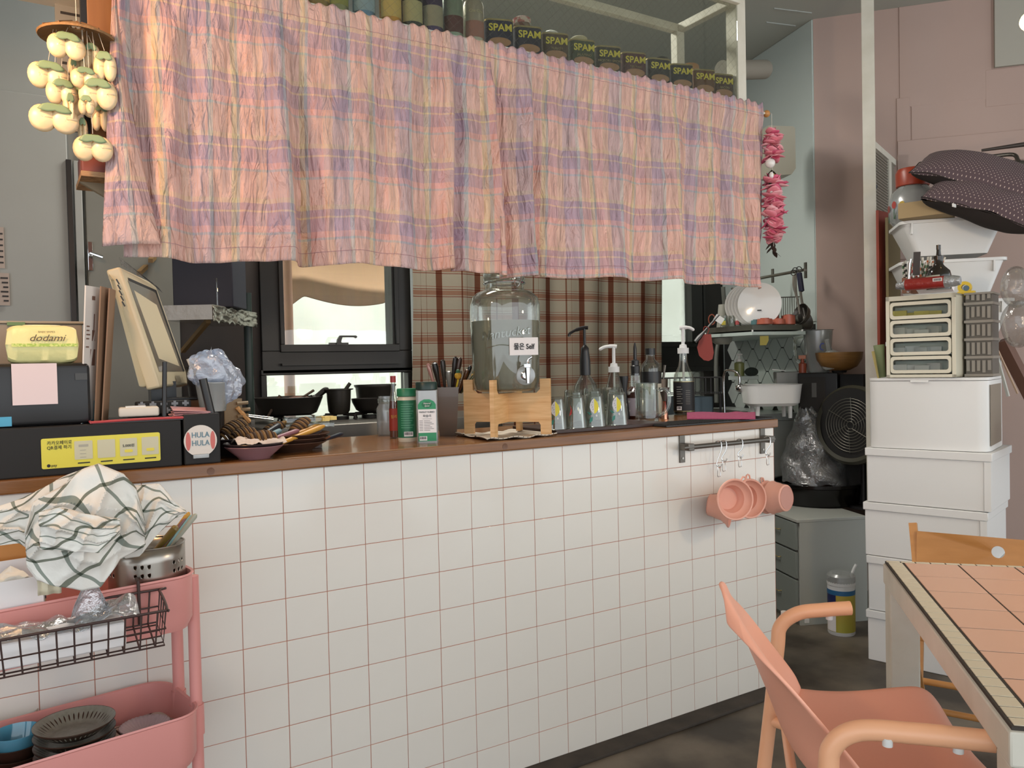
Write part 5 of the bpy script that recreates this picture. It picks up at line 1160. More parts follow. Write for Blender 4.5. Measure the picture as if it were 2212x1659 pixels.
# grey pipe in the corner
p1 = aD(1562, 620, 4.55); p2 = aD(1548, 870, 4.45)
tag(MB().tube(bez([p1, aD(1566, 700, 4.55), aD(1548, 760, 4.5), p2], 6), .012, 10).build('water_hose', mat('grey_hose', '#5c5e58', .5)), 'grey hose running down the kitchen corner right of the window', 'hose')
# plate shelf ---------------------------------------------------------
D0 = 3.9
sA, sB, sC = aD(1517, 722, 4.15), aD(1625, 712, 3.85), aD(1740, 716, 3.95)
zsf = aD(1620, 712, 3.9).z
t = thing('draining_shelf', 'wall hung draining shelf with white ledge and steel tray', 'shelf', (0, 0, 0))
w0 = PC+KD*.25+n_*.01; w1_ = PC+KD*.80+n_*.01
sA.z = sB.z = sC.z = zsf
poly = [sA, sB, sC, Vector((w0.x, w0.y, zsf)), Vector((w1_.x, w1_.y, zsf))]
mb = MB(); mb.prism([(p.x, p.y) for p in poly], zsf-.028, zsf-.012); mb.build('white_ledge', mat('ledge_white', '#b4c2bc', .4), t)
ins = [p.lerp((sA+sB+sC+poly[3]+poly[4])/5, .06) for p in poly]
MB().prism([(p.x, p.y) for p in ins], zsf-.004, zsf+.022).build('steel_tray', mat('tray_steel', '#6c6e66', .35, .7), t)
for p in ins[:3]: MB().cyl(.004, zsf-.02, zsf-.002, 8, T(p.x, p.y, 0)).build('peg', M_white, t)
ztp_ = zsf+.024
# plates
for k in range(5):
    P = aD(1640-7*k, 668, 4.0+.028*k); s = mpp(P); R_ = 46*s
    t = thing('dinner_plate', ['front', 'second', 'third', 'fourth', 'rearmost'][k]+' white dinner plate standing on the draining shelf', 'plate', (P.x, P.y, ztp_+R_), face(P)+.15, 'white plates standing on the shelf')
    MB().lathe([(.0001, 0), (R_*.5, 0), (R_*.62, .003), (R_, .012), (R_, .014), (R_*.62, .006), (.0001, .003)], 44, RX(PI/2+.08)).build('plate', M_cup, t)
    if k == 0: MB().box(-.010, .010, -.005, -.0035, -R_*.32, -R_*.27).build('maker_mark', M_ink, t)
# coral cups & teal
M_cor = mat('coral_ceramic', '#b0604c', .3)
for k, (px, py, r, h, lb, m, dd) in enumerate(((1652, 701, 17, 12, 'upturned coral cup at the front left of the steel tray', M_cor, 3.92), (1682, 702, 15, 11, 'upturned coral cup in the middle of the steel tray', M_cor, 3.95), (1703, 698, 15, 20, 'taller coral cup behind the ladle', M_cor, 4.0), (1668, 690, 14, 14, 'coral cup resting on the two front ones', M_cor, 4.02), (1632, 702, 10, 10, 'teal cup beside the coral cups', mat('teal_ceramic', '#54777a', .3), 3.96))):
    P = aD(px, py, dd); s = mpp(P); z = ztp_+(.0 if k != 3 else .03)
    t = thing('coral_cup' if k < 4 else 'teal_cup', lb, 'cup', (P.x, P.y, z)); MB().lathe(L(s, [(r*.9, 0), (r, 1), (r*.92, h), (0, h+1)]), 26).build('cup_wall', m, t); MB().lathe(L(s, [(r*.55, h), (r*.55, h+2), (r*.45, h+2)]), 20).build('foot_ring', m, t)
# small glasses at left of shelf
for k, (px, h, m, lb) in enumerate(((1565, '#c0b040', 'l', 'small glass with yellow and green print on the shelf'), (1581, '#b0b0b0', 'n', 'small clear glass beside the yellow printed one'), (1594, '#b05050', 'r', 'small glass with red print against the plates'))):
    P = aD(px, 700, 4.1); s = mpp(P); t = thing('small_glass', lb, 'glass', (P.x, P.y, ztp_), face(P)); MB().lathe(L(s, [(8, 0), (8.5, 1), (7, 24), (0, 24)]), 20).build('glass_wall', M_glass, t)
    if m != 'n': MB().lathe(L(s, [(8.6, 4), (8, 13)]), 8, None, PI*1.25, PI*1.6).build('print', mat('pr'+h, h, .5), t); MB().lathe(L(s, [(8, 13), (7.6, 19)]), 8, None, PI*1.25, PI*1.6).build('print', mat('prg', '#3c7058', .5) if m == 'l' else M_paper, t)
# white tall tumbler + strap items
P = aD(1560, 640, 4.3); s = mpp(P); t = thing('white_tumbler', 'white tapering tumbler in the corner above the shelf', 'tumbler', (P.x, P.y, ztp_)); MB().lathe(L(s, [(12, 0), (13, 2), (8, 52), (0, 52)]), 20).build('tumbler_wall', mat('offwhite', '#b0b0a6', .4), t)
# utensils hung at left: black spatula, red mitt
A, B = aD(1553, 680, 4.0), aD(1502, 738, 4.0); t = thing('black_spatula', 'black spatula hanging slanted beside the shelf', 'spatula', A); d = B-A; MB().tube([(0, 0, 0), d*.6, d*.85, d], [.005, .005, .012, .01], 8).build('spatula', M_black, t)
P = aD(1524, 740, 4.0); s = mpp(P)
t = thing('red_pot_holder', 'red silicone pot holder hanging beside the shelf', 'pot holder', P, face(P))
MB().prism([(x*s, y*s) for x, y in [(-14, 18), (12, 18), (14, 0), (17, -22), (14, -36), (6, -40), (-4, -38), (-14, -28), (-18, -10), (-14, 2)]], -.004, .004, XZ).build('mitt', mat('red_silicone', '#8c3228', .5), t)
MB().tube(bez([(-4*s, 0, 18*s), (-2*s, 0, 34*s), (8*s, 0, 30*s), (4*s, 0, 18*s)], 4), .002, 6).build('loop', mat('red_silicone', '#8c3228', .5), t)
P = aD(1548, 690, 4.05); s = mpp(P); t = thing('scissors', 'scissors with orange red handles hung beside the shelf', 'scissors', P, face(P))
MB().tube([(7*s*cos(a)-10*s, 0, 11*s*sin(a)) for a in [k*PI/6 for k in range(12)]], .003, 6, closed=True).build('handle', mat('rust_plastic', '#8a4630', .5), t); MB().box(-6*s, 14*s, -.01, .01, -4*s, 10*s, RY(.6)).build('white_cap', M_white, t)
# tray under the shelf, yellow sponge
P = aD(1560, 738, 4.15); s = mpp(P); tag(MB().lathe(L(s, [(0, -14), (16, -14), (24, -8), (26, 0), (0, 0)]), 28, Matrix.Diagonal((1, .7, 1, 1))).build('hanging_bowl', mat('dull_bowl', '#84847a', .5), None, M=T(P.x, P.y, zsf-.03)), 'dull grey bowl hanging under the draining shelf', 'bowl')
P = aD(1651, 740, 3.9); s = mpp(P); tag(MB().prism([(x*s, y*s) for x, y in [(-9, 10), (9, 10), (9, 0), (4, -10), (-9, -10)]], -.008, .008, RZ(face(P)) @ XZ).build('yellow_cloth', mat('yellow_sponge', '#b0a458', .9), None, M=T(P.x, P.y, zsf-.055)), 'yellow cloth hanging under the white ledge', 'cloth')
# rail on the side wall with ladle, whisk, tongs; wire basket ---------------
pr1 = aD(1657, 598, 4.32); pr2 = aD(1737, 583, 4.05)
ur = thing('utensil_rail', 'steel utensil rail on the pale kitchen wall', 'rail', (0, 0, 0))
MB().tube([pr1+(pr1-pr2)*.8, pr2], .008, 12).build('rail', M_steel, ur)
for px, D, h in ((1669, 4.36, 30), (1740, 4.16, 34)):
    q = aD(px, 596 if px < 1700 else 584, D); s = mpp(q); MB().box(-.008, .008, -.004, .004, -h*.5*s, h*.5*s, RZ(math.atan2(KD.y, KD.x))).build('bracket', M_dsteel, ur, M=T(*q))
MB().tube([pr2, aD(1741, 584, 4.16)], .007, 8).build('rail_end', M_dsteel, ur)
def hang(px0, py0, px1, py1, D, lb, nm, m, w_=4, grip=None, bowl=None):
    A, B = aD(px0, py0, D), aD(px1, py1, D); s = mpp(A); t = thing(nm, lb, nm.split('_')[-1], A); d = B-A
    C1 = d*.5+RT*(-3*s); MB().tube(bez([(0, 0, 0), C1, d*.8+RT*(-1*s), d], 5), w_*s*.6, 8).build('shaft', M_steel, t)
    if grip: MB().tube([(0, 0, 0), d*.02, d*.40, d*.42], [2*s, w_*s*1.2, w_*s*1.2, 2*s], 10).build('grip', grip, t)
    MB().tube([RT*(6*s*cos(a))+UP*(6*s+6*s*sin(a)) for a in [k*PI/6 for k in range(12)]], .0022, 6, closed=True).build('hanging_loop', M_black, t)
    if bowl:
        M = T(*d) @ RZ(face(A)+bowl[1]) @ RX(bowl[2]); MB().lathe(L(s, [(0, -20), (10, -19), (19, -12), (24, 0), (23, 0), (18, -10), (9, -17), (0, -18)]), 28, M).build('ladle_bowl', M_dsteel, t)
hang(1726, 588, 1740, 690, 4.05, 'ladle with a navy grip hanging from the utensil rail', 'steel_ladle', M_steel, 5, mat('navy_grip', '#22223a', .5), (0, .9, 1.25))
hang(1718, 590, 1728, 678, 4.02, 'small steel ladle hanging in front of the navy gripped one', 'small_ladle', M_steel, 4, None, (0, -.9, 1.25))
hang(1714, 595, 1720, 640, 4.0, 'perforated steel tongs handle on the utensil rail', 'steel_tongs', M_steel, 4)
P = aD(1702, 662, 4.2); s = mpp(P); t = thing('wire_plate_rack', 'upright wire rack behind the white plates', 'rack', (P.x, P.y, ztp_), face(P)+.2)
wr = MB(); H_ = aD(1702, 642, 4.2).z-ztp_
for k in range(13): wr.tube([((-28+4.6*k)*s, 0, 0), ((-28+4.6*k)*s, 0, H_)], .0016, 5)
wr.tube([(-29*s, 0, H_), (28*s, 0, H_)], .003, 6); wr.build('wire', M_dsteel, t)
# second rail bracket struts under curtain
A, B = aD(1580, 622, 4.5), aD(1604, 640, 4.5); tag(MB().tube([A, B], .006, 6).tube([aD(1596, 620, 4.5), aD(1596, 668, 4.62)], .006, 6).build('shelf_bracket', M_dsteel), 'dull steel bracket behind the upright plates', 'bracket')
# ---- microwave / black cabinet at the pink corner
O2 = Vector((2.559, .395, 0)); ca = math.atan2(-.081, .19); cx_ = Vector((cos(ca), sin(ca), 0)); cy_ = Vector((-sin(ca), cos(ca), 0))
t = thing('drawer_cabinet', 'low pale drawer cabinet on the floor behind the bar end', 'cabinet', O2, ca)
CW, CDp, CH = .345, .42, .488
MB().box(.012, CW, 0, CDp, .0, CH-.014).build('body', M_grey, t); MB().box(-.004, CW, -.004, CDp, CH-.014, CH, b=.002).build('top', M_grey, t)
for k, (z0, z1) in enumerate(((.345, .468), (.215, .335), (.02, .205))):
    d_ = MB().box(-.004, .010, .012, CDp-.01, z0, z1, b=.001).build('drawer', M_greyd, t); MB().tube([(-.004, .15, (z0+z1)/2+.01), (-.018, .15, (z0+z1)/2+.01), (-.018, .22, (z0+z1)/2+.01), (-.004, .22, (z0+z1)/2+.01)], .003, 6).build('handle', M_gold, d_)
MB().box(.03, .05, -.006, 0, .012, .03).build('foot', M_white, t)
# big black pot with bagged contents
Pp = aD(1768, 1090, 4.12); Pp.z = CH; s = mpp(Pp)
t = thing('black_pot', 'big black pot lined with a plastic bag on the drawer cabinet', 'pot', Pp)
hpz = aD(1768, 1037, 4.12).z-CH
MB().lathe([(.0001, 0), (84*s, 0), (90*s, 8*s), (93*s, hpz-8*s), (97*s, hpz-6*s), (97*s, hpz), (90*s, hpz), (88*s, 10*s), (.0001, 6*s)], 48).build('pot_wall', mat('black_enamel', '#0e0d0d', .22), t)
def bag(u, v):
    a = u*2*PI; z = v; r = (84-30*z-42*z**3)*s*(1+.16*pnoise(Vector((cos(a)*2, sin(a)*2, v*5))))
    x = r*cos(a)-12*s*z+(-26*s)*z**3; return (x, r*sin(a)*.85, hpz+.0+(158*s)*z+8*s*pnoise(Vector((cos(a)*3, sin(a)*3, v*3+9))))
bg_ = MB().grid(bag, 70, 40).build('plastic_bag', thin('bag_film', '#dadcdc', .16, body=.30, rough=.12, bh='#b8babc', bump=(22, 1.0)), None, M=T(*Pp)); tag(bg_, 'clear plastic bag gathered upright out of the black pot', 'bag')
o = MB().ball(46*s, None, 20, 1.1, 1, .8).build('brown_bread', mat('brown_bread', '#5c4436', .8, var=('#7a6458', 14, .2)), None, M=T(Pp.x-.02, Pp.y-.02, CH+hpz+18*s)); tag(o, 'brown food bundle inside the clear bag', 'food')
# microwave on a black stand
Pm = aD(1722, 870, 4.28); 
t = thing('microwave', 'black microwave oven standing against the pink corner', 'microwave', (0, 0, 0))
mz0, mz1 = aD(1740, 905, 4.2).z, aD(1740, 806, 4.2).z
ma = aD(1724, 870, 4.10); mbp = aD(1864, 870, 3.92); ang = math.atan2(mbp.y-ma.y, mbp.x-ma.x); ML = (mbp-ma).length
mz0, mz1 = aD(1740, 905, 4.07).z, aD(1740, 806, 4.07).z
Mm = T(ma.x, ma.y, 0) @ RZ(ang)
MB().box(0, ML*.62, .0, .13, mz0, mz1, b=.004).build('case', M_black, t, M=Mm)
MB().box(.012, ML*.44, -.004, 0, mz0+.02, mz1-.02).build('door_window', mat('oven_window', '#3c3a38', .15), t, M=Mm); MB().box(.07, ML*.3, -.006, -.004, mz0+.11, mz1-.05).build('notice', mat('grey_notice', '#6c6a66', .7), t, M=Mm)
tag(MB().box(ML*.0, ML*.98, .02, .13, CH+.0, mz0-.002, Mm).build('black_crate_stand', M_blackmat), 'black stand below the microwave behind the pot', 'stand')
tag(MB().box(ML*.64, ML*.99, .03, .13, mz0, mz1-.01, Mm).build('black_panel_box', M_blackmat), 'black box right of the microwave', 'box')
# bowl on black foot, pitcher, bottle on the microwave
P = aD(1813, 806, 4.0); s = mpp(P)
t = thing('wooden_bowl', 'wide wooden bowl on top of the black box', 'bowl', (P.x, P.y, mz1-.0)); z0 = aD(1813, 800, 4.0).z-mz1
MB().lathe([(.0001, 0), (14*s, 0), (16*s, z0)], 24).build('foot', M_black, t)
MB().lathe([(.0001, z0), (20*s, z0), (36*s, z0+8*s), (46*s, z0+24*s), (48.5*s, z0+39*s), (46*s, z0+39*s), (43*s, z0+24*s), (30*s, z0+10*s), (.0001, z0+6*s)], 44).build('bowl', mat('bowl_wood', '#8a6434', .4, var=('#755026', 5, .3), scale3=(3, 3, 30)), t)
P = aD(1768, 800, 4.1); s = mpp(P); t = thing('pitcher', 'clear plastic pitcher with a blue mark behind the wooden bowl', 'pitcher', (P.x, P.y, mz1+.001), face(P))
MB().lathe(L(s, [(0, 0), (22, 0), (24, 4), (30, 90), (33, 92), (31, 92), (0, 12)]), 30).build('pitcher_wall', M_frost, t); MB().tube(bez([(-28*s, 0, 78*s), (-46*s, 0, 72*s), (-44*s, 0, 30*s), (-25*s, 0, 20*s)], 6), 4*s, 8).build('handle', M_glass, t)
MB().tube([(9*s+5*s*cos(a), -32*s, 55*s+7*s*sin(a)) for a in [1+k*.5 for k in range(9)]], .0025, 6).build('blue_mark', mat('blue_mark', '#3c4ca0', .5), t)
P = aD(1800, 765, 4.0); s = mpp(P); t = thing('plastic_bottle', 'frosted plastic bottle lying in the wooden bowl', 'bottle', (P.x, P.y, mz1+z0*.0+ (aD(1800, 790, 4.0).z-mz1))); MB().lathe(L(s, [(0, 0), (24, 0), (24, 20), (12, 32), (6, 36), (5, 60), (0, 60)]), 22, RY(-.35)).build('bottle_body', M_frost, t)
# fan
P = aD(1842, 918, 3.86); s = mpp(P); fy = face(P)-.55
t = thing('desk_fan', 'dark round fan with wire grille beside the post', 'fan', (P.x, P.y, P.z), fy)
MB().lathe(L(s, [(0, 60), (40, 58), (78, 34), (86, 10), (86, -6), (80, -12), (72, -10)]), 48, RX(PI/2)).build('housing', mat('dark_olive_plastic', '#38362a', .4), t, M=RX(-.1) @ Matrix.Rotation(PI, 4, 'Z') @ Matrix())
MB().lathe(L(s, [(80, 4), (40, 1), (0, 0)]), 40, RX(PI/2) @ T(0, 0, 4*s)).build('back_plate', M_blackmat, t)
gr = MB()
for k in range(9): gr.tube([((8+6.2*k)*s*cos(a), -10*s, (8+6.2*k)*s*sin(a)) for a in [j*PI/20 for j in range(40)]], .0014, 5, closed=True)
for k in range(6): gr.tube([(8*s*cos(k*PI/3), -10*s, 8*s*sin(k*PI/3)), (60*s*cos(k*PI/3+.5), -10*s, 60*s*sin(k*PI/3+.5))], .0016, 5)
gr.build('grille', mat('grille_grey', '#6a675e', .4, .5), t)
MB().tube([(0, .06, 0), (.0, .09, -.2), (0, .09, CH-P.z+.01)], .014, 10).build('neck', M_black, t); MB().cyl(.07, 0, .012, 28, T(0, .09, CH-P.z)).build('foot', M_black, t)
# wall box (soap dispenser) with garland ------------------------------------------
Dw = 4.05; P = aD(1690, 330, Dw); s = mpp(P)
t = thing('wall_dispenser', 'cream wall dispenser box with a narrow printed side on the pale wall', 'dispenser', P, face(P)+.5)
MB().prism([(x*s, y*s) for x, y in [(-36, 55), (22, 55), (26, 50), (26, -35), (16, -48), (-36, -52)]], -.02, .10, XZ).build('case', mat('dispenser_cream', '#a8a494', .4), t)
MB().box(26.2*s, 27*s, -.01, .09, -30*s, 50*s).build('side_label', mat('olive_label', '#8a8264', .5), t); MB().box(26.6*s, 27.6*s, .02, .06, 22*s, 40*s).build('yellow_label', mat('label_olive_yellow', '#a89a50', .5), t)
Pg = aY(1662, 250, -.04); s = mpp(Pg)
t = thing('flower_garland', 'pink lotus flower garland with white beads hanging at the right end of the curtain', 'garland', (Pg.x+.012, Pg.y, Pg.z))
MB().tube([(0, 0, .01), (0, 0, -aY(1662, 250, -.04).z+aY(1662, 545, -.04).z+.02)], .0008, 5).build('cord', M_whitep, t)
M_pet = [mat('petal_pink', '#d8808e', .5), mat('petal_deep', '#c45472', .5), mat('petal_pale', '#e0a8ae', .5)]
def zpx(y): return aY(1662, y, -.04).z-Pg.z
for j, (y, r, nm) in enumerate(((292, 24, 0), (310, 26, 0), (335, 26, 1), (400, 30, 0), (425, 30, 2), (448, 30, 0), (470, 32, 1), (495, 28, 0), (515, 24, 1))):
    pm = [MB(), MB(), MB()]
    for k in range(19):
        a = k*2*PI/9.5+j; L_ = r*s*random.uniform(.8, 1.15); w_ = r*s*.48; el = random.uniform(-1.1, .9)
        def pf(u, v, L_=L_, w_=w_): x = L_*v; ww = w_*(sin(PI*min(1, .12+v*.86)))**.8; return (x, (u-.5)*2*ww, .25*L_*v*v+.3*ww*(2*u-1)**2)
        pm[random.choice((0, 0, 1, 2))].grid(pf, 4, 6, T(.004*(j % 2), 0, zpx(y)) @ RZ(a) @ RY(-el))
    for q_, m in zip(pm, M_pet):
        if q_.v: q_.build('flower_petals', m, t, solid=.0006)
for y in (292, 388, 400): MB().lathe([(.012, 0), (.008, .008), (.001, .012)], 12, T(0, 0, zpx(y-8))).build('yellow_calyx', mat('calyx', '#b09440', .6), t)
MB().ball(11*s, T(-.012, 0, zpx(352))).build('white_bead', M_cup, t)
for y in (380, 412, 450): MB().ball(5*s, T(-.018, -.01, zpx(y)), sz=1.5).build('pearl', M_cup, t)
dl = MB()
for k in range(14): dl.grid(lambda u, v: (.035*v, (u-.5)*.018*sin(PI*v), -.02*v), 3, 4, T(-.004, 0, zpx([366, 384, 400, 520, 530, 538][k % 6])) @ RZ(k*2.3) @ RY(.3))
dl.build('dark_leaf', mat('dark_leaf', '#2c2018', .6), t, solid=.0006)
# ================================================================ POST, PARTITION, STACK ON THE RIGHT
pp = aD(1882, 700, 3.72); s = mpp(pp)
o = MB().box(-.027, .027, -.027, .027, 0, CZ-.001, b=.002).build('free_post', M_whitep, None, M=T(pp.x, pp.y, 0) @ RZ(face(pp))); tag(o, 'tall square white painted post from floor to ceiling with two dark dots', 'post')
for k, (px, py) in enumerate(((1889, 404), (1883, 423))):
    q = aD(px, py, 3.69); MB().cyl(6.2*s, 0, .002, 24, RX(PI/2)).build('dark_dot', mat('slate_dot', '#4a4a52', .4), o, M=o.matrix_basis.inverted() @ T(*q) @ RZ(face(pp)))
pe = aD(1945, 362, 4.25); zt2 = aD(1897, 305, 3.75).z
pt = thing('partition', 'narrow ribbed glass partition with a white frame behind the post', 'partition', (pp.x, pp.y, 0), math.atan2(pe.y-pp.y, pe.x-pp.x)); Lp = ((pe-pp).xy).length
MB().box(.03, Lp, -.012, .012, zt2-.03, zt2).build('top_bar', M_whitep, pt); MB().box(Lp*.52, Lp*.6, -.012, .012, .2, zt2-.03).build('mullion', M_whitep, pt)
MB().box(.03, Lp, -.003, .003, .2, zt2-.03).build('ribbed_pane', mat('ribbed_glass', '#8a8478', .3), pt)
rb = MB(); k = .04
z = 1.4
while z < zt2-.04: rb.box(.03, Lp*.52, -.006, -.003, z, z+.006); z += .014
rb.build('rib', mat('rib_grey', '#6e685c', .5), pt, kind='stuff')
# stack of white boxes
O3 = Vector((2.435, -.032, 0)); a3 = Vector((.285, -.958, 0)).normalized(); ang3 = math.atan2(a3.y, a3.x)
zs = [0, .205, .426, .641, .86]; ord_ = ['lowest', 'second from the floor', 'third from the floor', 'topmost']
for k in range(4):
    wdt = solve(O3, a3, 2155-8*k+(0 if k < 3 else 10), (zs[k]+zs[k+1])/2); off = [0, .004, -.006, .004][k]
    t = thing('storage_box', f'white lidded storage box, {ord_[k]} in the stack', 'storage box', O3+a3*off+Vector((0, 0, zs[k])), ang3+[0, .0, .0, -.0][k], 'stacked white storage boxes')
    h = zs[k+1]-zs[k]
    MB().box(.006, wdt-.006, .006, .36, .001, h-.012, b=.003).build('box_body', M_white, t)
    MB().box(0, wdt-.0, 0, .37, h-.032, h-.001, b=.003).build('lid', M_white, t)
    MB().box(wdt-.026, wdt-.004, .0, .004, .004, h-.034).build('corner_strip', M_white, t)
# bread bin
zA, zB = .86, 1.138; W3 = solve(O3, a3, 2130, 1.0)
t = thing('bread_bin', 'big white metal bread bin with rounded front corners on the box stack', 'bread bin', O3+a3*.012+Vector((.006, 0, zA+.001)), ang3+.04)
prf = [(0, .29), (0, .04), (.012, .012), (.04, 0), (W3-.05, 0), (W3-.018, .012), (W3-.008, .04), (W3-.008, .29)]
MB().prism(prf, .0, zB-zA-.014, None).build('body', M_white, t, sharp=60); MB().prism([(x*1.003-.001, y-.002) for x, y in prf], zB-zA-.012, zB-zA-.002).build('lid', M_white, t, sharp=60)
MB().box(W3*.37, W3*.52, -.006, .0, zB-zA-.020, zB-zA-.012, b=.002).build('finger_lip', M_white, t)
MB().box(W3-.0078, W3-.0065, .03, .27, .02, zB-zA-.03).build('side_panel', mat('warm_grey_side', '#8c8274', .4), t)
# drawer organiser
q0, q1 = aD(1914, 820, dep(O3+Vector((0, 0, 1.14)))), None
So = solve(O3, a3, 1913, 1.3, 0, .5); Se = solve(O3, a3, 2064, 1.3); OW = Se-So; OH = (lambda q: CAM.z+(q.z-CAM.z))(aD(1985, 637, dep(O3+a3*((So+Se)/2)+Vector((0, 0, 1.3))))).z-1.14 if False else aD(1985, 637, dep(O3+a3*((So+Se)/2)+Vector((0, 0, 1.3)))).z-1.139
t = thing('drawer_organiser', 'cream four-drawer desk organiser with clear drawer windows on the bread bin', 'organiser', O3+a3*So+Vector((.004, .001, 1.139)), ang3)
M_org = mat('organiser_cream', '#d2cdba', .4)
MB().box(0, OW, .01, .2, 0, .006).box(0, OW, .01, .2, OH-.008, OH).box(0, .006, .01, .2, 0, OH).box(OW-.006, OW, .01, .2, 0, OH).box(0, OW, .195, .2, 0, OH).build('case', M_org, t)
MB().box(0, .014, 0, .012, 0, OH, b=.001).box(OW-.014, OW, 0, .012, 0, OH, b=.001).box(0, OW, 0, .012, 0, .012, b=.001).box(0, OW, 0, .012, OH-.018, OH, b=.001).build('face_frame', M_org, t)
dh = (OH-.036)/4
def frame_ring(w_, h_, wi, hi, r, th):
    o_ = rrect(w_, h_, r, 5); i_ = rrect(wi, hi, r*.8, 5); n = len(o_); vs = [(x, 0, z) for x, z in o_]+[(x, 0, z) for x, z in i_]+[(x, th, z) for x, z in o_]+[(x, th, z) for x, z in i_]
    fs = []
    for i in range(n):
        j = (i+1) % n; fs += [(i, j, n+j, n+i), (2*n+i, 3*n+i, 3*n+j, 2*n+j), (i, 2*n+i, 2*n+j, j), (n+i, n+j, 3*n+j, 3*n+i)]
    return vs, fs
cont = ['#c8b850', '#c8c8c4', '#c4c8cc', '#cfcfd0']
for k in range(4):
    zc = .014+dh*(3-k)+dh/2
    d_ = MB(); d_.add(*frame_ring(OW-.032, dh-.004, OW-.050, dh-.030, .012, .008), T(OW/2, -.002, zc)); dr_ = d_.build('drawer', M_org, t)
    MB().box(.03, OW-.03, .002, .004, zc-dh/2+.012, zc+dh/2-.012).build('drawer_window', M_pane, dr_)
    MB().box(.018, OW-.018, .01, .18, zc-dh/2+.004, zc-dh/2+.010).box(.018, OW-.018, .17, .18, zc-dh/2, zc+dh/2-.01).build('drawer_tray', mat('grey_tray_in', '#ccd2d0', .5), dr_)
    MB().box(.02, OW-.02, .050, .052, zc-dh/2+.01, zc+dh/2-.02).build('pale_backing', mat('backing_pale', '#c4ccc8', .5), dr_)  # pale panel added behind the window to brighten the shaded drawer
    cm = MB()
    for j in range(4): cm.box(-.026, .026, -.008, .008, 0, random.uniform(.010, .030), T(.045+.04*j, .022+.012*(j % 2), zc-dh/2+.012) @ RZ(random.uniform(-.5, .5)))
    cm.build('contents', mat('cont'+str(k), cont[k], .5), dr_)
# grey woven crate to the right of the organiser
S2 = solve(O3, a3, 2066, 1.3); E2 = solve(O3, a3, 2104, 1.3)
t = thing('lattice_basket', 'grey translucent lattice basket tower beside the organiser', 'basket', O3+a3*S2+Vector((.10, .02, 1.139)), ang3)
W_ = E2-S2+.03; H_ = OH-.005; mb = MB()
mb.box(0, W_, .0, .12, 0, H_); mb.build('inner_wall', mat('grey_basket_in', '#5f5a52', .5), t)
ls = MB()
for j in range(5):
    z = H_*j/4.6; ls.box(-.004, W_+.004, -.008, .124, z, z+.010)
for j in range(5):
    for i in range(5):
        x = i*W_/5; ls.box(x+.003, x+W_/5-.004, -.006, 0, H_*j/4.6+.014+random.uniform(0, .01), min(H_, H_*(j+.9)/4.6))
ls.build('lattice_strip', mat('grey_basket', '#8b857b', .4), t, kind='stuff')
MB().box(-.004, W_+.006, -.009, .125, H_-.002, H_+.006, b=.002).build('rim', mat('grey_basket', '#8b857b', .4), t)
# things on the organiser
zo = 1.139+OH+.0005
def up(px, py, z, dd=None):
    """stand on height z, near the organiser top"""
    D = dep(O3+a3*((So+Se)/2)+Vector((.07, 0, z))) if dd is None else dd
    p = aD(px, py, D); return Vector((p.x, p.y, z))
P = up(2002, 625, zo, 2.83); s = mpp(P)
t = thing('red_snack_roll', 'red snack roll packet with silver twisted ends on the organiser', 'packet', P, ang3-.05)
MB().tube([(-62*s, 0, 12*s), (-48*s, 0, 11*s), (-42*s, 0, 13*s), (42*s, 0, 13*s), (54*s, 0, 13*s), (66*s, 0, 13*s)], [7*s, 9*s, 12.5*s, 12.5*s, 12*s, 9*s], 20).build('silver_wrap', mat('silver_wrap', '#a8acae', .35, .6, bump=(60, .8)), t)
MB().tube([(-42*s, 0, 12.6*s), (36*s, 0, 13*s)], 12.9*s, 24).build('red_wrap', mat('red_wrap', '#8a2620', .35, bump=(60, .3)), t); MB().box(16*s, 34*s, -13.6*s, -12*s, 14*s, 21*s).build('barcode_patch', M_paper, t)
b = MB()
for k in range(7): b.box((18+2.2*k)*s, (19.2+2.2*k)*s, -14*s, -13.6*s, 15*s, 20*s)
b.build('barcode', M_ink, t); text('Bravo' if False else 'Cookie', 7*s, M_gold, t, T(-6*s, -13.4*s, 8*s), shear=.3) if False else None
P = up(2018, 600, zo+.0, 2.90); s = mpp(P)
t = thing('medicine_carton', 'white carton with blue Korean lettering behind the red packet', 'carton', P, ang3)
MB().box(-34*s, 36*s, -.02, .02, 0, 26*s, b=.001).build('carton', M_paper, t, M=RX(-.35)); text('엑시프펜', 9*s, mat('navy_print', '#22305e', .6), t, RX(-.35) @ T(-4*s, -.0215, 17*s), bold=.02)
P = up(2028, 600, zo, 2.86); s = mpp(P)
t = thing('brown_pump_bottle', 'dark brown apothecary pump bottle on the organiser', 'bottle', P, ang3)
MB().lathe(L(s, [(0, 0), (24, 0), (24.5, 2), (24.5, 30), (22, 40), (12, 50), (9, 54), (9, 66), (10, 66), (10, 72), (5, 74), (4, 86), (4.5, 86), (4.5, 96), (0, 97)]), 32).build('bottle_body', mat('dark_brown_glass', '#1c140c', .15, coat=.4), t); MB().lathe(L(s, [(24.8, 4), (24.8, 30)]), 20, None, PI*1.1, PI*1.6).build('paper_label', mat('pale_green_label', '#a8ac9c', .6), t)
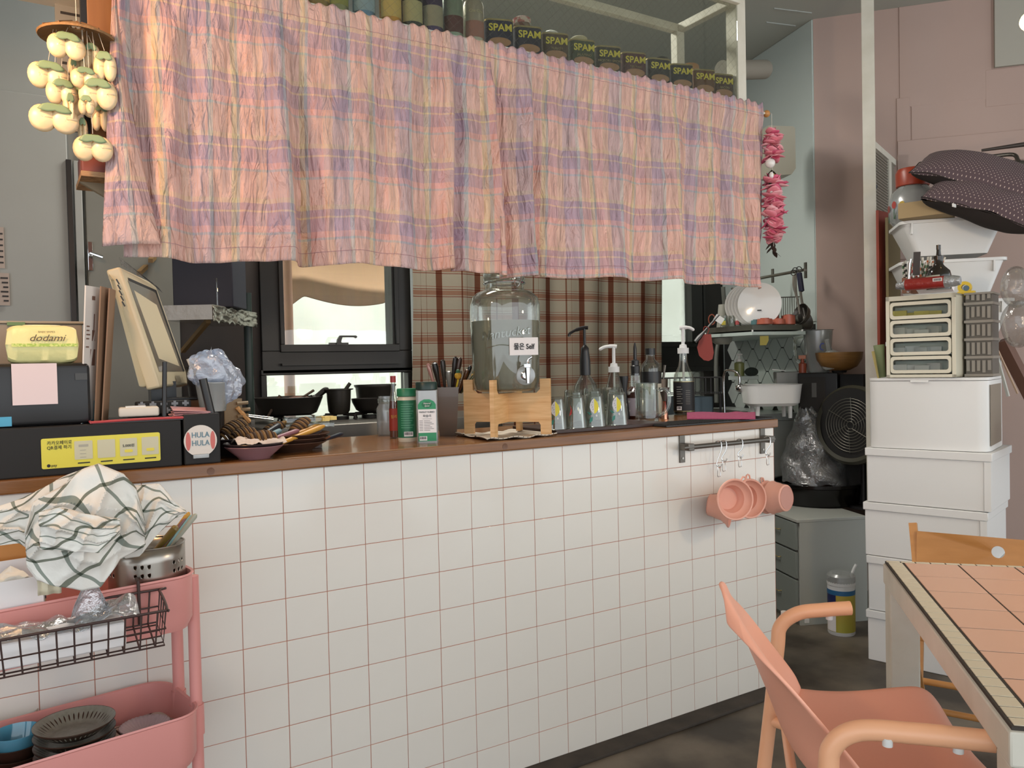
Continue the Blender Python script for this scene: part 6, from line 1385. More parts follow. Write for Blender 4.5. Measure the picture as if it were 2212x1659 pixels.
for k, (px, n, w_, lb) in enumerate(((1990, 34, 20, 'brown paper cup crammed with striped paper straws'), (1958, 9, 8, 'small cup of striped straws at the left of the black blade'))):
    P = up(px, 600, zo, 3.0); s = mpp(P)
    t = thing('straw_cup', lb, 'cup', P, ang3, 'cups of paper straws'); MB().box(-w_*s, w_*s, -w_*s*.7, w_*s*.7, 0, 34*s, b=.002).build('cup_wall', mat('kraft_pink', '#8c6450', .8), t)
    for j in range(n):
        x = random.uniform(-w_*.8, w_*.8); y = random.uniform(-.5, .5)*w_; A = Vector((x*s, y*s, 8*s)); lx = random.uniform(-10, 14)+x*.8+(18 if j > 20 else 0); B = Vector(((x+lx)*s, y*1.2*s, random.uniform(56, 80)*s))
        pc_ = [mat('straw_white', '#c8c4b8', .6), mat(['straw_black', 'straw_red', 'straw_orange', 'straw_green'][j % 4], ['#26241f', '#b84040', '#c0683c', '#4a6a4a'][j % 4], .6)]
        st2 = MB(); st3 = MB(); nseg = 9
        for q_ in range(nseg): (st2 if q_ % 2 == 0 else st3).tube([A.lerp(B, q_/nseg), A.lerp(B, (q_+1)/nseg)], 2.2*s, 6)
        sg_ = thing('paper_straw', ['striped paper straw in the brown paper cup behind the pump bottle', 'striped paper straw in the small cup at the left end of the organiser'][k], 'straw', P, ang3, ['striped straws in the brown cup', 'striped straws in the small cup'][k]); st2.build('straw', pc_[0], sg_); st3.build('straw_stripe', pc_[1], sg_)
P = up(1976, 600, zo, 2.94); s = mpp(P); t = thing('black_spatula', 'upright black spatula blade between the straws', 'spatula', P, ang3); MB().box(-6*s, 8*s, -.002, .002, 36*s, 86*s, RY(.05), b=.001).build('blade', mat('charcoal', '#3a3634', .5), t); MB().tube([(-14*s, 0, 0), (-10*s, 0, 62*s), (-7*s, 0, 72*s)], 3*s, 10).build('steel_handle', M_chrome, t)
P = up(2082, 625, zo-.01, 3.1); s = mpp(P); t = thing('yellow_tape', 'yellow tape dispenser right of the red packet', 'tape dispenser', P, ang3)
MB().box(-12*s, 22*s, -.012, .012, 0, 12*s, b=.004).lathe(L(s, [(6, -6), (13, -6), (13, 6), (6, 6), (6, -6)]), 22, T(2*s, 0, 20*s) @ RX(PI/2)).build('holder', M_yellow, t); MB().lathe(L(s, [(0, -7), (6, -7), (6, 7), (0, 7)]), 18, T(6*s, 0, 18*s) @ RX(PI/2)).build('hub', mat('blue_grey_hub', '#5a7080', .4), t)
# tilting white bins ------------------------------------------------------------
def bin_(px0, px1, ptl, ptr, pb, k, D):
    A, B = aD(px0, ptl, D), aD(px1, ptr, D-.10); s = mpp(A); zt_ = (A.z+B.z)/2; zb3 = aD((px0+px1)/2, pb, D).z
    t = thing('tilting_bin', f'white open storage bin, {["topmost", "middle", "lowest"][k]} of the three behind the organiser', 'storage bin', (A.x, A.y, zb3), math.atan2(B.y-A.y, B.x-A.x), 'white open bins')
    Lb = (B-A).xy.length; H_ = zt_-zb3; dp_ = .27
    bot = [(Lb*.16, .03), (Lb*.86, .03), (Lb*.86, dp_-.03), (Lb*.16, dp_-.03)]; top = [(0, 0), (Lb*1.0, 0), (Lb*1.0, dp_), (0, dp_)]
    def rr(q, z, r=.02): x0, y0 = q[0]; x1, y1 = q[2]; return [(x+(x0+x1)/2, y+(y0+y1)/2, z) for x, y in rrect(x1-x0, y1-y0, r, 4)]
    mb = MB(); mb.add(*loft([rr(bot, 0), rr(top, H_-.012, .03), rr([(-.01, -.01), (0, 0), (Lb+.012, dp_+.01)], H_-.012, .035), rr([(-.01, -.01), (0, 0), (Lb+.012, dp_+.01)], H_, .035), rr([(.008, .008), (0, 0), (Lb-.008, dp_-.008)], H_, .03), rr([(Lb*.16+.006, .036), (0, 0), (Lb*.86-.006, dp_-.036)], .006)])); n_ = 20
    mb.add(rr(bot, 0.001), [tuple(range(len(rr(bot, 0))))]); mb.build('bin_body', M_white, t)
    for x in (.08, .88): MB().box(Lb*x, Lb*x+.006, -.010, .02, H_-.055, H_-.012).build('rib', M_white, t)
bin_(1950, 2172, 484, 458, 551, 0, 3.30); bin_(1950, 2172, 572, 548, 648, 1, 3.34); bin_(1984, 2188, 655, 640, 733, 2, 3.36)
# support under the bins
q = aD(2040, 800, 3.5)
ts = thing('white_side_table', 'white narrow stand carrying the open bins behind the boxes', 'stand', (q.x, q.y, 0), ang3)
zb3 = aD(2060, 733, 3.36).z
MB().box(-.20, .20, -.14, .16, zb3-.02, zb3-.002).build('top', M_white, ts)
for sx in (-.18, .18):
    for sy in (-.12, .14): MB().box(sx-.01, sx+.01, sy-.01, sy+.01, 0, zb3-.02).build('leg', M_white, ts)
# cardboard, jar, cushions
P = aD(1988, 452, 3.22); s = mpp(P); zc = aD(1988, 478, 3.3).z
ztb = (aD(1927, 484, 3.30).z+aD(2150, 458, 3.2).z)/2
t = thing('cardboard_box', 'flat brown cardboard box resting on the topmost white bin', 'box', (aD(1940, 478, 3.26).x, aD(1940, 478, 3.26).y, ztb+.001), ang3+.02)
MB().box(0, 94*s, 0, .16, 0, 34*s, b=.002).build('carton', M_card, t)
P = aD(1972, 440, 3.45); s = mpp(P)
t = thing('tulip_jar', 'clear glass jar with tulip prints and a red lid behind the cardboard box', 'jar', (P.x, P.y, ztb+.002), ang3); hj = (aD(1972, 364, 3.45).z-ztb)/1.66
MB().lathe([(.0001, 0), (38*s, 0), (48*s, 14*s), (49*s, hj*.62), (42*s, hj*.95), (30*s, hj*1.1), (28*s, hj*1.2)], 40).build('jar_body', M_frost, t)
MB().lathe([(31*s, hj*1.12), (33*s, hj*1.14), (34*s, hj*1.5), (30*s, hj*1.62), (.0001, hj*1.66)], 36).build('lid', mat('red_lid', '#9c3a22', .35), t, label='tomato red screw lid')
for k, (x, h, z) in enumerate(((-26, '#a84038', .58), (-8, '#c0a038', .55), (14, '#b05040', .46), (36, '#8c3834', .6), (-44, '#8c4038', .5))):
    a_ = x/48-.0; R2 = 50.5*s; Mx = RZ(a_) @ T(0, -R2, hj*z)
    MB().prism([(6*s*cos(j*PI/6), 8*s*sin(j*PI/6)) for j in range(12)], -.0006, 0, Mx @ XZ).build('tulip_print', mat('tul'+h, h, .5), t); MB().prism([(-1*s, -8*s), (1*s, -8*s), (1*s, -30*s), (-1*s, -30*s)][::-1], -.0006, 0, Mx @ XZ).prism([(0, -30*s), (9*s, -12*s), (3*s, -30*s)], -.0006, 0, Mx @ XZ).build('leaf_print', mat('jar_leaf', '#3c5c40', .5), t)
Ud = [(0, '#c8b8b0'), (.34, '#5a4a48')]
def dotmat():
    m = bpy.data.materials.new('dotted_cushion'); m.use_nodes = True; nt = m.node_tree; N = nt.nodes.new; L_ = nt.links.new; b = nt.nodes['Principled BSDF']; b.inputs['Roughness'].default_value = .9
    uv = N('ShaderNodeUVMap'); mp = N('ShaderNodeMapping'); mp.inputs['Scale'].default_value = (92, 92, 1); mp.inputs['Rotation'].default_value = (0, 0, .78); L_(uv.outputs[0], mp.inputs[0])
    fr_ = N('ShaderNodeVectorMath'); fr_.operation = 'FRACTION'; L_(mp.outputs[0], fr_.inputs[0]); ds = N('ShaderNodeVectorMath'); ds.operation = 'DISTANCE'; ds.inputs[1].default_value = (.5, .5, 0); L_(fr_.outputs[0], ds.inputs[0])
    c_ = N('ShaderNodeMath'); c_.operation = 'LESS_THAN'; c_.inputs[1].default_value = .135; L_(ds.outputs['Value'], c_.inputs[0])
    mx = N('ShaderNodeMix'); mx.data_type = 'RGBA'; mx.inputs[6].default_value = lin('#54454a'); mx.inputs[7].default_value = lin('#c4b4aa'); L_(c_.outputs[0], mx.inputs[0]); L_(mx.outputs[2], b.inputs[0]); return m
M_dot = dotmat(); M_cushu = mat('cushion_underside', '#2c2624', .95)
def cushion(nm, lb, cx, cy, D, W_, H_, th, roll, bend, ph):
    P = aD(cx, cy, D); s = mpp(P); t = thing(nm, lb, 'cushion', P, face(P))
    def f(u, v, top):
        x = (u-.5)*W_*s; z = (v-.5)*.30; e = (max(0, 1-abs(2*u-1)**3.2)*max(0, 1-abs(2*v-1)**3.2))**.6
        y = top*th*s*e*.5+bend*s*(2*u-1)**2+8*s*pnoise(Vector((u*4+ph, v*3, top)))
        return (x, z, y)
    M = RY(-roll) @ RX(.42)
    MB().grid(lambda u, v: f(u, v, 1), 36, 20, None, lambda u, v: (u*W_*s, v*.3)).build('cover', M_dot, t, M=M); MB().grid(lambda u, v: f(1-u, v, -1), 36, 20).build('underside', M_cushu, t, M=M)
    MB().tube([f(0, k/10, 0) for k in range(11)]+[f(k/20, 1, 0) for k in range(1, 21)]+[f(1, 1-k/10, 0) for k in range(1, 11)]+[f(1-k/20, 0, 0) for k in range(1, 20)], .002, 5, closed=True).build('piping', M_cushu, t, M=M)
    return t
cushion('cushion', 'upper grey dotted cushion folded on the top of the white bins', 2128, 380, 3.18, 272, 1, 80, -.42, -14, 0)
c2_ = cushion('cushion', 'lower grey dotted cushion under the folded one', 2142, 436, 3.12, 250, 1, 84, -.42, -10, 3.3)
q = aD(2061, 444, 3.0); MB().box(-.016, .016, -.002, .002, -.006, .006).build('care_tag', M_white, c2_, M=c2_.matrix_basis.inverted() @ T(*q) @ RZ(.2))
# red folder and green sheet left of the bins
A = aD(1905, 700, 3.6)
for k, (x0, x1, yt, yb, D, h, lb) in enumerate(((1897, 1915, 455, 640, 3.62, '#8c3c2c', 'dull red folder standing between post and bins'), (1916, 1930, 470, 560, 3.58, '#7a6c48', 'olive brown board edge beside the red folder'))):
    a, b = aD(x0, yb, D), aD(x1+12, yb, D+.1); t_ = MB().box(0, (b-a).xy.length, -.006, .006, 0, aD(x0, yt, D).z-zb3+.25).build('folder', mat('fold'+h, h, .7), None, M=T(a.x, a.y, zb3-.25) @ RZ(math.atan2(b.y-a.y, b.x-a.x))); tag(t_, lb, 'folder')
P = O3+a3*(So-.03)+Vector((.03, 0, 1.14)); t = thing('green_paper_roll', 'green and straw coloured paper rolled beside the organiser', 'paper roll', P, ang3)
MB().lathe([(.012, 0), (.016, .09), (.02, .13)], 14, RY(-.1)).build('green_roll', mat('dull_green', '#66704c', .7), t, solid=.002); MB().box(-.02, -.008, .0, .004, 0, .11, RY(-.2)).build('straw_sheet', mat('straw_paper', '#a8985c', .7), t)
# striped tote bag, wire, leaning frames
P = aD(2128, 740, 3.15); s = mpp(P); zb4 = 1.139
t = thing('striped_tote', 'cream cloth bag with dark check lines slumped behind the organiser', 'bag', (P.x, P.y, zb4), face(P))
def tot(u, v, sg=-1): x = (-26+40*u-6*v+6*sin(v*4))*s; return (x, sg*(.02+.03*sin(PI*u)*sin(PI*min(1, v+.15)))+.012*pnoise(Vector((u*4, v*4, sg))), (6+115*v+6*pnoise(Vector((u*3, v*3, 5))))*s-.01*0)
mb = MB(); mb.grid(lambda u, v: tot(u, v, -1), 16, 26, None, lambda u, v: (u*.10, v*.2)); mb.grid(lambda u, v: tot(1-u, v, 1), 16, 26, None, lambda u, v: (u*.1, v*.2))
mb.build('bag_body', stripes('tote_cloth', None, [(0, '#ffffff'), (.9, '#3c3830')], [(0, '#b8aa84'), (.94, '#4a443a')], .026, .05, mode='mult'), t)
for k, (x0, y0, x1, y1, D, h, lb, w_) in enumerate(((2146, 742, 2178, 856, 3.25, '#b8b8b0', 'white framed board leaning behind the bread bin', 6), (2150, 745, 2198, 850, 3.32, '#b89c84', 'pale wooden slat leaning against the pink wall', 4), (2165, 735, 2250, 900, 3.4, '#6a4a3c', 'brown board leaning on the pink wall at the right', 26))):
    A, B = aD(x0, y0, D), aD(x1, y1, D); s = mpp(A); tag(MB().tube([(0, 0, 0), B-A], w_*s*.6, 4).build('leaning_board', mat('lean'+h, h, .6), None, M=T(*A)), lb, 'board')
t = thing('white_easel_board', 'white canvas board behind the bread bin', 'board', aD(2120, 812, 3.2), ang3); MB().box(-.05, .05, 0, .008, 0, .12).build('panel', mat('bluish_white', '#a8aaa8', .6), t, M=RX(-.1))
# brown box right of bread bin on the stack
E3 = solve(O3, a3, 2160, .95); t = thing('glass_case', 'small brown tinted box right of the bread bin', 'box', O3+a3*(W3+.002)+Vector((.16, 0, .861)), ang3)
MB().box(.05, .16, .02, .10, 0, .12, b=.002).build('case', mat('tinted_brown', '#5e4a40', .25), t); MB().box(.048, .075, .012, .02, 0, .10).build('pink_card', mat('pink_card', '#a88c7c', .7), t)
# clear bag of bottles at the far right
for k, (px, py, r) in enumerate(((2195, 620, 30), (2200, 700, 34))):
    P = aD(px, py, 2.95); s = mpp(P); o = MB().grid(lambda u, v: (r*s*sin(v*PI)*cos(u*2*PI)*(1+.2*pnoise(Vector((u*6, v*4, k)))), r*s*sin(v*PI)*sin(u*2*PI), 1.5*r*s*cos(v*PI)), 30, 20).build('plastic_bag', thin('clear_bag', '#e4e2e0', .05, .2, body=.10, rough=.15, bump=(14, .6)), None, M=T(*P)); tag(o, ['upper', 'lower'][k]+' clear plastic bag beside the white open bins', 'bag')
P = aD(2200, 760, 3.35); 
# pole and umbrella behind the cushions
A, B = aD(2130, 356, 3.75), aD(2260, 354, 3.6); tag(MB().tube([A, B], .018, 16).build('grey_pole', mat('grey_pole', '#4c4a44', .4)), 'thick grey pole behind the cushions', 'pole')
A, B = aD(2140, 338, 3.7), aD(2200, 348, 3.62); tag(MB().tube(bez([A, aD(2188, 334, 3.66), B], 6), .009, 10).build('curved_handle', M_dsteel), 'curved dark handle above the grey pole', 'handle')
A, B = aD(2120, 325, 3.7), aD(2240, 308, 3.6); tag(MB().tube([A, B], [.006, .012], 10).build('folded_umbrella', mat('umbrella_grey', '#3c3430', .4)), 'folded grey umbrella lying behind the cushions', 'umbrella')
# bulb at the top right
P = aD(2225, 46, 2.6); t = thing('bare_bulb', 'glowing bare bulb on a short fitting at the top right corner', 'lamp', P)
MB().ball(.03).build('bulb', mat('glowing_bulb', '#ffdc90', .4, emit=('#ffd890', 14)), t); MB().cyl(.016, .028, .07, 16).tube([(0, 0, .07), (0, 0, CZ-P.z-.001)], .003, 6).build('fitting', M_black, t)
lamp('bulb_light', 'POINT', P, 5, (1, .78, .45), .03)
# cleaning wipes tub on the floor
P = aZ(1840, 1368, 0); P = Vector((P.x-.0, P.y+.0, 0)); s = mpp(P)
t = thing('wipes_tub', 'white wipes tub with yellow and blue label on the floor by the boxes', 'tub', P+Vector((-.03, .03, 0)), face(P))
hh_ = 112*s; MB().lathe([(.0001, 0), (27*s, 0), (28*s, 2*s), (28*s, hh_-6*s), (29*s, hh_-5*s), (29.5*s, hh_+2*s)], 36).build('tub_wall', M_white, t)
MB().lathe([(29.5*s, hh_+1*s), (29*s, hh_+14*s), (24*s, hh_+19*s), (.0001, hh_+20*s)], 32).build('clear_lid', M_frost, t)
MB().lathe([(28.3*s, 8*s), (28.3*s, hh_*.86)], 36).build('yellow_label', mat('tub_yellow', '#b89a3c', .45, var=('#a8a844', 4, .2)), t); MB().lathe([(28.6*s, hh_*.78), (28.6*s, hh_*.87)], 36).build('blue_band', mat('tub_blue', '#2c6490', .45), t)
MB().lathe([(28.7*s, hh_*.45), (28.7*s, hh_*.78)], 10, None, PI*1.08, PI*1.38).build('navy_panel', mat('tub_navy', '#232a58', .45), t); MB().lathe([(28.7*s, 9*s), (28.7*s, hh_*.38)], 10, None, PI*1.08, PI*1.38).build('white_panel', M_paper, t)
MB().tube(bez([(20*s, 10*s, hh_+10*s), (26*s, 12*s, hh_+26*s), (31*s, 14*s, hh_+36*s)], 4), 3*s, 8).build('strap', M_white, t)
# ================================================================ TILED TABLE
TZ = .73
TO = Vector((1.307, -.853, 0)); ta = math.atan2(-.735, .678)      # local +x runs away from the left edge, local -y towards the viewer
tb = thing('tiled_table', 'white square table topped with peach tiles and a cream mosaic border', 'table', TO, ta)
TL = .915; TWD = .86
MB().box(0, TWD, -TL, 0, TZ-.055, TZ-.006, b=.004).build('table_frame', M_whitep, tb)
MB().box(.004, TWD-.004, -TL+.004, -.004, TZ-.006, TZ-.0009).build('dark_grout', mat('dark_grey_grout', '#3c3630', .9), tb)
for x in (.035, TWD-.035):
    for y in (-.035, -TL+.035): MB().box(x-.032, x+.032, y-.032, y+.032, 0, TZ-.055, b=.004).build('leg', M_whitep, tb)
M_peach = mat('peach_tile', '#e4b8a0', .35, var=('#e0b298', 3, .3)); M_bord = mat('cream_mosaic', '#d8cdb4', .3)
me = None
def tl_(x0, x1, y0, y1, m, nm='tile'):
    MB().box(x0, x1, y0, y1, TZ-.003, TZ, b=.0008).build(nm, m, tb)
xs = [.0435]+[.0435+.1165*k for k in range(1, 9)]
for i in range(7):
    for j in range(8):
        x0 = .044+.1165*i; y1 = -.019-.12*j; x1 = min(x0+.113, TWD-.008); y0 = max(y1-.1162, -TL+.010)
        if x1-x0 > .01 and y1-y0 > .01: tl_(x0, x1, y0, y1, M_peach)
j = 0
y = -.019
while y > -TL+.02:
    y0 = max(y-.0335, -TL+.008); tl_(.008, .0385, y0, y-.0, M_bord, 'mosaic_tile'); y -= .036
x = .006
while x < TWD-.02:
    tl_(x, min(x+.0295, TWD-.006), -.0155, -.003, M_bord, 'mosaic_tile'); x += .0323
# ================================================================ PINK ARMCHAIR
fw = Vector((.678, -.735, 0)); sd = Vector((.735, .678, 0))      # forward, far side
CC = Vector((.91, -1.16, 0))                                       # midpoint between the arm fronts
fw_ = 0
ch = thing('pink_armchair', 'salmon pink plastic armchair with tubular arms pulled up to the tiled table', 'chair', CC, math.atan2(fw.y, fw.x))
M_shell = mat('salmon_shell', '#f8b49a', .42, bump=(200, .02)); M_tube = mat('peach_tube', '#f0b48c', .35)
prof = bez([(.17, 0, .43), (.12, 0, .455), (-.04, 0, .44), (-.15, 0, .45), (-.205, 0, .50), (-.245, 0, .60), (-.29, 0, .71), (-.335, 0, .805)], 6)
nP = len(prof)-1
def shell(u, v):
    k = v*nP; i = min(int(k), nP-1); p = prof[i].lerp(prof[i+1], k-i)
    w_ = .205+.015*sin(v*PI); topf = max(0, (v-.55)/.45); w_ *= max(.12, (1-topf**5))**.5 ; w_ *= 1-.25*max(0, (.1-v)/.1)**2
    t = 2*u-1; e = abs(t)**2.2
    back = min(1, max(0, (v-.40)/.25)); seat = 1-back
    x = p.x+e*(.115*back*(1-topf)**1.3)+.03*topf**2*max(0, t); z = p.z+e*.075*seat*(1-max(0, (.15-v)/.15)); z -= e*.03*topf*0
    z -= .055*topf**3*abs(t)**2.4
    return (x, t*w_, z)
MB().grid(shell, 28, 44).build('seat_shell', M_shell, ch, solid=.007, sub=1, M=T(-.05, 0, 0) @ RZ(.19) @ T(.05, 0, 0))
for sg in (1, -1):
    o5 = -.055 if sg > 0 else .055; s5 = -.05 if sg < 0 else .0
    pts = bez([(o5, sg*.312, .664), (-.08+o5*.6, sg*.300, .660), (-.145+o5*.4, sg*.290, .652), (-.182+o5*.4, sg*.286, .622), (-.190+o5*.4, sg*.284, .57), (-.21+o5*.4, sg*.28, .40), (-.26+o5*.4, sg*.27, .0)], 7)
    MB().tube(pts, .0155, 18).build('arm_tube', M_tube, ch)
    MB().cyl(.0135, 0, .001, 18, T(.0005+o5, sg*.312, .664) @ RY(R90)).build('arm_end_cap', M_dsteel, ch)
    for x in (-.045+o5, -.14+o5): MB().cyl(.0075, -.024, -.012, 14, T(x, sg*.303, .663)).build('bumper', M_white, ch)
    MB().tube(bez([(-.21+o5*.4, sg*.28, .41), (-.12, sg*.235, .405), (.08, sg*.225, .405), (.12, sg*.235, .37), (.15, sg*.25, 0)], 6), .0125, 12).build('front_leg', M_tube, ch)
MB().tube([(-.20, -.26, .418), (-.20, .26, .418)], .010, 10).build('cross_bar', M_tube, ch)
# ================================================================ WOODEN FOLDING CHAIR beyond the table
wa = aD(1972, 1130, 2.62); wb_ = aD(2195, 1180, 2.45)
q = Vector((aD(1972, 1130, 2.62).x, aD(1972, 1130, 2.62).y, 0)); wz = wa.z
e_ = (aD(2300, 1150, 2.40)-aD(1982, 1150, 2.62)); wang = math.atan2(e_.y, e_.x)
wc = thing('folding_chair', 'beech wooden folding chair with a holed backrest behind the tiled table', 'chair', q, wang)
WW = .40
MB().tube([(0, 0, wz), (.012, -.03, wz-.10), (.03, -.10, .42), (.03, -.20, 0)], .0165, 4).build('back_post', M_beech, wc, sharp=30)
MB().tube([(WW, 0, wz), (WW-.012, -.03, wz-.10), (WW-.03, -.10, .42), (WW-.03, -.20, 0)], .0165, 4).build('back_post', M_beech, wc, sharp=30)
# backrest board with a real hole
n = 26; hcx, hcz, hr = WW*.60, -.055, .018; o_ = []; H_ = .12
br = MB(); outer = []
for k in range(n):
    a = 2*PI*k/n; c_, s_ = cos(a), sin(a); tx = min((WW-.015-hcx)/c_ if c_ > 1e-6 else (hcx-.015)/-c_ if c_ < -1e-6 else 9, ((-.012-hcz)/s_ if s_ > 1e-6 else (H_+hcz)/-s_ if s_ < -1e-6 else 9)); outer.append((hcx+c_*tx, hcz+s_*tx))
corners = [(WW-.015, -.012), (.015, -.012), (.015, -H_), (WW-.015, -H_)]
pts = outer[:]
for cn in corners:
    j = min(range(n), key=lambda i: (outer[i][0]-cn[0])**2+(outer[i][1]-cn[1])**2); pts[j] = cn
for side, yy in ((0, -.012), (1, .006)):
    vs = [(x, yy-.03*(1-((x-WW/2)/(WW/2))**2), z) for x, z in pts]+[(hcx+hr*cos(2*PI*k/n), yy-.03*(1-((hcx+hr*cos(2*PI*k/n)-WW/2)/(WW/2))**2), hcz+hr*sin(2*PI*k/n)) for k in range(n)]
    fs = [(k, (k+1) % n, n+(k+1) % n, n+k) for k in range(n)]
    if side: fs = [f[::-1] for f in fs]
    br.add(vs, fs)
br.add([], [(k, 2*n+k, 2*n+(k+1) % n, (k+1) % n) for k in range(n)]+[(n+k, n+(k+1) % n, 3*n+(k+1) % n, 3*n+k) for k in range(n)]) if False else None
br.f += [(k, 2*n+k, 2*n+(k+1) % n, (k+1) % n) for k in range(n)]+[(n+k, n+(k+1) % n, 3*n+(k+1) % n, 3*n+k) for k in range(n)]
br.build('backrest_board', M_beech, wc, M=T(0, -.012, wz-.01) @ RX(-.2), sharp=25)
MB().box(.035, WW-.035, -.42, -.08, .425, .445, b=.004).build('seat', M_beech, wc)
for x in (.045, WW-.045): MB().tube([(x, -.02, .0), (x, -.42, .42)], .015, 4).build('front_leg', M_beech, wc, sharp=30)
for z, y in ((.22, -.16), (.12, -.12)): MB().tube([(.03, y, z), (WW-.03, y, z)], .010, 10).build('rung', M_beech, wc)
# ================================================================ PINK TROLLEY
tz1 = .80; A = aZ(0, 1318, tz1); B = aZ(300, 1262, tz1); ta_ = math.atan2(B.y-A.y, B.x-A.x)
R1 = aZ(413, 1228, tz1)
ex = Vector((cos(ta_), sin(ta_), 0)); ey = Vector((-sin(ta_), cos(ta_), 0))
xr_e = (R1-A).dot(ex); TRL = .47; TRD = min(.30, (-.012-(A+ex*xr_e).y)/cos(ta_)); 
cart = thing('pink_trolley', 'pink enamelled metal trolley with tray shelves beside the tiled bar', 'trolley', A+ex*(xr_e-TRL)-Vector((0, 0, tz1)), ta_)
def tray(z, h, ex_=0):
    def rg(off, zz, r=.055): return [(x+TRL/2, y+TRD/2, zz) for x, y in rrect(TRL+2*off, TRD+2*off, r+off, 8)]
    mb = MB(); mb.add(*loft([rg(-.012, z-h), rg(-.002, z-h+.02), rg(0, z-.006), rg(.003, z-.003), rg(.002, z+.001), rg(-.003, z-.001), rg(-.004, z-.01), rg(-.012, z-h+.006)]))
    r0 = rg(-.012, z-h+.001); mb.add(r0, [tuple(range(len(r0)))]); r0 = rg(-.012, z-h+.006); mb.add(r0, [tuple(range(len(r0)))]); return mb
tray(tz1, .115).build('top_tray', M_pinkpl, cart)
zlow = .51; tray(zlow, .115).build('middle_tray', M_pinkpl, cart); tray(.22, .115).build('bottom_tray', M_pinkpl, cart)
for x in (TRL+.008, -.008):
    for y in (TRD*.28, TRD*.72):
        MB().tube([(x, y, .06), (x, y, tz1-.02)], .0125, 16).build('post', M_pinkpl, cart); MB().cyl(.022, 0, .05, 18, T(x, y+.01, .025) @ RX(R90)).build('caster', M_black, cart)
        MB().cyl(.0155, zlow-.075, zlow-.01, 16, T(x, y, 0)).build('post_sleeve', M_pinkpl, cart)
def ct(px, py, z): return aZ(px, py, z)
# perforated steel caddy
zin = tz1-.108
P = aD(318, 1215, 1.69); cP = Vector((P.x, P.y, zin)); s = mpp(P); RC = 76*s
cP = cP
t = thing('steel_caddy', 'perforated round steel cutlery holder in the top tray of the pink trolley', 'cutlery holder', cP, face(cP)); zc1 = aD(322, 1178, 1.67).z-zin
nseg = 72; rows = [0, zc1*.5, zc1*.56, zc1*.62, zc1*.70, zc1*.76, zc1]
vs = []; fs = []
zz = [0, zc1-64*s, zc1-58*s, zc1-48*s, zc1-40*s, zc1-30*s, zc1]
cb = MB()
for j in range(6):
    for i in range(nseg):
        grp = (i % 12); hole = j in (2, 4) and grp in (2, 4, 6)
        a0, a1 = 2*PI*i/nseg, 2*PI*(i+1)/nseg
        q4 = [(RC*cos(a0), RC*sin(a0), zz[j]), (RC*cos(a1), RC*sin(a1), zz[j]), (RC*cos(a1), RC*sin(a1), zz[j+1]), (RC*cos(a0), RC*sin(a0), zz[j+1])]
        if not hole: cb.add(q4, [(0, 1, 2, 3)])
        else:
            am = (a0+a1)/2; zm = (zz[j]+zz[j+1])/2; rz_ = (zz[j+1]-zz[j])*.42; ra = (a1-a0)*.46; n8 = 16; ring_ = []; out_ = []
            for k in range(n8):
                th = 2*PI*k/n8; ring_.append((RC*cos(am+ra*cos(th)), RC*sin(am+ra*cos(th)), zm+rz_*sin(th)))
                m_ = max(abs(cos(th)), abs(sin(th))); ax_ = am+(a1-a0)/2*cos(th)/m_; out_.append((RC*cos(ax_), RC*sin(ax_), zm+(zz[j+1]-zz[j])/2*sin(th)/m_))
            cb.add(out_+ring_, [(k, (k+1) % n8, n8+(k+1) % n8, n8+k) for k in range(n8)])
cb.weld(2e-5).build('perforated_wall', mat('caddy_steel', '#a09a92', .28, 1), t, solid=.0012); MB().cyl(RC-.002, .0, .003, 40).build('caddy_floor', M_dsteel, t)
MB().tube([(RC*cos(2*PI*k/48), RC*sin(2*PI*k/48), zc1) for k in range(48)], .0016, 6, closed=True).build('rim', M_steel, t)
for k, (x0, z0, x1, z1, h, lb, w_) in enumerate(((44, 20, 88, 62, '#c8963c', 'orange yellow handle in the steel caddy', 6), (38, 20, 80, 50, '#8c6464', 'mauve handle beside the orange yellow one', 5), (52, 15, 94, 58, '#8cbcc8', 'light blue handle in the steel caddy', 6), (58, 15, 100, 62, '#b0b0a0', 'pale grey spoon handle with steel edge', 6), (30, 20, 60, 40, '#7a6430', 'olive brown handles in the shade of the towel', 8))):
    Rf = RZ(face(cP)); A2 = Vector(((x0-25)*s, 0, zc1-30*s)); B2 = Vector((x1*s, -.01*k, zc1+z1*s*.95))
    tag(MB().tube([A2, A2.lerp(B2, .6), A2.lerp(B2, .95), B2], [w_*s*.5, w_*s*.9, w_*s, w_*s*.4], 12).build('cutlery', mat('cc'+h, h, .35), None, M=T(*cP) @ Rf), lb, 'cutlery', 'cutlery in the steel caddy')
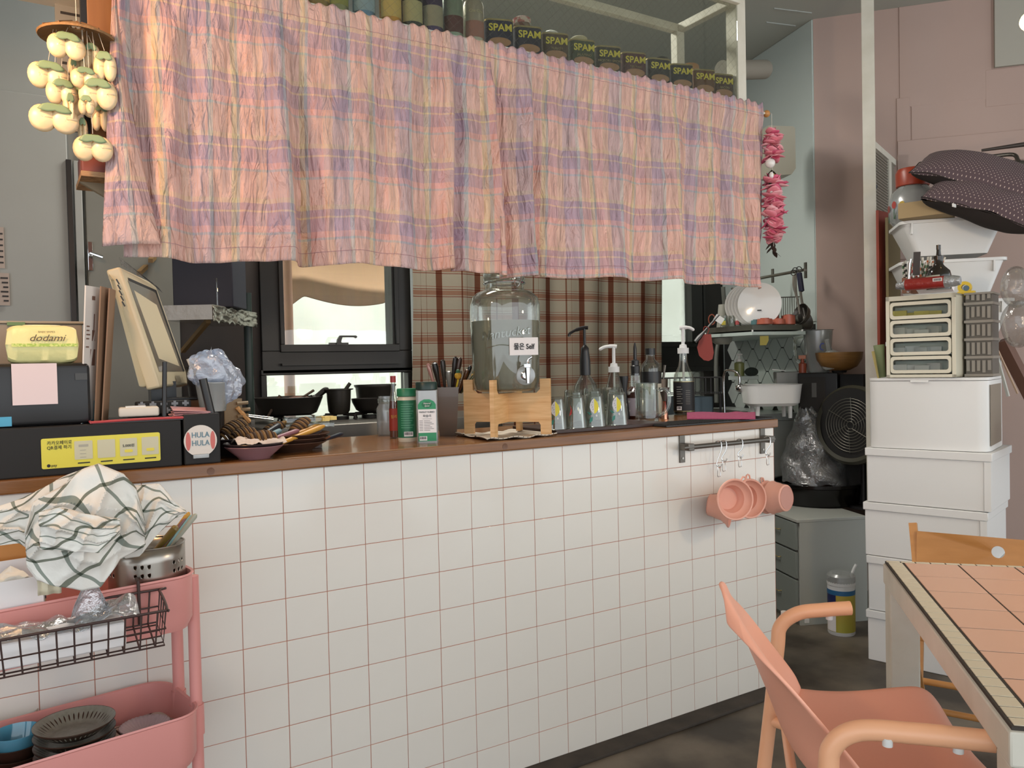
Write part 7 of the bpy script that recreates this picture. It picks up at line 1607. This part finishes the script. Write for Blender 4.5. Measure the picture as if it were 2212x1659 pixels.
# checked towel -------------------------------------------------------------------
M_towel = stripes('checked_towel', None, [(0, '#e6e2da'), (.45, '#8a9086'), (.58, '#e6e2da')], [(0, '#ffffff'), (.45, '#8a9086'), (.57, '#ffffff')], .060, .066, mode='mult', bump=(60, .08, (1, 1, 1)))
def interp(P_, x):
    if x <= P_[0][0]: return P_[0][1]
    for (a, b), (c, d) in zip(P_, P_[1:]):
        if x <= c: f = (x-a)/(c-a); return b+(d-b)*f
    return P_[-1][1]
def cloth(nm, top, bot, x0, x1, D, blg, ph, rotuv, back=True, parent=None, amp=1.0):
    P0 = aD((x0+x1)/2, (interp(top, (x0+x1)/2)+interp(bot, (x0+x1)/2))/2, D); s = mpp(P0); rf = face(P0)
    fwd = Vector((sin(rf), -cos(rf), 0)); rgt = Vector((cos(rf), sin(rf), 0)); mx_ = (x0+x1)/2; my_ = (interp(top, mx_)+interp(bot, mx_))/2
    def f(u, v, sgn=1):
        x = x0+(x1-x0)*u; yt, yb = interp(top, x), interp(bot, x); y = yt+(yb-yt)*v
        dd = blg*(sin(PI*min(1, max(0, u)))**.6)*(sin(PI*min(1, .02+v*.75))**.7)
        fo = amp*(.022*pnoise(Vector((u*3.2+ph, v*2.2, 1)))+.020*(1-abs(sin((u*2.6+v*1.3+ph+.4*pnoise(Vector((u*2, v*2, ph+3))))*PI)))**2+.012*(1-abs(sin((u*1.2-v*2.2+ph)*PI)))**3+.006*pnoise(Vector((u*10, v*8, ph))))
        k = sgn*(dd+fo*(.3+.7*sin(PI*min(1, v+.1))))
        wx = 4*pnoise(Vector((u*5, v*5, ph+4)))*s
        return P0+rgt*((x-mx_)*s+wx)-Vector((0, 0, (y-my_)*s))+fwd*k
    ca_, sa_ = cos(rotuv), sin(rotuv)
    uvf = lambda u, v: (((x1-x0)*s*u*ca_-v*.24*sa_)+.02*pnoise(Vector((u*3, v*3, ph))), ((x1-x0)*s*u*sa_+v*.24*ca_)+.02*pnoise(Vector((u*3, v*3, ph+7))))
    mb = MB(); mb.grid(lambda u, v: f(u, v, 1), 70, 50, None, uvf)
    if back: mb.grid(lambda u, v: f(1-u, v, -.5), 24, 18, None, uvf)
    return mb.build(nm, M_towel, parent, solid=.0015)
top = [(70, 1150), (90, 1075), (150, 1040), (185, 1012), (215, 1003), (262, 1030), (284, 1062), (300, 1130)]
bot = [(70, 1200), (90, 1236), (130, 1252), (175, 1268), (210, 1266), (248, 1212), (300, 1192)]
tw = cloth('checked_towel', top, bot, 74, 300, 1.46, .035, 0, .55, amp=1.3); tag(tw, 'crumpled white checked tea towel heaped over the pink trolley', 'towel')
cloth('towel_fold', [(0, 1088), (60, 1072), (120, 1040), (190, 1012), (205, 1040)], [(0, 1150), (15, 1165), (50, 1162), (75, 1185), (110, 1175), (205, 1130)], 0, 205, 1.50, .03, 2.1, .3, parent=tw)
cloth('towel_fold', [(262, 1050), (300, 1046), (345, 1046), (372, 1085), (396, 1108)], [(262, 1200), (300, 1196), (340, 1150), (372, 1122), (396, 1116)], 262, 396, 1.55, .02, 5.0, .75, parent=tw, amp=.5)
cloth('towel_fold', [(95, 1100), (135, 1090), (180, 1110), (250, 1130)], [(95, 1175), (160, 1185), (205, 1195), (250, 1165)], 98, 250, 1.40, .02, 7.7, 1.2, parent=tw)
# pale pleated napkins + white carton + tissue at the left
P = aD(100, 1255, 1.46); s = mpp(P); t = thing('pleated_filters', 'stack of pale pleated paper filters hanging below the towel', 'filters', P, face(P))
for k in range(7): MB().grid(lambda u, v: ((-22+44*u+6*sin(v*2))*s, -.004*k+.003*sin(u*12), (30-60*v+2*k)*s), 12, 6).build('filter', mat('cream_filter', '#d4cab0', .9), t, solid=.0006)
P = ct(60, 1290, tz1-.0); P = aD(50, 1262, 1.47); s = mpp(P)
t = thing('white_carton', 'open white carton with loose tissue in the trolley top tray', 'carton', (P.x, P.y, zin), ta_)
hz = P.z-zin+12*s; mb = MB(); mb.box(-70*s, 40*s, 0, .002, 0, hz).box(-70*s, 40*s, .09, .092, 0, hz+.02).box(38*s, 40*s, 0, .09, 0, hz+.01).box(-70*s, 40*s, 0, .09, 0, .003); mb.build('carton', M_paper, t)
MB().grid(lambda u, v: ((-40+60*u)*s, .02+.05*v, hz+(20*v*(1-abs(2*u-1))-6+10*pnoise(Vector((u*4, v*4, 2))))*s), 16, 10).build('tissue', M_towelw, t, solid=.0006)
P = aD(40, 1190, 1.58); s = mpp(P)
t = thing('orange_bag', 'orange and green patterned pouch at the left end of the trolley', 'pouch', (P.x, P.y, zin), face(P)); H_ = aD(40, 1135, 1.58).z-zin
def pch(u, v, sg): return ((-60+108*u)*s, sg*.025*sin(PI*u)*sin(PI*v)**.5, H_*v)
mb = MB(); mb.grid(lambda u, v: pch(u, v, -1), 12, 12); mb.grid(lambda u, v: pch(1-u, v, 1), 12, 12)
mb.build('pouch', mat('fruit_print', '#c09a6c', .5, var=('#b0aa88', 14, .12)), t); MB().box(-60*s, 47*s, -.026, .026, H_*.62, H_*.96).build('orange_panel', mat('orange_print', '#c0803c', .5), t); MB().box(28*s, 48*s, -.028, -.02, H_*.38, H_*.52).build('dark_square', mat('plum_print', '#4c3a44', .6), t)
# wire basket hooked on the front of the top tray
bk = thing('wire_basket', 'brown wire basket hooked onto the front of the pink trolley', 'basket', (0, 0, 0)); M_wire = mat('brown_wire', '#43302c', .4, .3)
zb_t = aD(350, 1280, 1.66).z
def bpt(px, py, D): return aD(px, py, D)
FL, FR = aD(-60, 1392, 1.58), aD(361, 1318, 1.66); BL, BR = aD(-60, 1338, 1.86), aD(343, 1273, 1.86)
zt4 = (FL.z+FR.z)/2; zt5 = zt4
for p_ in (FL, FR, BL, BR): pass
def drop(p, h): return Vector((p.x, p.y, p.z-h))
# make it a level basket: use the front-right corner height
H4 = .785
FR = aZ(361, 1318, H4); BR = aZ(343, 1273, H4); FL = aZ(-60, 1394, H4); BL = aZ(-60, 1340, H4)
hB = .064
wr = MB(); rim = [FL, FR, BR, BL]
wr.tube(bez([FL, FL.lerp(FR, .5), FL.lerp(FR, .96), FR+Vector((.001, .006, 0)), FR.lerp(BR, .9), BR.lerp(BL, .04), BL], 5), .0026, 8)
ctr = (FL+FR+BR+BL)/4
low = [drop(p.lerp(ctr, .04), hB) for p in rim]; midr = [drop(p.lerp(ctr, .02), hB*.52) for p in rim]
for q in (low, midr): wr.tube(q, .0017, 6, closed=True)
n = 10
for k in range(n+1):
    f = (k+.4)/(n+1); a, b = FL.lerp(FR, f), low[0].lerp(low[1], f); c, d = low[3].lerp(low[2], f), BL.lerp(BR, f); wr.tube([a, b, c, d], .0017, 6)
for k in range(4): f = (k+.5)/4; a, b = FR.lerp(BR, f), low[1].lerp(low[2], f); c = low[0].lerp(low[3], f); wr.tube([a, b, c], .0017, 6)
wr.build('wire', M_wire, bk)
hk = aZ(300, 1290, H4); MB().tube([BL.lerp(BR, .88)+Vector((0, 0, -hB)), BL.lerp(BR, .88), Vector((BL.lerp(BR, .88).x, BL.lerp(BR, .88).y, tz1+.006)), Vector((BL.lerp(BR, .88).x, BL.lerp(BR, .88).y+.03, tz1+.006))], .0032, 8).build('hook', M_wire, bk)
# packs of paper in film
e1_ = (FR-FL).normalized(); pk_ = thing('film_pack', 'white paper pack wrapped in clear film lying in the wire basket', 'pack', low[0]+Vector((0, 0, .004)), math.atan2(e1_.y, e1_.x))
LL = (FR-FL).length; MB().box(.02, LL*.76, .02, (BR-FR).length*.75, .001, .046, b=.006).build('paper_block', M_paper, pk_)
def fl(u, v): return (LL*(.0+.84*u), .012+.10*v, .052+.020*pnoise(Vector((u*7, v*3, 2)))+.012*sin(u*9)*u+.035*max(0, u-.55)*sin(v*PI))
MB().grid(fl, 60, 16).build('film', M_film, pk_, solid=.0004)
def fl2(u, v): return (LL*(.52+.22*u-.04*v), .07+.015*sin(v*3), .055+.075*v*(1-abs(2*u-1)**1.3)+.006*pnoise(Vector((u*5, v*4, 8))))
MB().grid(fl2, 24, 16).build('film_flap', M_film, pk_, solid=.0004)
# crockery on the middle tray
zt6 = zlow-.109
M_rp = mat('speckled_grey_green', '#8c897c', .25, var=('#7c7a6c', 60, .2)); M_rpb = mat('brown_underside', '#3c2a20', .4)
P = aD(160, 1600, 1.70); 
def ribbed(cx, cy, z, R_, k, lb, grp):
    t = thing('ribbed_plate', lb, 'plate', (cx, cy, z), 0, grp)
    def f(u, v):
        a = u*2*PI; r = v; rad = R_*(.62*r/.5 if r < .5 else .62+.38*(r-.5)/.5); zz = .001 if r < .5 else .001+.022*((r-.5)/.5)**1.2
        if r > .5: zz += .0012*sin(a*44)*(1-abs((r-.75)/.25))
        return (rad*cos(a), rad*sin(a), zz)
    MB().grid(f, 176, 14).build('plate_face', M_rp, t); MB().lathe([(.0001, -.002), (R_*.5, -.002), (R_*.62, -.001), (R_*.995, .021), (R_, .0235)], 48).build('underside', M_rpb, t)
zr_ = zt6; P = aZ(162, 1590, zt6+.10); R_ = 80*mpp(P)
nn = 6
for k in range(nn):
    ribbed(P.x, P.y, zt6+.010+.0195*k, R_, k, ['lowest', 'second from below', 'third from below', 'fourth from below', 'second from the top', 'topmost'][k]+' speckled ribbed plate in the trolley stack', 'ribbed plates stacked in the trolley')
P = aZ(36, 1608, zt6+.085); R_ = 49*mpp(P)
for k in range(3):
    t = thing('blue_bowl' if k == 2 else 'small_bowl', ['lowest small bowl under the blue one', 'brown rimmed small bowl under the blue one', 'glossy light blue bowl on top of the small bowls'][k], 'bowl', (P.x, P.y, zt6+.012+.022*k))
    MB().lathe([(.0001, 0), (R_*.45, 0), (R_*.5, .004), (R_*.85, .025), (R_*(1+.06*(k < 2)), .055), (R_*(.97+.06*(k < 2)), .056), (R_*.82, .028), (R_*.45, .008), (.0001, .006)], 44).build('bowl_wall', mat('light_blue_glaze', '#5c9cb4', .08, coat=.6) if k == 2 else M_rpb, t)
P = aZ(18, 1562, zt6+.075); R_ = 58*mpp(P)
for k in range(2):
    t = thing('cream_bowl', ['lower', 'upper'][k]+' cream bowl at the back left of the trolley middle tray', 'bowl', (P.x, P.y, zt6+.012+.03*k)); MB().lathe([(.0001, 0), (R_*.45, 0), (R_*.85, .030), (R_, .055), (R_*.97, .056), (R_*.8, .034), (.0001, .02)], 44).build('bowl_wall', mat('warm_cream_glaze', '#b8a898', .3), t)
P = aZ(300, 1620, zt6+.02); s = mpp(P)
t = MB().grid(lambda u, v: (-.075+.15*u+.01*v, -.07+.14*v, .012+.012*pnoise(Vector((u*3, v*3, 0)))+.05*max(0, u-.75)*max(0, v-.4)), 30, 24, None, lambda u, v: (u*.15, v*.15)).build('checked_napkin', stripes('brown_line_cloth', None, [(0, '#ffffff'), (.5, '#5a4440'), (.56, '#ffffff')], [(0, '#d0c4b4'), (.6, '#5a4440'), (.66, '#d0c4b4')], .07, .08, mode='mult'), None, M=T(P.x+.01, P.y+.055, zt6+.025) @ RZ(ta_+.3), solid=.002); tag(t, 'off-white napkin with brown lines in the trolley middle tray', 'napkin')
P = aZ(310, 1628, zt6+.03); t = thing('white_ribbed_bowl', 'pinkish white ribbed plate at the front of the trolley middle tray', 'plate', (P.x+.01, P.y+.05, zt6+.052)); R_ = .050
MB().cyl(.03, -.036, 0, 20).build('foot', M_rpb, t)
MB().grid(lambda u, v: (R_*v*cos(u*2*PI), R_*v*sin(u*2*PI), .018*v**3+.0008*sin(u*2*PI*36)*v), 144, 8).build('plate_face', mat('pinkish_white_glaze', '#c4aeb0', .25), t, solid=.002)
